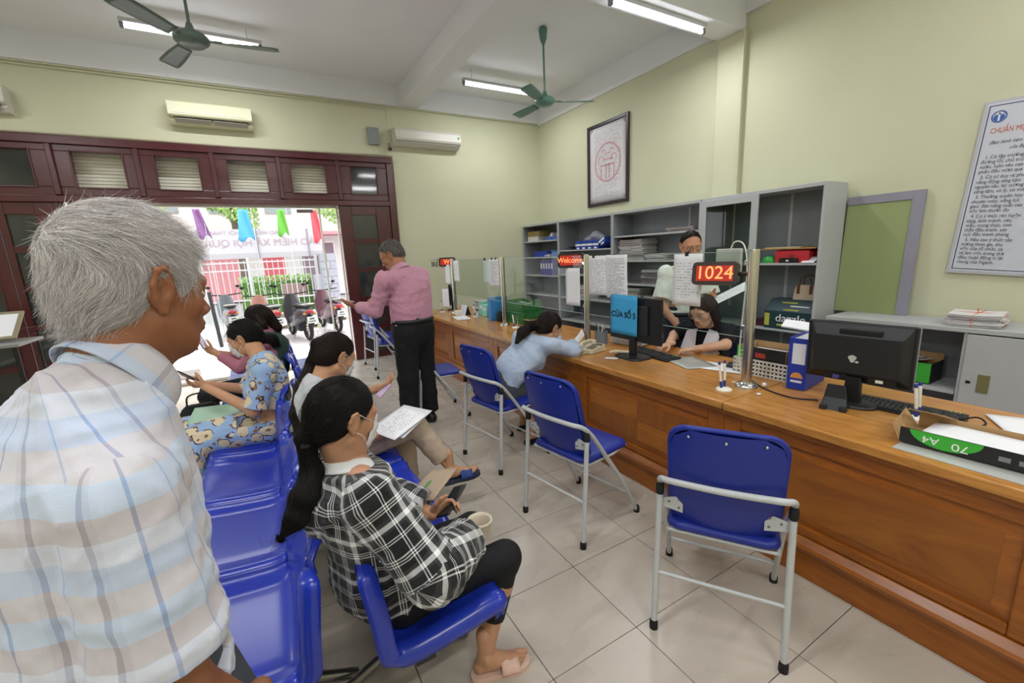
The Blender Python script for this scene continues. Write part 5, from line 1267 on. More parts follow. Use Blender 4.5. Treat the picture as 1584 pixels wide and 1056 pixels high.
def old_hair(p, off, J, HD, HL, HR):
    R = HR; s = .96; D = Field(HL(0,0,0)-.165, HL(0,0,0)+.165, .004)
    D.ell(HL(0, -.016, .042), [.0855*s, .107*s, .104*s], R, 0); D.ell(HL(0, -.055, -.012), [.073*s, .058*s, .072*s], R, .02)
    D.ell(HL(0, .10, -.028), [.077*s, .060*s, .100*s], R, .012, cut=True); D.plane(HL(0, .068, .06), R[1]*1.0-R[2]*.4, .01)
    for s_ in (-1, 1):
        D.ell(HL(s_*.088, .006, -.022), [.030*s, .026*s, .044*s], R, .010, cut=True); D.ell(HL(s_*.075, .055, -.055), [.03*s, .05*s, .045*s], R, .012, cut=True)
    D.plane(HL(0, -.06, -.070), -R[2]+R[1]*.05, .012); D.wave(.003, 42, 3, 3)
    def flow(P):
        q = P-HL(0, -.045, .10); x = q@R[0]; y = q@R[1]; z = q@R[2]; d = q - np.outer(q@R[2], R[2])*1.0
        w_ = np.clip((-z-.02)*12, 0, 1)[:, None]; swirl = (np.sin(x*38+z*30)*.3 + np.sin(x*95+y*60+z*50)*.22 + np.sin(y*120-z*90)*.18)[:, None]
        top = R[1][None]*.75 - R[0][None]*.35 - R[2][None]*.2 + unit(R[0])[None]*np.sign(x)[:, None]*.5 + swirl*R[0][None]
        sidef = -R[2][None]*.85 + R[1][None]*(.25 - .9*(y < .03)[:, None])*.7 + swirl*R[1][None]
        return top*(1-w_) + sidef*w_
    a = hair_strands(D, 17000, flow, 8, .0066, .00036, 1, jitter=.16, lift=.0, off=.0012)
    b = hair_strands(D, 6000, flow, 8, .0062, .00032, 2, jitter=.20, lift=.09, off=.002, free=4)
    edge = hair_strands(D, 700, flow, 7, .006, .00028, 4, jitter=.4, lift=.30, off=.001, free=2, pick=lambda V: (V-HL(0,0,0))@R[2] > .07)
    nape = hair_strands(D, 3500, lambda P: np.tile(-R[2]-R[1]*.12, (len(P), 1)), 6, .006, .00032, 5, jitter=.25, lift=.05, off=.001, free=2, pick=lambda V: ((V-HL(0,0,0))@R[2] < -.045))
    hair_obj(D, [a, b, edge, nape], H_grey, p, off)
p, J, HL, HR, fwd, side, spine = figure('grey-haired man in a pale checked short-sleeved shirt standing in the left foreground', J, (ch[0], ch[1], 0), '#8a583b', R=1.0, waist=.155, hs=.96, armk=.010, TW=1.06, head_vox=.0026, vox=.008, brow='#8b8078',
    head_opt=dict(old=True, earbig=1.12), hair_fn=old_hair, hands={'R': dict(d=(0,0,-1), palm=(-Rb[0], -Rb[1], 0)), 'L': dict(d=(0,0,-1), palm=tuple(Rb))},
    pants=dict(mat=M_greysk, t=1.95, vox=.014, inf=.02), feet={S: dict(d=tuple(Fb), h=.008) for S in 'LR'},
    shirt=dict(mat=M_oldshirt, t=.82, inf=.020, sl=1.1, flare=.026, fold=.020, freq=7, seed=5, vox=.0055, cut=(J['pel']-z0*.02, -z0), collar=.072, collar_fl=.45, collar_z=.012, neck=.010, vz=True, nkdir=Fb*.86+z0*.52))

# ================================================================ 2 the woman in the black and white checked shirt
H = P3((.172, 1.455, 1.155)); F = unit(V3(.93, .30, -.22)); U = unit(V3(.2, 0, 1))
J = dict(head=H, hf=F, hu=U, nk=V3(.165, 1.43, .985), chest=V3(.185, 1.42, .84), mid=V3(.20, 1.41, .68), pel=V3(.235, 1.41, .56), sR=V3(.195, 1.265, .935), sL=V3(.165, 1.60, .935),
         eR=V3(.335, 1.145, .70), wR=V3(.535, 1.33, .635), eL=V3(.27, 1.69, .72), wL=V3(.455, 1.50, .665), hipR=V3(.27, 1.325, .51), hipL=V3(.27, 1.505, .51), kR=V3(.675, 1.325, .49), kL=V3(.645, 1.57, .49), aR=V3(.565, 1.325, .10), aL=V3(.54, 1.62, .10))
def plaid_hair(p, off, J, HD, HL, HR):
    tw = ponytail_hair(p, off, J, HD, HL, HR, H_black, (-.01, -.108, -.055), [(0.055,1.410,0.997), (0.020,1.372,0.950), (-0.010,1.343,0.906), (-0.053,1.335,0.867)], [.020, .032, .038, .030, .006], 2, n=5200, h=.0055, strand=.0006)
    m = MB(frame4(tw, HR[0], HR[1])); m.lathe([(.018, -.012), (.028, -.008), (.028, .008), (.018, .012)], 16); m.cbox((.02, .02, 0), (.03, .014, .03)); m.build('hair_tie', M_black, p, bevel=.003, world=True)
pp_, J, HL, HR, fwd, side, spine = figure('seated woman in a black and white checked shirt with a black ponytail', J, (.25, 1.42, 0), '#b98a6c', fem=True, R=1.0, waist=.135, hs=1.10, hair_fn=plaid_hair,
    hands={'R': dict(d=(.6, .5, -.35), palm=(.1, .35, -.9), curl=(.35, .5, .3)), 'L': dict(d=(.85, -.2, .35), palm=(.3, -.9, -.1), curl=(.5, .7, .5), thumb=.3)},
    feet={'R': dict(d=(.93, -.25, 0), h=.004, sc=1.0), 'L': dict(d=(.95, .1, 0), sc=1.0)},
    pants=dict(mat=M_blacktr, t=1.62, inf=.004, fold=.003, name='leggings', vox=.008),
    shirt=dict(mat=M_tartan, t=1.86, inf=.030, sl=1.15, flare=.020, fold=.022, freq=8, seed=11, vox=.0065, cut=((.3, 1.4, .475), (0,0,-1)), hem=[(V3(.30, 1.40, .53), .15)],
        extra=[((.055, 1.37, .885), (.15, 1.26, .95), .05, .035, .012, 1), ((.055, 1.43, .885), (.12, 1.57, .95), .05, .035, .012, 1), ((.05, 1.40, .88), (.055, 1.42, .80), .055, .045, .015, 1)], neck=.0))
collar(pp_, J['nk']+V3(.005, .005, .002), J['head']-J['nk'], fwd, M_white if False else mat('white_collar_cotton', '#dcdcdc', .8), .060, .035, .02)
mask_face(pp_, lambda x, y, z: HL(x, y, z), HR)
def slipper(par, an, d, side, col, nm, strap, sc=1.0, thick=.022):
    Y = unit(d); Z = V3(0,0,1) if abs(Y[2]) < .5 else unit(V3(0,0,1)); Z = unit(Z-Y*(Z@Y)); X = np.cross(Y, Z); L = lambda x, y, z: tuple(np.asarray(an) + (X*x*side+Y*y+Z*z)*sc)
    m_ = mat('slipper_sole_'+col.strip('#'), col, .7); ms = mat('slipper_strap_'+strap.strip('#'), strap, .65, bump=.2, bscale=150)
    out = [(-.030, -.055), (-.034, -.02), (-.030, .03), (-.040, .09), (-.042, .13), (-.030, .168), (-.005, .182), (.022, .170), (.042, .13), (.044, .09), (.034, .03), (.034, -.02), (.028, -.055), (0, -.066)]
    o = [tuple(Vector((a, b, 0))) for a, b in out]; sp_ = spline([(a, b, 0) for a, b in out + out[:1]], 3)[:-1]
    m = MB(); m.ring([[L(a*s_, b, z) for a, b, _ in sp_] for z, s_ in ((-.105, .96), (-.100, 1.0), (-.088, 1.0), (-.080, .97))]); so = m.build(nm, m_, par, world=True)
    g = MB().grid(lambda u, v: L(-.046*math.cos(u*PI)*(1-.0*v), .055+v*.075, -.085 + math.sin(u*PI)*(.062-.030*v)), 14, 5); g.build('strap', ms, so, solid=.004*sc, world=True)
for S, q in (('R', 1), ('L', -1)): slipper(pp_, J['a'+S], (.93, -.25, 0) if S == 'R' else (.95, .1, 0), q, '#d5b3a4', 'slipper', '#d6b1a4')
phone_obj((.535, 1.49, .70), (.7, .55, .3), (-.5, .2, .85), 'phone held by the woman in the checked shirt', col='#1a1a1e', scr='#2c2c30', glow=0)
o = sheet('paper', 'beige booklet with a green mark held with the phone over the empty seat', 'booklet', (.50, 1.62, .72), (.75, .55, .1), (-.3, .1, .95), .20, .15, mat('beige_cover', '#a6937f', .7), thick=.006)
MB().box((-.03, .01, .0045), (.02, .025, .0052), T=frame4((0,0,0), (.75, .55, .1), (-.3, .1, .95))).build('green_mark', mat('green_ink', '#4f8a4a', .6), o)
cp = thing('plastic_cup', 'cream plastic cup on the lap of the woman in the checked shirt', 'cup', (.60, 1.375, .572)); MB().lathe([(.034, 0), (.046, .075), (.049, .078), (.049, .084), (.043, .084), (.04, .07), (.03, .006)], 24).build('cup', mat('cream_plastic_cup', '#cfc5b3', .4), cp)

# ================================================================ 3 the woman in khaki trousers
H = P3((0.307,2.589,1.128)); F = unit(V3(.88, .32, -.42)); U = unit(V3(.45, .1, 1))
J = dict(head=H, hf=F, hu=U, nk=V3(.20, 2.56, .985), chest=V3(.17, 2.60, .86), mid=V3(.16, 2.66, .70), pel=V3(.20, 2.70, .55), sR=V3(.20, 2.44, .95), sL=V3(.18, 2.80, .95),
         eR=V3(.30, 2.36, .72), wR=V3(.48, 2.50, .625), eL=V3(.34, 2.92, .74), wL=V3(.56, 2.74, .85), hipR=V3(.25, 2.62, .51), hipL=V3(.25, 2.80, .51), kR=V3(.72, 2.60, .60), kL=V3(.70, 2.80, .50), aR=V3(.90, 2.49, .30), aL=V3(.72, 2.84, .10))
def khaki_hair(p, off, J, HD, HL, HR):
    tw = ponytail_hair(p, off, J, HD, HL, HR, H_brown, (-.01, -.105, .035), [(0.202,2.686,1.088), (0.122,2.609,0.967), (0.076,2.559,0.840), (0.069,2.500,0.672)], [.028, .042, .046, .044, .02], 6, n=3600, h=.008, strand=.0012)
    m = MB(); 
    for k in range(7): m.ball(tuple(tw + HR[0]*.026*math.cos(k) + HR[2]*.026*math.sin(k) + HR[1]*.004), .007, n=8)
    m.build('hair_tie', mat('beaded_tie', '#a89c98', .3), p, world=True)
pk, J, HL, HR, fwd, side, spine = figure('seated woman in pale top and khaki trousers with legs crossed reading papers', J, (.3, 2.68, 0), '#c0906f', fem=True, R=.98, waist=.13, hs=1.10, hair_fn=khaki_hair,
    hands={'R': dict(d=(.8, .45, .0), palm=(0, .1, 1), curl=(.3,.4,.3)), 'L': dict(d=(.7, -.35, .35), palm=(-.2, .4, .9), curl=(.5,.7,.5))},
    feet={'R': dict(d=(.93, -.22, .10), sc=1.05, h=.0045), 'L': dict(d=(.95, .1, 0), sc=1.05)},
    pants=dict(mat=M_khaki, t={'R': 1.80, 'L': 1.93}, inf=.016, flare=.016, fold=.016, freq=10, seed=4),
    shirt=dict(mat=M_lgrey, t=1.2, inf=.014, fold=.012, freq=9, cut=((.2, 2.7, .50), (0,0,-1))))
mask_face(pk, lambda x, y, z: HL(x*1.0, y, z), HR)
for S, q, d in (('R', 1, (.93, -.22, .10)), ('L', -1, (.95, .1, 0))): slipper(pk, J['a'+S], d, q, '#2b3446', 'slipper', '#2a4488', 1.05)
phone_obj((0.580,2.706,0.838), (.7, .1, .5), (-.6, -.3, .75), 'phone in a pale case held by the woman in khaki trousers', col='#b98a96', scr='#b7a6c4', l_=.115, w_=.06)
for k, (dx, dz, r_) in enumerate(((.0, 0, 0), (.035, .006, .12))):
    sheet('paper', ('white printed form on top of the crossed knee', 'second printed sheet under the form on the crossed knee')[k], 'paper', tuple(P3((0.606,2.500,0.672)) + V3(dx, .03*k, .012-.012*k)), (math.cos(.5+r_), math.sin(.5+r_), .10), (-.12, -.20, 1), .30, .22, P_form, .004)

# ================================================================ 4 the woman in the floral dress
H = P3((-0.163,3.612,1.149)); F = unit(V3(-.90, .30, -.32)); U = unit(V3(-.25, 0, 1))
J = dict(head=H, hf=F, hu=U, nk=V3(-.08, 3.47, 1.00), chest=V3(-.06, 3.46, .86), mid=V3(-.05, 3.46, .70), pel=V3(-.08, 3.46, .55), sL=V3(-.07, 3.29, .955), sR=V3(-.07, 3.64, .955),
         eL=V3(-.16, 3.25, .70), wL=V3(-.43, 3.50, .86), eR=V3(-.2, 3.72, .74), wR=V3(-.45, 3.66, .84), hipL=V3(-.13, 3.37, .51), hipR=V3(-.13, 3.55, .51), kL=V3(-.58, 3.42, .50), kR=V3(-.58, 3.60, .50), aL=V3(-.56, 3.44, .10), aR=V3(-.56, 3.62, .10))
def fl_hair(p, off, J, HD, HL, HR):
    ponytail_hair(p, off, J, HD, HL, HR, H_black, (0, -.100, -.055), [HL(0, -.145, -.075), HL(0, -.15, -.115)], [.024, .034, .028, .014], 8, n=2200, h=.008, strand=.0012)
pfm, J, HL, HR, fwd, side, spine = figure('seated woman in a pale blue floral dress and a white face mask', J, (-.15, 3.47, 0), '#c39272', fem=True, R=1.0, waist=.135, hs=1.10, hair_fn=fl_hair,
    hands={'L': dict(d=(-.55, .55, .35), palm=(.2, .5, .4), curl=(.4,.6,.4)), 'R': dict(d=(-.8, -.3, .2), palm=(.3, -.3, .8), curl=(.4,.6,.4))}, feet={'L': dict(d=(-1, 0, 0)), 'R': dict(d=(-1, 0, 0))},
    shirt=dict(name='floral_dress', mat=M_floral, t=.95, inf=.020, flare=.022, fold=.014, freq=9, seed=9, vox=.0085, cut=((0,0,.02), (0,0,-1)),
        extra=[((-.10, 3.40, .54), (-.60, 3.40, .53), .13, .11, .04, 1), ((-.10, 3.56, .54), (-.60, 3.60, .53), .13, .11, .04, 1), ((-.60, 3.40, .52), (-.64, 3.40, .17), .11, .15, .05, 1), ((-.60, 3.60, .52), (-.64, 3.62, .17), .11, .15, .05, 1), ((-.55, 3.3, .48), (-.60, 3.26, .2), .08, .10, .05, 1)], neck=.01))
mask_face(pfm, lambda x, y, z: HL(x, y, z), HR)
phone_obj(tuple(J['wL']+V3(-.085,.075,.065)), (-.5, .5, .6), (.5, .3, .5), 'phone held up by the woman in the floral dress')
sheet('folder', 'pale green folder on the lap of the woman in the floral dress', 'folder', (-.40, 3.50, .655), (-1, .25, -.12), (-.05, -.3, 1), .31, .22, mat('pale_green_folder', '#a9c9b4', .6), .0, thick=.004)
bg_ = thing('handbag', 'black bag standing on the lap beside the green folder', 'bag', (-.52, 3.80, .45)); MB().ring([[(x*s_, y*s_, z) for x, y in ((-.13, -.05), (.13, -.05), (.15, 0), (.13, .05), (-.13, .05), (-.15, 0))] for z, s_ in ((0, .95), (.03, 1.05), (.14, 1.0), (.2, .8), (.22, .6))]).build('body', mat('black_cloth_bag', '#16171b', .8), bg_, subd=1); MB().tube(spline([(-.08, 0, .19), (-.06, 0, .29), (.06, 0, .29), (.08, 0, .19)], 6), .006, 8).build('strap', M_black, bg_)

# ================================================================ 5 the woman in pink sleeves behind her
H = P3((-0.084,4.801,1.154)); F = unit(V3(-.9, .2, -.3)); U = unit(V3(-.2, 0, 1)); o_ = H - V3(-.10, 4.85, 1.17)
J = dict(head=H, hf=F, hu=U, nk=V3(-.04, 4.80, 1.0), chest=V3(-.03, 4.80, .86), mid=V3(-.03, 4.8, .7), pel=V3(-.06, 4.80, .55), sL=V3(-.05, 4.63, .955), sR=V3(-.05, 4.98, .955),
         eL=V3(-.28, 4.62, .74), wL=V3(-.48, 4.80, .90), eR=V3(-.2, 5.05, .74), wR=V3(-.45, 5.0, .84), hipL=V3(-.13, 4.71, .51), hipR=V3(-.13, 4.89, .51), kL=V3(-.58, 4.74, .50), kR=V3(-.58, 4.92, .50), aL=V3(-.56, 4.76, .10), aR=V3(-.56, 4.94, .10))
for k in J:
    if k not in ('hf', 'hu', 'head'): J[k] = J[k] + V3(0, H[1]-4.85, 0)
def dk_hair(p, off, J, HD, HL, HR):
    long_hair(p, off, J, HD, HL, HR, H_brown, [[HL(s_*.07, -.02, .03), HL(s_*.085, -.03, -.06), HL(s_*.075, -.04, -.15)] for s_ in (-1, 1)] + [[HL(0, -.09, 0), HL(0, -.10, -.14)]], [[.03, .035, .02]]*2 + [[.05, .05]], 3, n=1500, h=.009, strand=.0014)
pq, J, HL, HR, fwd, side, spine = figure('seated woman in a dusty pink top and green shawl, half hidden behind the floral dress', J, (-.15, J['pel'][1], 0), '#bb8868', fem=True, R=.98, waist=.13, hs=1.08, hair_fn=dk_hair, vox=.01, head_vox=.006,
    hands={'L': dict(d=(-.6, .4, .5), palm=(.2, .5, .4), h=.006), 'R': dict(d=(-.8, -.3, .2), palm=(.3, -.3, .8), h=.006)}, feet={'L': dict(d=(-1, 0, 0), h=.007), 'R': dict(d=(-1, 0, 0), h=.007)},
    pants=dict(mat=M_blacktr, inf=.012, vox=.012), shirt=dict(mat=mat('dusty_pink_knit', '#a9697c', .8, noise=.08), t=1.7, inf=.016, fold=.008, freq=12))
m_sh = mat('dark_green_shawl', '#2f4a40', .8, noise=.1)
D = Field(*bbox([J['sL'], J['sR'], J['mid']], .22), .011); D.chain([J['sL']+V3(.03,0,.02), J['chest']+V3(.05,0,.02), J['sR']+V3(.03,0,.02)], [.07, .12, .07], .05); D.cap(J['chest']+V3(.05,0,0), J['mid']+V3(.06, 0, 0), .14, .15, .05, flat=.7, n=V3(1,0,0)); D.plane(J['chest']-V3(.02,0,0), V3(-1,0,0), .01); D.wave(.008, 12, 3)
v_, q_, i_ = D.mesh(1); np_mesh('shawl', v_, q_, i_, m_sh, pq, off=tuple(pq.location))
phone_obj(tuple(J['wL'] + V3(-.07, .02, .10)), (-.3, .2, .9), (.6, -.3, .3), 'phone held up by the woman in pink sleeves')

# ================================================================ 6 the man in the pink shirt
H = P3((1.075,4.069,1.686)); F = unit(V3(-.80, .48, -.52)); U = unit(V3(-.42, .2, 1)); Fb = unit(V3(-.45, .89, 0)); Rb = unit(np.cross(Fb, V3(0,0,1))); z0 = V3(0,0,1)
bx = V3(1.20, 4.02, 0)
J = dict(head=H, hf=F, hu=U, nk=V3(1.115, 4.00, 1.545), chest=bx + z0*1.37, mid=bx + z0*1.19, pel=bx + z0*1.00, sR=V3(1.33, 4.08, 1.475), sL=V3(.955, 3.93, 1.475), eL=V3(.86, 4.02, 1.20), wL=V3(.74, 4.20, 1.23), eR=V3(1.30, 4.26, 1.20), wR=V3(1.00, 4.36, 1.27),
         hipR=bx+Rb*.10+z0*.94, hipL=bx-Rb*.10+z0*.94, kR=bx+Rb*.115+z0*.52+Fb*.01, kL=bx-Rb*.125+z0*.52, aR=bx+Rb*.12+z0*.10, aL=bx-Rb*.15+z0*.10)
pm, J, HL, HR, fwd, side, spine = figure('man in a pink long-sleeved shirt and black trousers standing and looking at his phone', J, (1.2, 4.02, 0), '#a87458', R=1.27, waist=.150, hs=1.10, 
    hair_fn=lambda p, off, J, HD, HL, HR: short_hair(p, off, J, HD, HL, HR, H_salt, 4, n=2600, h=.006, strand=.0011, thick=1.5, seg=.007, line=.05),
    hands={'L': dict(d=(-.75, .45, .30), palm=(.1, .1, 1), curl=(.25,.3,.2), sc=1.05), 'R': dict(d=(-.9, -.05, .1), palm=(0, -.2, -1), curl=(.4,.5,.3), sc=1.05)},
    feet={S: dict(d=tuple(Fb), sc=1.1) for S in 'LR'},
    pants=dict(mat=M_blacktr, t=1.95, inf=.018, flare=.030, fold=.014, freq=7, belt=.004), shirt=dict(mat=M_pinkshirt, t=1.92, inf=.020, sl=.7, flare=.006, fold=.020, freq=8, seed=21, cut=(bx+z0*1.02, (0,0,-1)), collar=.072, collar_z=-.005, neck=.0, belly=.0))
glasses(pm, HL, '#2c2522')
for S, q in (('R', 1), ('L', -1)):
    D = Field(J['a'+S]-.26, J['a'+S]+.26, .008); a_ = J['a'+S]; D.cap(a_-z0*.06-Fb*.03, a_-z0*.075+Fb*.15, .045, .040, .02); D.cap(a_, a_-z0*.05, .045, .05, .03); D.plane(a_-z0*.098, -z0, .002); D.plane(a_+z0*.02, z0, .002); v_, q_, i_ = D.mesh(1); np_mesh('shoe', v_, q_, i_, mat('black_leather', '#16161a', .35), pm, off=tuple(pm.location))
phone_obj(tuple(J['wL'] + V3(-.09, .075, .055)), (-.75, .45, .30), (.15, .15, .95), 'white phone held by the man in the pink shirt', col='#cfc8c2', scr='#b59c9a', w_=.078, l_=.165)

# ================================================================ 7 the woman leaning on the counter
H = P3((1.983,2.862,1.044)); F = unit(V3(.90, .02, -.46)); U = unit(V3(.55, .0, .85))
J = dict(head=H, hf=F, hu=U, nk=V3(1.93, 2.92, .955), chest=V3(1.86, 2.97, .86), mid=V3(1.72, 3.02, .73), pel=V3(1.60, 3.07, .57), sR=V3(1.93, 2.79, .93), sL=V3(1.86, 3.13, .93),
         eR=V3(2.15, 2.76, .845), wR=V3(2.30, 2.97, .845), eL=V3(2.12, 3.30, .845), wL=V3(2.32, 3.14, .845), hipR=V3(1.63, 2.98, .52), hipL=V3(1.61, 3.16, .52), kR=V3(1.98, 3.03, .50), kL=V3(1.97, 3.24, .50), aR=V3(1.86, 3.02, .11), aL=V3(1.97, 3.33, .11))
def lb_hair(p, off, J, HD, HL, HR):
    ponytail_hair(p, off, J, HD, HL, HR, H_brown, (0, -.112, -.01), [(1.857,2.939,1.066), (1.766,2.934,1.025), (1.704,2.918,0.961)], [.026, .038, .040, .016], 12, n=2600, h=.007, strand=.0012)
pl_, J, HL, HR, fwd, side, spine = figure('woman in a pale blue long-sleeved top leaning with folded arms on the counter', J, (1.7, 3.0, 0), '#b98a6a', fem=True, R=1.0, waist=.14, hs=1.08, hair_fn=lb_hair,
    hands={'R': dict(d=(.4, .8, 0), palm=(0,0,-1)), 'L': dict(d=(.5, -.8, 0), palm=(0,0,-1))}, feet={'L': dict(d=(1, .1, 0)), 'R': dict(d=(1, -.1, 0))},
    pants=dict(mat=M_greysk, t=1.45, inf=.012, fold=.006), shirt=dict(mat=M_ltblue, neck=.030, nkdir=V3(.25,0,.97), t=1.96, inf=.018, fold=.016, freq=9, seed=15, cut=((1.60, 3.0, .56), (-.35,0,-1)), flare=.008))
mask_face(pl_, lambda x, y, z: HL(x, y, z), HR)
for S, q, d in (('R', 1, (1, -.1, 0)), ('L', -1, (1, .1, 0))): slipper(pl_, J['a'+S], d, q, '#1a1a1d', 'slipper', '#1d1d20')

# ================================================================ 8 the standing man behind the counter
H = P3((3.497,2.708,1.647)); F = unit(V3(-.56, -.80, -.24)); U = unit(V3(-.3, -.3, 1)); o_ = V3(H[0], H[1], 0); Fb = unit(V3(-.45, -.9, 0)); Rb = unit(np.cross(Fb, V3(0,0,1)))
bx = V3(H[0], H[1], 0) - Fb*.09
J = dict(head=H, hf=F, hu=U, nk=bx + V3(0,0,1.44), chest=bx+z0*1.28-Fb*.02, mid=bx+z0*1.1-Fb*.01, pel=bx+z0*.93, sR=bx+Rb*.19+z0*1.40, sL=bx-Rb*.19+z0*1.40, eR=bx+Rb*.27+z0*1.12+Fb*.06, wR=bx+Rb*.16+z0*.92+Fb*.22, eL=bx-Rb*.24+z0*1.14+Fb*.08, wL=bx-Rb*.10+z0*1.19+Fb*.30,
         hipR=bx+Rb*.1+z0*.88, hipL=bx-Rb*.1+z0*.88, kR=bx+Rb*.11+z0*.48, kL=bx-Rb*.11+z0*.48, aR=bx+Rb*.12+z0*.1, aL=bx-Rb*.12+z0*.1)
ps_, J, HL, HR, fwd, side, spine = figure('man in a white short-sleeved shirt and glasses standing behind the counter with a paper', J, tuple(bx), '#c69072', R=1.05, waist=.145, hs=1.08, 
    hair_fn=lambda p, off, J, HD, HL, HR: short_hair(p, off, J, HD, HL, HR, H_black, 9, n=1800, h=.006, strand=.0012, thick=1.6, line=.045),
    hands={'R': dict(d=(-.2, -.5, -.8), palm=(-.6, .3, -.2), curl=(.5,.6,.4), sc=1.02), 'L': dict(d=tuple(Fb*.9+Rb*.4), palm=tuple(Rb*.6+z0*.4), curl=(.5,.6,.4), sc=1.02)}, feet={S: dict(d=tuple(Fb), h=.008) for S in 'LR'},
    pants=dict(mat=mat('navy_trouser_cloth', '#232836', .8), inf=.018, vox=.012, belt=.004), shirt=dict(mat=M_wshirt, t=.85, inf=.022, flare=.022, fold=.015, freq=9, seed=31, cut=(bx+z0*.97, (0,0,-1)), collar=.070, collar_z=-.005, neck=.0))
glasses(ps_, HL, '#3a3230')
sheet('paper', 'white sheet held out by the man standing behind the counter', 'paper', tuple(J['wL'] + Fb*.22 - Rb*.05 + z0*.04), tuple(-Rb*.9+Fb*.4+z0*.25), tuple(z0*.8+Rb*.5), .30, .21, P_form, .01)

# ================================================================ 9 the seated woman behind the counter
H = P3((3.117,2.272,1.121)); F = unit(V3(-.97, -.05, -.36)); U = unit(V3(-.36, -.0, 1)); Fb = unit(V3(-.96, -.25, 0)); Rb = unit(np.cross(Fb, V3(0,0,1))); bx = V3(H[0], H[1], 0) - Fb*.10
J = dict(head=H, hf=F, hu=U, nk=bx+z0*(H[2]-.145), chest=bx+z0*(H[2]-.29)-Fb*.03, mid=bx+z0*(H[2]-.46)-Fb*.05, pel=bx+z0*.52-Fb*.06, sR=bx+Rb*.175+z0*(H[2]-.18), sL=bx-Rb*.175+z0*(H[2]-.18), eR=bx+Rb*.26+z0*.84+Fb*.06, wR=P3((2.823,2.374,0.848)), eL=P3((3.140,2.074,0.834)), wL=P3((2.889,2.176,0.813)),
         hipR=bx+Rb*.09+z0*.49, hipL=bx-Rb*.09+z0*.49, kR=bx+Rb*.11+z0*.50+Fb*.36, kL=bx-Rb*.11+z0*.50+Fb*.36, aR=bx+Rb*.11+z0*.1+Fb*.33, aL=bx-Rb*.11+z0*.1+Fb*.33)
J['wL'][2] = .845; J['wR'][2] = .86; J['eL'][2] = .86; J['eR'][2] = .88
def st_hair(p, off, J, HD, HL, HR):
    long_hair(p, off, J, HD, HL, HR, hair_mat('soft_brown_hair', '#231917', '#57443e', .4, .35), [[HL(s_*.080, .0, .04), HL(s_*.096, .0, -.05), HL(s_*.088, .01, -.14)] for s_ in (-1, 1)] + [[HL(0, -.09, 0), HL(0, -.09, -.16)]], [[.022, .028, .016]]*2 + [[.055, .05]], 5, n=2600, h=.007, strand=.0012)
pw, J, HL, HR, fwd, side, spine = figure('seated woman with glasses and shoulder-length hair typing behind the counter', J, tuple(bx), '#d8a98f', fem=True, R=1.0, waist=.135, hs=1.10, hair_fn=st_hair,
    hands={'L': dict(d=tuple(unit(V3(-.75, .55, -.05))), palm=(0,0,-1), curl=(.3,.4,.2)), 'R': dict(d=tuple(unit(V3(-.8, .1, -.1))), palm=(0,0,-1), curl=(.3,.4,.2))}, feet={S: dict(d=tuple(Fb), h=.008) for S in 'LR'},
    pants=dict(mat=M_blacktr, inf=.012, vox=.012), shirt=dict(mat=mat('black_knit_top', '#101014', .85), t=.8, inf=.014, fold=.005, flare=.008))
glasses(pw, HL, '#c9a9a0')
m = MB(); 
for s_ in (-1, 1):
    m.add([tuple(J['nk'] + side*s_*a + fwd*b + z0*c) for a, b, c in ((.050, -.01, .03), (.140, .06, -.02), (.150, .165, -.16), (.050, .205, -.30), (.025, .185, -.15), (.045, .11, -.02))], [(0,1,5), (1,2,4,5), (2,3,4)])
m.build('lapel', mat('grey_collar_cloth', '#cdc7cf', .8), pw, solid=.008, world=True)
oc = thing('office_chair', 'dark blue office chair back behind the typing woman', 'chair', tuple(bx - Fb*.10), face(*Fb[:2]))
MB().ring([[(x, -.16, z) for x, z in ((-.2, .50), (.2, .50), (.22, .7), (.20, .93), (-.20, .93), (-.22, .7))], [(x, -.10, z) for x, z in ((-.2, .50), (.2, .50), (.22, .7), (.20, .93), (-.20, .93), (-.22, .7))]]).build('backrest', mat('dark_blue_mesh', '#232c48', .7), oc, bevel=.03)
MB().box((-.22, -.12, .38), (.22, .33, .435)).build('seat', mat('dark_blue_mesh', '#232c48', .7), oc, bevel=.02); MB().tube([(0, .1, .06), (0, .1, .38)], .03, 12).build('column', M_chrome, oc)
for k in range(5): MB().tube([(0, .1, .08), (.28*math.cos(k*1.257), .1+.28*math.sin(k*1.257), .045)], .018, 8).ball((.28*math.cos(k*1.257), .1+.28*math.sin(k*1.257), .026), .026).build('leg', M_black, oc)

# ================================================================ things on the counter
def part(name, mb, m, t, **k): return mb.build(name, m, t, **k)
# --- nearest: ream-box lid with papers
M_grn = mat('bright_green_print', '#3fae3a', .5); M_blk = mat('black_carton', '#1f2124', .5); M_wht = mat('white_ink', '#e9ebea', .6); M_kraft = mat('kraft_inside', '#b08d62', .85)
t = thing('ream_box', 'black and green copy-paper box lid full of papers at the near counter edge', 'box', (2.36, .36, CZ), 0)
T = Matrix.Rotation(math.radians(3), 4, 'Z')
lx, ly, hz = .24, .33, .075
b = MB(T)
b.box((-lx/2, -ly, .012), (lx/2, ly-.02, .015)); part('base', b, M_kraft, t)
m = MB(T); m.box((-lx/2-.002, -ly, .012), (-lx/2+.002, ly-.02, hz)); fp = part('front_wall', m, M_blk, t)
m = MB(T); m.box((lx/2-.002, -ly, .012), (lx/2+.002, ly-.02, hz)).box((-lx/2, -ly, .012), (lx/2, -ly+.004, hz)); part('wall', m, M_kraft, t)
m = MB(T); m.add([(-lx/2, ly-.02, .012), (lx/2, ly-.02, .012), (lx/2, ly+.03, hz+.01), (-lx/2, ly+.005, hz+.004)], [(0,1,2,3)]); part('end_flap', m, M_kraft, t, solid=.003)
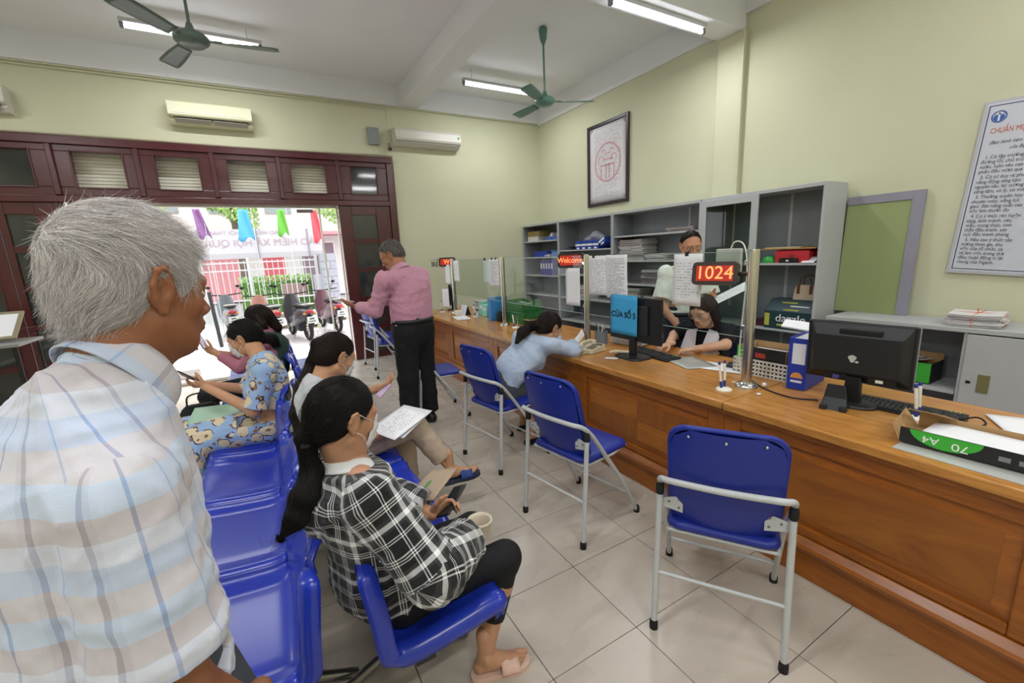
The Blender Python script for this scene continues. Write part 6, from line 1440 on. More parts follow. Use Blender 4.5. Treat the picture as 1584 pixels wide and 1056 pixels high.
m = MB(T); m.add([(lx/2, ly-.02, hz), (lx/2, ly-.14, hz), (lx/2-.09, ly-.12, hz+.035), (lx/2-.09, ly+.0, hz+.035)], [(0,1,2,3)]); part('folded_flap', m, M_kraft, t, solid=.003)
F_ = T @ frame4((-lx/2-.0025, 0, .044), (0,-1,0), (-1,0,0))
m = MB(F_); m.prism([(-ly+.05+.0, .030)] + [(-ly+.155 + .105*math.cos(a), .030 - .055*math.sin(a)*1.05) for a in [PI + k*-PI/16 for k in range(17)]][::1], 0, .0006); part('green_panel', m, M_grn, t)
m = MB(F_); m.box((.20, -.031, 0), (ly, .031, .0006)); part('green_panel', m, M_grn, t)
text_obj('lettering', '70', .042, M_wht, t, F_ @ Matrix.Translation((-ly+.20, -.002, .0012)) @ Matrix.Rotation(PI, 4, 'Z'), sx=1.2)
text_obj('lettering', 'A4', .040, M_wht, t, F_ @ Matrix.Translation((-ly+.115, .002, .0012)) @ Matrix.Rotation(PI, 4, 'Z'), sx=1.1)
for k in range(4): MB(F_).box((-.03+k*.05, -.012, 0), (.0+k*.05, .006, .0006)).build('print_mark', mat('grey_print', '#7d8084', .6), t)
for y, l_, lb in ((.185, .29, 'right'), (.475, .285, 'left')):
    tp = thing('paper_pile', 'pile of forms filling the %s half of the copy-paper box lid' % lb, 'papers', (2.36, y, CZ+.016)); rs_ = random.Random(int(y*1000))
    for k in range(5): MB().box((-.105+rs_.uniform(-.003,.003), -l_/2+rs_.uniform(0,.004), k*.0075), (.105+rs_.uniform(-.003,.003), l_/2-rs_.uniform(0,.004), k*.0075+.007)).build('sheets', M_paper, tp)
    sheet('top_sheet', None, None, (0, 0, .0385), (1, 0, 0), (0,0,1), .205, l_-.01, P_few, parent=tp)
o = MB().box((2.15, -.35, CZ+.0006), (2.29, .66, CZ+.003)).build('document_sleeve', mat('clear_plastic_sheet', '#b9bbb8', .15)); tag(o, 'flat clear plastic sleeve under the copy-paper box lid', 'sleeve')
for k, (x, y, r_, nm) in enumerate(((2.80, .40, .5, 'white form lying open at the right end of the counter'), (2.77, .27, .35, 'white sheet under the open form at the right end of the counter'))):
    sheet('paper', nm, 'paper', (x, y, CZ+.004+.003*(1-k)), (math.cos(r_), math.sin(r_), 0), (0,0,1), .297, .21, P_few)
# --- monitor seen from behind, with stand
t = thing('monitor', 'black monitor seen from behind with a scuffed back beside the blue binder', 'monitor', (2.60, .985, CZ), math.radians(97.5))
# local: x along width, +y towards the back we see
T = Matrix.Rotation(math.radians(-4), 4, 'X')
m = MB(T); m.box((-.225, -.03, .115), (.225, -.012, .43)); part('bezel', m, M_black, t, bevel=.008)
m = MB(T); L = [[(-.21, -.012, .125), (.21, -.012, .125), (.21, -.012, .42), (-.21, -.012, .42)], [(-.185, .02, .16), (.185, .02, .16), (.185, .02, .375), (-.185, .02, .375)], [(-.175, .026, .17), (.175, .026, .17), (.175, .026, .365), (-.175, .026, .365)]]
m.ring(L, smooth=False); bk_ = part('back_shell', m, mat('matt_black_plastic', '#202225', .5, bump=.05, bscale=400), t, bevel=.006)
MB(T).box((-.10, .024, .375), (.075, .012, .40)).box((-.10, -.01, .378), (.075, .016, .40)).build('vent_recess', M_blackr, bk_, bevel=.003)
MB(T).box((-.17, .02, .125), (-.06, .022, .165)).build('connector_bay', M_blackr, bk_); MB(T).box((.03, .0, .125), (.13, .018, .16)).build('connector_bay', M_blackr, bk_)
MB(T).box((-.12, .018, .14), (-.09, .024, .155)).build('port_label', M_white, bk_); MB(T).box((.06, .016, .13), (.09, .024, .15)).build('video_plug', mat('violet_plug', '#4b4a8a', .4), bk_, bevel=.003)
MB(T).prism([(.010+.016*math.cos(a)*(1+.3*math.sin(a*3)), .25+.02*math.sin(a)) for a in [2*PI*k/14 for k in range(14)]], 0, .001, T=Matrix(((1,0,0,0),(0,0,1,.0262),(0,1,0,0),(0,0,0,1)))).build('scuff', mat('white_scuff', '#b9b9b9', .8), bk_)
MB(T).prism([(-.010+.008*math.cos(a), .235+.006*math.sin(a)) for a in [2*PI*k/10 for k in range(10)]], 0, .001, T=Matrix(((1,0,0,0),(0,0,1,.0262),(0,1,0,0),(0,0,0,1)))).build('scuff', mat('white_scuff', '#b9b9b9', .8), bk_)
MB().ring([[(-.04, .0, .02), (.04, .0, .02), (.04, .035, .02), (-.04, .035, .02)], [(-.032, -.005, .15), (.032, -.005, .15), (.032, .03, .15), (-.032, .03, .15)]], smooth=False).build('stand_neck', M_black, t, bevel=.006)
m = MB(); m.ring([[(x*s_, y*s_+.02, z) for x, y in [(.115*math.cos(a), .085*math.sin(a)) for a in [2*PI*k/24 for k in range(24)]]] for z, s_ in ((0, 1), (.008, 1), (.018, .9), (.022, .6))]); m.build('stand_base', M_black, t)
MB().box((-.225, -.034, .118), (-.223, -.012, .43)).build('bezel_edge', mat('grey_bezel_edge', '#8b8d90', .4), t)
t = thing('webcam_clamp', 'small black plastic bracket standing at the foot of the black monitor', 'bracket', (2.44, 1.00, CZ), math.radians(-75)); t.scale = (1.25, 1.25, 1.45)
MB().ring([[(-.045, -.02, 0), (.045, -.02, 0), (.045, .012, 0), (-.045, .012, 0)], [(-.038, .005, .04), (.038, .005, .04), (.038, .02, .045), (-.038, .02, .045)], [(-.03, .01, .085), (.03, .01, .085), (.03, .02, .085), (-.03, .02, .085)]], smooth=False).box((-.045, -.03, 0), (-.02, -.015, .02)).box((.02, -.03, 0), (.045, -.015, .02)).build('body', mat('dark_slate_plastic', '#23272d', .45), t, bevel=.004)
def keyboard(loc, rz, lb, w_=.44):
    t = thing('keyboard', lb, 'keyboard', loc, rz); MB().ring([[(-w_/2, -.075, 0), (w_/2, -.075, 0), (w_/2, .075, 0), (-w_/2, .075, 0)], [(-w_/2, -.075, .012), (w_/2, -.075, .012), (w_/2, .075, .024), (-w_/2, .075, .024)]], smooth=False).build('base', M_black, t, bevel=.004)
    km = MB().ring([[(-.0085, -.0085, 0), (.0085, -.0085, 0), (.0085, .0085, 0), (-.0085, .0085, 0)], [(-.0068, -.007, .006), (.0068, -.007, .006), (.0068, .007, .006), (-.0068, .007, .006)]], smooth=False).mesh('key', mat('charcoal_keycap', '#2c2d31', .45))
    n = int((w_-.03)/.0205)
    for r_ in range(5):
        for k in range(n):
            if (k == 15 or k == 18) : continue
            o = bpy.data.objects.new('key', km); COL.objects.link(o); o.parent = t; o.location = (-w_/2+.025+k*.0205+(r_ % 2)*.003, -.055+r_*.0215+(.006 if r_ == 4 else 0), .0135+ .08*(.02+r_*.0215)); o.rotation_euler = (.08, 0, 0)
    for k in range(3): MB().ball((w_/2-.06+k*.016, .066, .026), .0025, n=6).build('indicator', mat('green_led', '#5bc46a', .4, emit=.5), t)
    return t
keyboard((2.665, .80, CZ), math.radians(-86), 'black keyboard lying in front of the rear-facing black monitor')
o = MB().tube(spline([(2.50, 1.10, CZ+.006), (2.44, 1.2, CZ+.006), (2.47, 1.36, CZ+.006), (2.56, 1.50, CZ+.008), (2.66, 1.62, CZ+.006)], 8), .004, 6).build('power_cable', M_blackr); tag(o, 'black cable curling on the counter from the monitor to the steel post', 'cable')
o = MB().tube(spline([(2.66, .60, CZ+.02), (2.72, .55, CZ+.03), (2.70, .52, CZ+.012), (2.64, .56, CZ+.006), (2.58, .68, CZ+.006)], 8), .004, 6).build('keyboard_cable', M_blackr); tag(o, 'black keyboard cable looped beside the pens on the near counter', 'cable')
def pens(loc, lb, lean=.0, col='#2b3a8a', n=2):
    t = thing('pen_stand', lb, 'pens', loc); MB().lathe([(.040, 0), (.040, .004), (.030, .009), (.012, .012)], 20).build('stand_base', M_white, t)
    for k in range(n):
        a = (.08, -.03*k+.02); x = -.012+.026*k; p0 = Vector((x, .006, .012)); d = Vector((.16*(k-.5)+lean, .10, 1)).normalized()
        pn = MB().tube([tuple(p0), tuple(p0+d*.115)], .0062, 10).build('pen', M_white, t)
        MB().tube([tuple(p0-d*.002), tuple(p0+d*.03)], .0072, 10).build('pen_holder', mat('pen_blue', col, .4), pn); MB().tube([tuple(p0+d*.112), tuple(p0+d*.125)], .0066, 10).build('cap', mat('pen_blue', col, .4), pn)
    MB().tube(spline([(.02, .01, .0), (.035, .02, .03), (.03, .01, .07), (.018, .01, .10)], 5), .0012, 5).build('chain', M_white, t)
    t.scale = (1.15, 1.15, 1.25); return t
pens((2.30, 1.515, CZ), 'two tethered pens in a white stand left of the nearest steel post')
pens((2.60, .715, CZ+.0), 'two white pens standing beside the keyboard, behind the box lid')
pens((2.50, 4.30, CZ), 'tethered pen stand beside the green baskets post', n=1)
pens((2.56, 5.50, CZ), 'pen stand beside the desk calendar', n=1)
pens((2.40, 6.38, CZ), 'pen stand at the far end of the counter', n=1)
for k, (x, y, nm) in enumerate(((2.52, 1.40, 'crumpled white tissue beside the foot of the nearest steel post'), (2.36, 1.34, 'small torn scrap of paper on the counter below the nearest post'))):
    m = MB(); m.ball((0,0,.010 if k == 0 else .003), (.016, .013, .012) if k == 0 else (.016, .01, .004), n=7); me_ = m.build('tissue', M_paper, solid=.0)
    for v in me_.data.vertices: v.co += Vector((random.uniform(-.005,.005), random.uniform(-.005,.005), random.uniform(0,.006) if v.co.z > .004 else 0))
    me_.location = (x, y, CZ+.002); tag(me_, nm, 'tissue')
# --- blue lever-arch binder
t = thing('binder', 'upright blue lever-arch binder with a white label beside the monitor', 'binder', (2.60, 1.275, CZ), math.radians(97))
M_bb = mat('blue_binder_board', '#20359c', .45)
m = MB(); m.box((-.055, -.004, .004), (.042, .0, .305)); part('spine', m, M_bb, t); m = MB(); m.box((-.055, 0-.30, .004), (-.052, -.004, .31)).box((.039, -.30, .004), (.042, -.004, .31)); part('cover', m, M_bb, t)
MB().box((-.045, 0, .155), (.022, .0012, .275)).build('label', mat('label_white', '#d6d9e4', .6), t); m = MB(); arc(m, -.008, 0, 0, .03, 0, PI, 14, 0, 0); 
MB(Matrix(((1,0,0,-.008),(0,0,1,.0004),(0,1,0,.072),(0,0,0,1)))).prism([(.032*math.cos(a), .034*math.sin(a)) for a in [PI*k/14 for k in range(15)]], 0, .0008).build('logo', mat('orange_print', '#c98a4a', .6), t)
MB().box((-.036, 0, .045), (.022, .0012, .058)).build('print_line', mat('label_white', '#d6d9e4', .6), t)
m = MB(); m.box((-.048, -.29, .012), (.036, -.01, .295)); part('papers', m, M_paper, t)
o = MB().box((-.02, -.14, 0), (.05, .14, .010)).build('envelope', M_paper); o.location = (2.70, 1.27, CZ+.345); o.rotation_euler = (.1, -.5, .1); tag(o, 'white envelope lying on top of the blue binder', 'envelope')
# --- ream box over white basket
M_bask = mat('white_basket_plastic', '#dedcd6', .45)
def basket(lb, loc, rz, dims, m_, holes=True, kind='basket'):
    t = thing('basket', lb, 'basket', loc, rz); w_, d_, h_ = dims
    for nm, a, b in (('side', (-w_/2, -d_/2), (w_/2, -d_/2)), ('side', (w_/2, -d_/2), (w_/2, d_/2)), ('side', (w_/2, d_/2), (-w_/2, d_/2)), ('side', (-w_/2, d_/2), (-w_/2, -d_/2))):
        a_, b_ = Vector((*a, 0)), Vector((*b, 0)); L = (b_-a_).length; n = max(3, int(L/.024)); rows = max(3, int(h_/.024)); m = MB()
        for i in range(n+1): p = a_.lerp(b_, i/n); m.cbox((p.x, p.y, h_/2), (.008, .008, h_))
        for j in range(rows+1): z = h_*j/rows; c_ = (a_+b_)/2; m.cbox((c_.x, c_.y, z), (abs(b_.x-a_.x)+.008, abs(b_.y-a_.y)+.008, .010))
        o = m.build('lattice_side', m_, t); o['kind'] = 'stuff'
    MB().box((-w_/2, -d_/2, 0), (w_/2, d_/2, .004)).build('bottom', m_, t)
    m = MB(); rect = [(-w_/2, -d_/2), (w_/2, -d_/2), (w_/2, d_/2), (-w_/2, d_/2)]
    m.tube([(x, y, h_) for x, y in rect+rect[:2]], .006, 6).build('rim', m_, t); return t
basket('white perforated plastic basket under the green and black paper box', (2.83, 1.55, CZ), math.radians(2), (.25, .34, .10), M_bask)
t = thing('paper_box', 'open green and black copy-paper box standing in the white basket', 'box', (2.83, 1.55, CZ+.07), math.radians(2))
for nm, lo, hi in (('front_wall', (-.115, -.155, .005), (-.112, .155, .115)), ('back_wall', (.112, -.155, .005), (.115, .155, .115)), ('end_wall', (-.115, -.155, .005), (.115, -.152, .115)), ('end_wall', (-.115, .152, .005), (.115, .155, .115)), ('base', (-.115, -.155, .002), (.115, .155, .005))):
    MB().box(lo, hi).build(nm, M_kraft if nm != 'front_wall' else M_blk, t)
MB().box((-.117, .055, .01), (-.115, .155, .115)).build('green_panel', M_grn, t); MB().box((-.117, -.03, .05), (-.1155, .035, .08)).build('red_print', mat('red_print', '#b03a34', .5), t)
text_obj('lettering', 'C&2', .05, M_wht, t, frame4((-.1175, .10, .065), (0,-1,0), (-1,0,0)))
for k in range(1): sheet('paper', 'white sheet on top inside the green and black paper box', 'paper', (2.83, 1.55+.01*k, CZ+.14+.012*k), (1, .1*k, 0), (0,0,1), .2, .28, M_paper)
sheet('paper', 'white sheet flat on the counter left of the nearest steel post', 'paper', (2.72, 1.80, CZ+.004), (.95, .3, 0), (0,0,1), .21, .30, M_paper)
o = MB().box((-.05, -.075, 0), (.05, .075, .018)).build('calculator', mat('dark_calculator', '#272c33', .4), bevel=.004); o.location = (2.80, 1.74, CZ+.006); o.rotation_euler = (0,0,.3); tag(o, 'dark calculator on the white sheet near the steel post', 'calculator')
o = sheet('document_sleeve', 'clear plastic sleeve with documents in front of the typing woman', 'sleeve', (2.66, 2.03, CZ+.004), (.9, -.35, 0), (0,0,1), .24, .32, mat('glossy_sleeve', '#a9aaa6', .12), thick=.003)
keyboard((2.64, 2.36, CZ), math.radians(-97), 'black keyboard under the typing woman behind the blue sheet')
# --- monitor with the blue window number sheet
t = thing('monitor', 'black monitor on a pedestal with a blue paper sign on its back', 'monitor', (2.47, 2.42, CZ), math.radians(88))
MB().box((-.275, -.035, .13), (.275, -.005, .48)).build('bezel', M_black, t, bevel=.008); MB().box((-.16, -.005, .19), (.16, .012, .42)).build('back_shell', mat('matt_black_plastic', '#202225', .5), t, bevel=.01)
MB().box((-.032, -.02, .012), (.032, .012, .20)).build('stand_neck', M_black, t, bevel=.006); MB().ring([[(x*s_, y*s_+.0, z) for x, y in [(.135*math.copysign(abs(math.cos(a))**.5, math.cos(a)), .10*math.copysign(abs(math.sin(a))**.5, math.sin(a))) for a in [2*PI*k/24 for k in range(24)]]] for z, s_ in ((0, 1), (.01, 1), (.016, .95))]).build('stand_base', M_black, t)
o = sheet('window_sign', 'sky blue sheet reading window five taped to the back of the monitor', 'sign', (0,0,0), (1,0,0), (0,1,0), .30, .315, mat('sky_blue_paper', '#3aa0d8', .6), 0)
o.parent = t; o.location = (-.095, .018, .335); bpy.context.view_layer.update()
o.parent = None; o.location = (2.447, 2.50, CZ+.335); o.rotation_euler = (0, 0, math.radians(-92)+PI)
o.data.transform(Matrix.Rotation(PI, 4, 'Z'))
text_obj('lettering', 'CỬA SỐ 5', .062, mat('black_ink', '#15161c', .6), o, Matrix.Rotation(PI, 4, 'Z') @ frame4((0, -.0022, .0), (-1,0,0), (0,1,0)) if False else frame4((0, .0022, .0), (-1,0,0), (0,1,0)), bold=.0016, extrude=.0004)
# --- telephone
t = thing('desk_telephone', 'cream desk telephone beside the folded arms of the woman in pale blue', 'telephone', (2.37, 2.80, CZ), math.radians(-78)); M_cr = mat('cream_phone_plastic', '#d8cdb4', .4)
MB().ring([[(-.085, -.10, .004), (.085, -.10, .004), (.085, .10, .004), (-.085, .10, .004)], [(-.085, -.10, .03), (.085, -.10, .03), (.08, .09, .055), (-.08, .09, .055)]], smooth=False).build('base', M_cr, t, bevel=.008)
h_ = MB(); h_.tube(spline([(-.055, -.095, .055), (-.055, -.06, .072), (-.055, 0, .078), (-.055, .06, .078), (-.055, .10, .066)], 5), [.022]*3+[.015]*18 if False else .016, 10, flat=.8); h_.cbox((-.055, -.085, .052), (.048, .05, .03)).cbox((-.055, .09, .062), (.048, .05, .03)); h_.build('handset', M_cr, t, bevel=.006)
for r_ in range(4):
    for c_ in range(3): MB().box((.0+c_*.024, -.07+r_*.026, .036+r_*.006), (.016+c_*.024, -.054+r_*.026, .045+r_*.006)).build('button', mat('grey_button', '#8b857a', .5), t)
MB().box((-.005, .045, .048), (.07, .075, .056)).build('display', mat('dark_display', '#3d423c', .2), t)
cpts = [(.0-.06+.0, -.11, .03)]; MB().tube([(-.055+.10*k/60 - .0, -.115-.10*math.sin(k/60*PI), .012+.006*math.sin(k*2.1)) for k in range(61)], .0035, 6).build('coiled_cord', M_cr, t)
# second handset lying near the monitor foot
o = MB().tube(spline([(2.40, 2.60, CZ+.02), (2.42, 2.55, CZ+.035), (2.46, 2.52, CZ+.03), (2.52, 2.50, CZ+.02)], 5), .012, 8).build('cable_bundle', M_cr); tag(o, 'cream cable bundle between the telephone and the monitor stand', 'cable')
t = thing('pen_holder', 'ribbed grey pen cup behind the telephone', 'pen cup', (2.63, 2.97, CZ)); MB().add(*(lambda n=28: ([(.055*(1+.03*(k % 2))*math.cos(2*PI*k/n), .055*(1+.03*(k % 2))*math.sin(2*PI*k/n), z) for z in (0, .12) for k in range(n)], [(k, (k+1) % n, (k+1) % n+n, k+n) for k in range(n)]))()).build('cup', mat('grey_ribbed_plastic', '#737a84', .5), t, solid=.004)
for k in range(6): MB().tube([(.02*math.cos(k), .02*math.sin(k), .02), (.045*math.cos(k*1.7), .045*math.sin(k*1.7), .15+.02*(k % 3))], .005, 6).build('pen', mat('pen_%d' % k, ('#dcdcdc', '#1b1b1f', '#c9c2b5', '#23232a', '#e2ded6', '#6b4a2e')[k], .4), t)
sheet('paper', 'folded white paper in front of the masked face of the leaning woman', 'paper', (2.44, 3.05, CZ+.06), (.5, .8, .1), (-.6, .2, .7), .15, .14, M_paper, .03)
sheet('paper', 'small white note under the monitor stand with the blue sign', 'paper', (2.32, 2.50, CZ+.003), (.6, -.8, 0), (0,0,1), .10, .06, M_paper)
sheet('paper', 'white sheet under the elbows of the leaning woman', 'paper', (2.22, 3.02, CZ+.003), (.3, -.9, 0), (0,0,1), .21, .16, M_paper)
def paper_stack(lb, loc, rz, w_, d_, n, th=.008, colr=None, jit=.012, cat='papers', grp=None, twine=None):
    """a tied bundle of folders: one thing, each folder a part"""
    t = thing('paper_bundle', lb, cat, loc, rz, grp); z = th*.45; rs = random.Random(sum(ord(q) for q in lb))
    cols = colr or ['#d8d5d4', '#c9c5c6', '#e0dddd', '#b9a9a6', '#cfcbd0']
    for k in range(n):
        h_ = th*rs.uniform(.6, 1.4); c = cols[rs.randrange(len(cols))]; a = rs.uniform(-.08, .08); ox, oy = rs.uniform(-jit, jit), rs.uniform(-jit, jit); T = Matrix.Translation((ox, oy, 0)) @ Matrix.Rotation(a, 4, 'Z')
        ww, dd = w_*rs.uniform(.92, 1), d_*rs.uniform(.92, 1); cu_ = .006*rs.random()
        MB(T).grid(lambda u, v: ((u-.5)*ww, (v-.5)*dd, z + cu_*(2*v-1)**2), 2, 6, smooth=False).grid(lambda u, v: ((u-.5)*ww, (.5-v)*dd, z + h_*.85 + cu_*(2*v-1)**2), 2, 6, smooth=False).build('folder', mat('folder_'+c.strip('#'), c, .8), t, solid=h_*.5)
        z += h_
    if twine:
        T = 0; MB().tube([(-w_*.51, .01, 0), (-w_*.51, .01, z), (w_*.51, -.02, z+.004), (w_*.51, -.02, 0)], .003, 5).tube([(.0, -d_*.51, 0), (.0, -d_*.51, z+.002), (.01, d_*.51, z+.004), (.01, d_*.51, 0)], .003, 5).tube([(0,0,z), (.02,.01,z+.03), (.0,.0,z+.035), (-.02,0,z+.005)], .0025, 5).build('twine', mat('orange_twine', twine, .6), t)
    return t, z
paper_stack('bundle of white files tied with orange string on the low steel cabinet', (4.80, 1.07, .942), .1, .32, .30, 9, .010, twine='#dd6a2c')
paper_stack('stack of papers on the staff desk between the post and the monitor', (2.86, 2.80, CZ+.002), .2, .24, .32, 14, .012)
# cardboard box in the open bay of the low cabinet
t = thing('file_box', 'green and black carton of papers in the open bay of the low cabinet', 'box', (4.80, 1.42, .43), 0)
for nm, lo, hi, mm in (('front_wall', (-.12, -.16, 0), (-.117, .30, .17), M_grn), ('end_wall', (-.12, -.163, 0), (.15, -.16, .17), M_blk), ('back_wall', (.147, -.16, 0), (.15, .30, .22), M_kraft), ('end_wall', (-.12, .30, 0), (.15, .303, .17), M_kraft), ('base', (-.12, -.16, -.0), (.15, .30, .004), M_kraft)): MB().box(lo, hi).build(nm, mm, t)
for k in range(3): sheet('paper', ('lowest', 'middle', 'topmost')[k]+' rumpled sheet in the carton inside the low cabinet', 'paper', (4.81, 1.46+.04*k, .58+.01*k), (1, .2*k, .1), (.1, .1, 1), .22, .30, M_paper, .02)
o = MB().box((4.62, 1.09, .40), (XB-.05, 1.985, .425)).build('shelf_board', M_greym); o.parent = None; tag(o, 'steel shelf inside the open bay of the low cabinet', 'shelf')
# --- far section of the counter
M_gb = mat('green_basket_plastic', '#2f7a3c', .4)
basket('green lattice basket behind the third steel post, lower one', (2.82, 4.60, CZ), .05, (.30, .42, .13), M_gb)
basket('green lattice basket stacked on the lower green one', (2.82, 4.66, CZ+.14), .1, (.30, .40, .12), M_gb)
paper_stack('papers heaped in the upper green basket', (2.82, 4.66, CZ+.15), .1, .24, .33, 6, .012)
t = thing('file_box', 'open brown carton on the counter right of the green baskets', 'box', (2.80, 4.22, CZ), .1)
for nm, lo, hi, mm in (('front_wall', (-.11, -.15, 0), (-.107, .15, .07), M_blk), ('base', (-.11, -.15, 0), (.11, .15, .06), M_kraft), ('flap', (-.15, -.15, .07), (-.107, .15, .073), M_kraft), ('green_panel', (-.112, -.15, .01), (-.11, .0, .07), M_grn)): MB().box(lo, hi).build(nm, mm, t)
t = thing('binder', 'light blue binder standing beside the green baskets', 'binder', (2.66, 5.02, CZ), .1); MB().box((-.13, -.035, 0), (.13, -.030, .30)).box((-.13, .03, 0), (.13, .035, .30)).box((-.135, -.035, 0), (-.13, .035, .30)).build('cover', mat('light_blue_board', '#3f86c4', .5), t); MB().box((-.125, -.028, .005), (.12, .028, .29)).build('papers', M_paper, t)
t = thing('bag', 'small black bag behind the pens by the green baskets', 'bag', (2.62, 4.86, CZ)); MB().ring([[(x*s_, y*s_, z) for x, y in [(.06*math.cos(a), .07*math.sin(a)) for a in [2*PI*k/12 for k in range(12)]]] for z, s_ in ((0, .9), (.04, 1.1), (.10, 1), (.13, .6))]).build('body', mat('black_cloth_bag', '#16171b', .8), t)
for k, (x, y, c, h_, lb) in enumerate(((2.72, 5.55, '#7cc2a8', .20, 'tall pale green box of forms beside the desk calendar'), (2.70, 5.40, '#8fd0c0', .17, 'second pale green box in front of the taller one'))):
    t = thing('tissue_box', lb, 'box', (x, y, CZ), .2); MB().box((-.06, -.05, 0), (.06, .05, h_)).build('carton', mat('mint_'+str(k), c, .4), t, bevel=.006); MB().box((-.062, -.03, h_*.5), (-.06, .03, h_*.75)).build('label', mat('label_white', '#d6d9e4', .6), t)
t = thing('desk_calendar', 'tent-shaped desk calendar at the far end of the counter', 'calendar', (2.52, 5.78, CZ), .2); MB().add([(-.005, -.07, .15), (-.06, -.07, 0), (-.06, .07, 0), (-.005, .07, .15)], [(0,1,2,3)]).build('front_page', mat('grey_page', '#c9cbd2', .6), t, solid=.002); MB().add([(-.005, -.07, .15), (.05, -.07, 0), (.05, .07, 0), (-.005, .07, .15)], [(3,2,1,0)]).build('back_page', mat('navy_card', '#39476a', .6), t, solid=.002)
t = thing('pen_holder', 'white box of pens next to the desk calendar', 'pen cup', (2.44, 5.86, CZ)); MB().box((-.04, -.05, 0), (.04, .05, .07)).build('cup', M_white, t, bevel=.004)
for k in range(4): MB().tube([(0, -.02+.012*k, .06), (.0+.01*k, -.04+.03*k, .15)], .004, 6).build('pen', mat('wood_pen', '#b59a6a', .5), t)
paper_stack('stack of white paper ream and files on the far counter', (2.84, 5.75, CZ), .1, .25, .32, 10, .02)
paper_stack('white carton of files left of the light blue binder', (2.80, 5.22, CZ), .1, .25, .20, 5, .02, ['#e0e0e4', '#6d7fb0', '#d9d9dd'])
sheet('paper', 'white sheet lying at the far end of the counter edge', 'paper', (2.36, 5.55, CZ+.003), (.2, 1, 0), (0,0,1), .40, .20, M_paper)
t = thing('bottle', 'small clear hand-gel bottle standing by the far white sheet', 'bottle', (2.50, 5.33, CZ)); MB().lathe([(.022, 0), (.024, .01), (.024, .07), (.010, .09), (.010, .105)], 14).build('body', mat('clear_bottle', '#b9c4cf', .15), t); MB().lathe([(.012, .10), (.012, .125), (.004, .13)], 10).build('cap', mat('navy_cap', '#25335a', .4), t)
t = thing('monitor', 'black monitor at the far end of the counter behind the pink shirt man', 'monitor', (2.62, 6.52, CZ), math.radians(-115)); MB().box((-.24, -.03, .10), (.24, 0, .42)).build('bezel', M_black, t, bevel=.008); MB().box((-.15, 0, .15), (.15, .02, .36)).build('back_shell', M_black, t, bevel=.01); MB().box((-.03, -.01, .01), (.03, .02, .14)).build('stand_neck', M_black, t); MB().box((-.1, -.08, 0), (.1, .08, .012)).build('stand_base', M_black, t, bevel=.004)
sheet('paper', 'white sheet hanging from the far monitor behind the pink shirt man', 'paper', (2.50, 6.45, CZ+.2), (.42, -.9, 0), (-.9, -.42, 0), .16, .30, M_paper)
# letters stuck on the far glass
gl = thing('result_sign', 'dark letters hanging on the glass at the far end of the counter', 'sign', (2.52, 6.7, 1.50)); text_obj('lettering', 'TRẢ KẾT QUẢ', .12, mat('dark_letters', '#4b4d46', .6), gl, frame4((0, .05, .03), (0,-1,0), (-1,0,0)), sx=.85, extrude=.003)
MB().box((-.004, -.45, .10), (.004, .5, .11)).build('rail', M_steel, gl)

# ================================================================ what is kept in the steel cabinets
def files_pile(lb, y, z, w_, n, th=.01, cols=None, grp='paper files in the steel cabinets'): return paper_stack(lb, (4.83, y, z+.001), 0, .30, w_, n, th, cols, .02, 'papers', grp)
files_pile('thin stack of white files on the top shelf of the third cabinet', 3.80, 1.83, .42, 4)
files_pile('tall sagging heap of paper files on the middle shelf of the third cabinet', 4.66, 1.475, .48, 16, .016)
files_pile('flat white box and files right of the sagging heap', 4.18, 1.475, .36, 3, .022)
files_pile('heap of pinkish paper files on the lower shelf of the third cabinet', 4.22, 1.14, .44, 12, .016, ['#c9c4c8', '#b59fa8', '#d6d3d6', '#8d7f88'])
files_pile('stack of grey files on the lower left of the third cabinet', 4.70, .80, .42, 12, .02)
files_pile('low stack of white files at the bottom of the third cabinet', 4.2, .80, .4, 7, .02)
files_pile('small stack of papers on the lower shelf of the second cabinet', 5.8, .85, .4, 8, .02)
# second cabinet: blue and white cartons under a clear bag
for k in range(5):
    y = 5.82 - k*.145; t = thing('file_carton', (('first', 'second', 'third', 'fourth')[k] + ' from the left of the blue and white boxes under the clear bag' if k < 4 else 'tilted blue and white box at the right end of the row under the clear bag'), 'box', (4.80, y, 1.666), 0, 'blue and white boxes on the second cabinet shelf')
    if k == 4: t.rotation_euler = (-.5, 0, 0); t.location = (4.80, y-.03, 1.73)
    MB().box((-.14, -.068, 0), (.14, .068, .135 if k < 4 else .09)).build('carton', mat('royal_blue_carton', '#2743a5', .5), t, bevel=.003); MB().box((-.143, -.068, .055), (-.14, .068, .085)).build('stripe', M_wht, t); MB().box((-.1432, -.03, .005), (-.14, .03, .03)).build('label', M_wht, t)
D = Field(V3(4.6, 5.15, 1.78), V3(5.0, 5.95, 2.0), .012); D.chain([V3(4.8, 5.75, 1.81), V3(4.8, 5.5, 1.87), V3(4.8, 5.3, 1.81)], [.05, .08, .04], .05); D.wave(.02, 18, 4); v_, q_, i_ = D.mesh(1)
t = thing('plastic_bag', 'crumpled translucent plastic bag on top of the blue boxes', 'bag', (4.8, 5.5, 1.8)); np_mesh('bag', v_, q_, i_, mat('translucent_bag', '#9c9fa8', .3), t, off=(4.8, 5.5, 1.8))
t = thing('tray', 'dark tray of small things left of the blue boxes', 'tray', (4.76, 6.10, 1.666)); MB().box((-.1, -.09, 0), (.1, .09, .03)).box((-.08, -.05, .03), (.05, .03, .055)).build('tray', mat('dark_tray', '#2e3544', .5), t, bevel=.004)
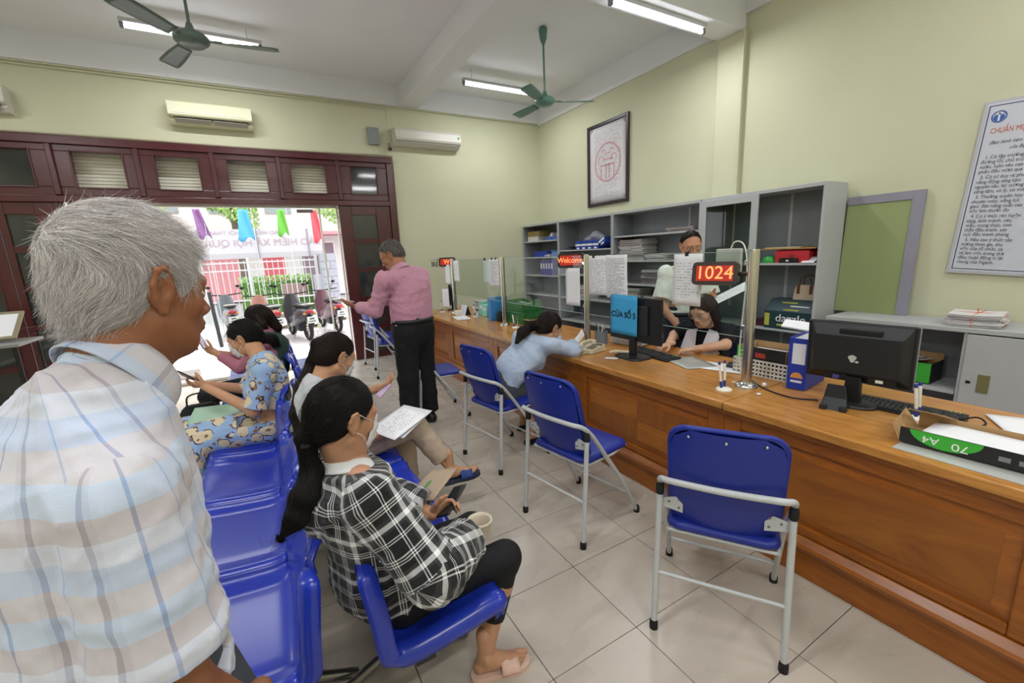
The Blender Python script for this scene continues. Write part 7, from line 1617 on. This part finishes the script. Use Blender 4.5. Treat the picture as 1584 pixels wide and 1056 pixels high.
# first cabinet
def cart(lb, y, z, dims, c, cat='box', lid=None):
    t = thing('carton', lb, cat, (4.80, y, z+.001)); MB().box((-dims[0]/2, -dims[1]/2, 0), (dims[0]/2, dims[1]/2, dims[2])).build('carton', mat('carton_'+c.strip('#'), c, .7), t, bevel=.004)
    MB().box((-dims[0]/2-.003, -dims[1]/2-.003, dims[2]*.75), (dims[0]/2+.003, dims[1]/2+.003, dims[2]+.004)).build('lid', mat('carton_'+(lid or c).strip('#'), lid or c, .7), t, bevel=.003); return t
cart('olive brown carton on the top shelf of the corner cabinet', 7.20, 1.86+.09, (.26, .42, .09), '#8b7a4a'); cart('white carton under the olive one in the corner cabinet', 7.22, 1.86, (.26, .36, .085), '#d3d2cd'); 
for k, (y, c) in enumerate(((6.72, '#3d5fb0'), (6.50, '#4a6ab8'))):
    t = thing('tray', ('blue tray of tissue packs on the top shelf of the corner cabinet', 'blue tray at the right end of the corner cabinet top shelf')[k], 'tray', (4.80, y, 1.861)); MB().box((-.11, -.1, 0), (.11, .1, .06)).build('tray', mat('tray_blue_%d' % k, c, .5), t, bevel=.004)
    for q in range(3): MB().box((-.08+.02*q, -.08+q*.055, .06), (.06, -.04+q*.055, .13-.015*q)).build('pack', mat('pack_%d' % q, ('#dfe3ee', '#c5cbe0', '#d9c6cf')[q], .5), t, bevel=.006)
cart('royal blue flat box on the second shelf of the corner cabinet', 6.98, 1.56, (.26, .40, .10), '#2b46a8'); cart('pale blue pack on the second shelf of the corner cabinet', 6.52, 1.56, (.24, .2, .11), '#6f93c9', lid='#3f66ad')
files_pile('loose white papers on the second shelf of the corner cabinet', 6.74, 1.56, .16, 4)
for k in range(5): t = thing('binder', ('first', 'second', 'third', 'fourth', 'fifth')[k] + ' from the left of the violet-blue binders in the corner cabinet', 'binder', (4.80, 6.95-k*.085, 1.221), 0, 'violet-blue binders in the corner cabinet'); MB().box((-.13, -.037, 0), (.13, .037, .28)).build('cover', mat('violet_binder', '#4a3f9c', .5), t, bevel=.003); MB().box((-.132, -.02, .12), (-.13, .02, .22)).build('label', M_wht, t)
# last cabinet: red box, helmet, carton, bag
z = 1.431
t = thing('gift_box', 'bright red box on the upper shelf beside the sliding door', 'box', (4.76, 2.42, z)); MB().ring([[(-.09, -.16, 0), (.1, -.16, 0), (.1, .16, 0), (-.09, .16, 0)], [(-.1, -.165, .11), (.1, -.165, .11), (.1, .165, .11), (-.1, .165, .11)], [(-.07, -.145, .125), (.1, -.145, .125), (.1, .145, .125), (-.07, .145, .125)]], smooth=False).build('box', mat('bright_red_box', '#c22f38', .5), t)
MB().prism([(-.02, -.025), (.02, -.025), (.02, .025), (-.02, .025)], 0, .001, T=frame4((-.0975, .0, .06), (0,-1,0), (-1,0,0))).build('emblem', mat('dark_red_print', '#8f1f28', .5), t)
t = cart('brown carton behind the bright red box', 2.30, z, (.2, .2, .13), '#a0733f'); t.location.x = 4.93
o = MB().box((4.66, 2.20, z+.137), (4.99, 2.74, z+.147)).build('clipboard', mat('tan_board', '#b5894a', .6)); tag(o, 'tan board laid across the red box', 'board')
o = MB().box((4.68, 2.36, z+.149), (4.96, 2.70, z+.158)).build('envelope', mat('cream_envelope', '#cbb795', .7)); tag(o, 'cream envelope on the tan board above the red box', 'envelope')
t = thing('plastic_tub', 'small bright green tub left of the red box', 'tub', (4.70, 2.66, z)); MB().lathe([(.065, 0), (.07, .02), (.055, .055), (.03, .07)], 18).build('tub', mat('bright_green_plastic', '#2f9a45', .35), t)
t = thing('black_case', 'black zipped case in front of the red box', 'case', (4.655, 2.44, z)); MB().ring([[(x, y*s_, zz) for x, y in ((-.02, -.09), (.03, -.09), (.03, .09), (-.02, .09))] for zz, s_ in ((0, 1), (.035, 1), (.05, .8))], smooth=False).build('case', M_blackr, t, bevel=.006); MB().box((-.022, -.01, .015), (-.0205, .015, .03)).build('tag', M_wht, t)
sheet('paper', 'crumpled white paper right of the black case', 'paper', (4.68, 2.25, z+.02), (0, 1, .2), (-.3, 0, 1), .12, .12, M_paper, .02)
z = .746; M_teal = mat('dark_teal_box', '#1c3a42', .45)
t = thing('product_box', 'dark teal carton with a white product word on the lower cabinet shelf', 'box', (4.78, 2.40, z))
MB().ring([[(-.14, -.235, 0), (.14, -.235, 0), (.14, .235, 0), (-.14, .235, 0)], [(-.14, -.235, .19), (.14, -.235, .19), (.14, .235, .19), (-.14, .235, .19)], [(-.02, -.235, .30), (.14, -.235, .30), (.14, .235, .30), (-.02, .235, .30)]], smooth=False).build('carton', M_teal, t, bevel=.004)
text_obj('lettering', 'dazzle', .115, M_wht, t, frame4((-.1415, -.03, .115), (0,-1,0), (-1,0,0)), sx=1.05)
M_lime = mat('lime_ink', '#b3b84a', .5)
MB().box((-.1412, -.15, .035), (-.140, .10, .055)).build('print_line', M_lime, t); MB().box((-.1412, .18, .03), (-.140, .23, .16)).build('print_patch', M_lime, t)
for k, (a, b, zz) in enumerate(((-.10, .05, .20), (-.18, .0, .235), (-.05, .1, .265))): MB().box((-.14+(zz-.19)*1.09-.002, a, zz), (-.14+(zz-.19)*1.09+.01, b, zz+.012)).build('print_line', M_lime if k % 2 == 0 else M_wht, t)
t = thing('handbag', 'small cream handbag with brown handles on top of the teal carton', 'bag', (4.84, 2.33, z+.302)); MB().ring([[(x*s_, y*s_, zz) for x, y in ((-.05, -.10), (.05, -.10), (.05, .10), (-.05, .10))] for zz, s_ in ((0, 1.1), (.10, 1), (.15, .85))], smooth=False).build('body', mat('cream_leather', '#c9b39a', .5), t, bevel=.008)
for s_ in (-1, 1): MB().tube(spline([(s_*.04, -.06, .13), (s_*.04, -.045, .22), (s_*.04, .0, .25), (s_*.04, .045, .22), (s_*.04, .06, .13)], 5), .006, 8).build('handle', mat('brown_leather', '#5a3427', .5), t)
MB().box((-.052, -.075, .06), (-.049, -.045, .15)).box((-.052, .045, .06), (-.049, .075, .15)).build('strap_tab', mat('brown_leather', '#5a3427', .5), t)
cart('small dark pink pack at the left of the teal carton', 2.73, .746, (.16, .12, .06), '#5c2f44')
t = thing('water_bottle', 'pale plastic bottle seen through the cabinet sliding glass', 'bottle', (4.75, 2.90, 1.431)); MB().lathe([(.04, 0), (.042, .02), (.042, .14), (.02, .19), (.018, .22), (.018, .24)], 16).build('body', mat('pale_bottle', '#b9c4b9', .2), t)
# ================================================================ left edge: table with framed sheet
t = thing('side_table', 'small table with a framed sheet at the far left edge of the photo', 'table', (-2.55, 6.55, 0)); MB().box((-.5, -.3, .95), (.32, .3, .98)).build('top', mat('grey_table', '#8c8a86', .5), t, bevel=.004)
for sx in (-.45, .28):
    for sy in (-.26, .26): MB().tube([(sx, sy, 0), (sx, sy, .95)], .015, 8).build('leg', M_black, t)
t = thing('framed_sheet', 'tan framed white sheet leaning on the table at the left edge', 'frame', (-2.62, 6.5, .985)); T = Matrix.Translation((0,0,.03)) @ Matrix.Rotation(math.radians(-52), 4, 'X')
m = MB(T); rect_frame(m, -.32, .30, 0, .42, -.01, .01, .035); m.build('frame', mat('tan_frame', '#8d8266', .6), t); MB(T).box((-.285, -.005, .035), (.265, .0, .385)).build('sheet', M_paper, t)
# ================================================================ motorbikes on the pavement
def motorbike(lb, x, y, rz, body, seatc='#17181c', plate=True):
    t = thing('motorbike', lb, 'motorbike', (x, y, -.03), rz, 'motorbikes parked outside'); mb = mat('bike_'+body.strip('#'), body, .3, coat=.4); mk = mat('bike_black', '#1c1c20', .5); 
    for yy, nm in ((-.62, 'rear_wheel'), (.62, 'front_wheel')):
        T = Matrix.Translation((0, yy, .26)) @ Matrix.Rotation(PI/2, 4, 'Y'); w_ = MB(T).ring([[((.26-.035+.035*math.cos(b))*math.cos(a), (.26-.035+.035*math.cos(b))*math.sin(a), .045*math.sin(b)) for b in [2*PI*q/8 for q in range(8)]] for a in [2*PI*k/24 for k in range(25)]], cap=False).build(nm, M_blackr, t)
        MB(T).lathe([(.02, -.03), (.06, -.03), (.06, .03), (.02, .03)], 12).build('hub', M_steel, w_)
        for k in range(6): a = k*PI/3; MB(T).tube([(.05*math.cos(a), .05*math.sin(a), 0), (.20*math.cos(a), .20*math.sin(a), 0)], .010, 6).build('spoke', M_steel, w_)
    sec = lambda y, w_, z0, z1: [(w_*math.cos(a), y, (z0+z1)/2+(z1-z0)/2*math.sin(a)) for a in [2*PI*q/12 for q in range(12)]]
    MB().ring([sec(-.88, .05, .62, .72), sec(-.75, .12, .50, .76), sec(-.5, .16, .40, .76), sec(-.15, .16, .30, .72), sec(.05, .13, .24, .45), sec(.22, .13, .24, .40), sec(.34, .12, .28, .50)]).build('body', mb, t)
    MB().ring([sec(-.82, .09, .74, .79), sec(-.6, .14, .74, .84), sec(-.3, .15, .73, .83), sec(-.05, .12, .70, .77), sec(.02, .06, .69, .73)]).build('seat', mat('bike_seat', seatc, .6), t)
    MB().ring([[(w_*math.cos(a), y+.05*math.sin(a), z) for a in [2*PI*q/12 for q in range(12)]] for w_, y, z in ((.14, .36, .30), (.19, .42, .50), (.20, .42, .72), (.15, .40, .92), (.08, .38, 1.0))]).build('leg_shield', mb, t)
    MB().ring([sec(.40, .06, .42, .50), sec(.62, .08, .46, .56), sec(.85, .05, .36, .44)]).build('front_mudguard', mb, t); MB().ring([sec(-.95, .05, .36, .44), sec(-.80, .075, .46, .58), sec(-.55, .06, .50, .58)]).build('rear_mudguard', mk, t)
    MB().tube(spline([(-.34, .22, 1.02), (-.24, .32, 1.0), (0, .38, .98), (.24, .32, 1.0), (.34, .22, 1.02)], 4), .014, 8).build('handlebar', M_blackr, t)
    for s_ in (-1, 1):
        MB().tube([(s_*.22, .33, 1.0), (s_*.30, .36, 1.16)], .005, 6).ball((s_*.31, .36, 1.19), (.05, .015, .035)).build('mirror', M_blackr, t); MB().tube([(s_*.06, .62, .26), (s_*.07, .42, .62)], .02, 8).build('fork', M_steel, t)
        MB().ball((s_*.10, -.86, .62), (.035, .03, .025)).build('indicator', mat('amber_lens', '#d38a3a', .3), t)
    MB().tube(spline([(.16, -.1, .25), (.17, -.4, .26), (.17, -.85, .34)], 4), [.03]*4+[.045]*5, 10).build('exhaust', M_steel, t)
    MB().ball((0, -.89, .66), (.08, .03, .04)).build('tail_light', mat('red_lens', '#b3263a', .25), t); MB().tube(spline([(-.13, -.6, .80), (-.12, -.85, .82), (0, -.93, .83), (.12, -.85, .82), (.13, -.6, .80)], 4), .013, 8).build('grab_rail', M_steel, t)
    MB().box((-.095, -.975, .42), (.095, -.965, .56)).build('number_plate', mat('plate_white', '#dcdcdc', .5), t); MB().box((-.07, -.978, .45), (.07, -.974, .47)).box((-.05, -.978, .50), (.05, -.974, .53)).build('plate_marks', M_inkg, t)
    MB().box((-.06, -.2, .16), (.06, .15, .34)).build('engine', mk, t, bevel=.02); MB().tube([(-.08, -.1, .2), (-.20, -.12, .0)], .012, 6).build('side_stand', M_steel, t)
motorbike('dark motorbike with red tail light parked in the middle of the doorway view', .62, 11.0, math.radians(12), '#38363f')
motorbike('maroon scooter parked nearest the stone pillar', 1.36, 11.7, math.radians(10), '#6a4650')
motorbike('salmon pink scooter left of the dark motorbike', -.02, 11.3, math.radians(14), '#b98478', '#8a4a42')
motorbike('grey motorbike behind the salmon pink scooter', -.80, 12.6, math.radians(8), '#6c7078')
motorbike('white scooter near the left side of the doorway view', -1.62, 11.4, math.radians(-12), '#b9b8bd')
for x, lb in ((-1.38, 'left of the two black bollards outside'), (-.93, 'right of the two black bollards outside')):
    o = MB().tube([(x, 11.0, -.03), (x-.05, 10.95, 1.15)], .035, 10).build('bollard', mat('black_bollard', '#34343a', .5)); tag(o, 'leaning '+lb+' the doorway', 'bollard')
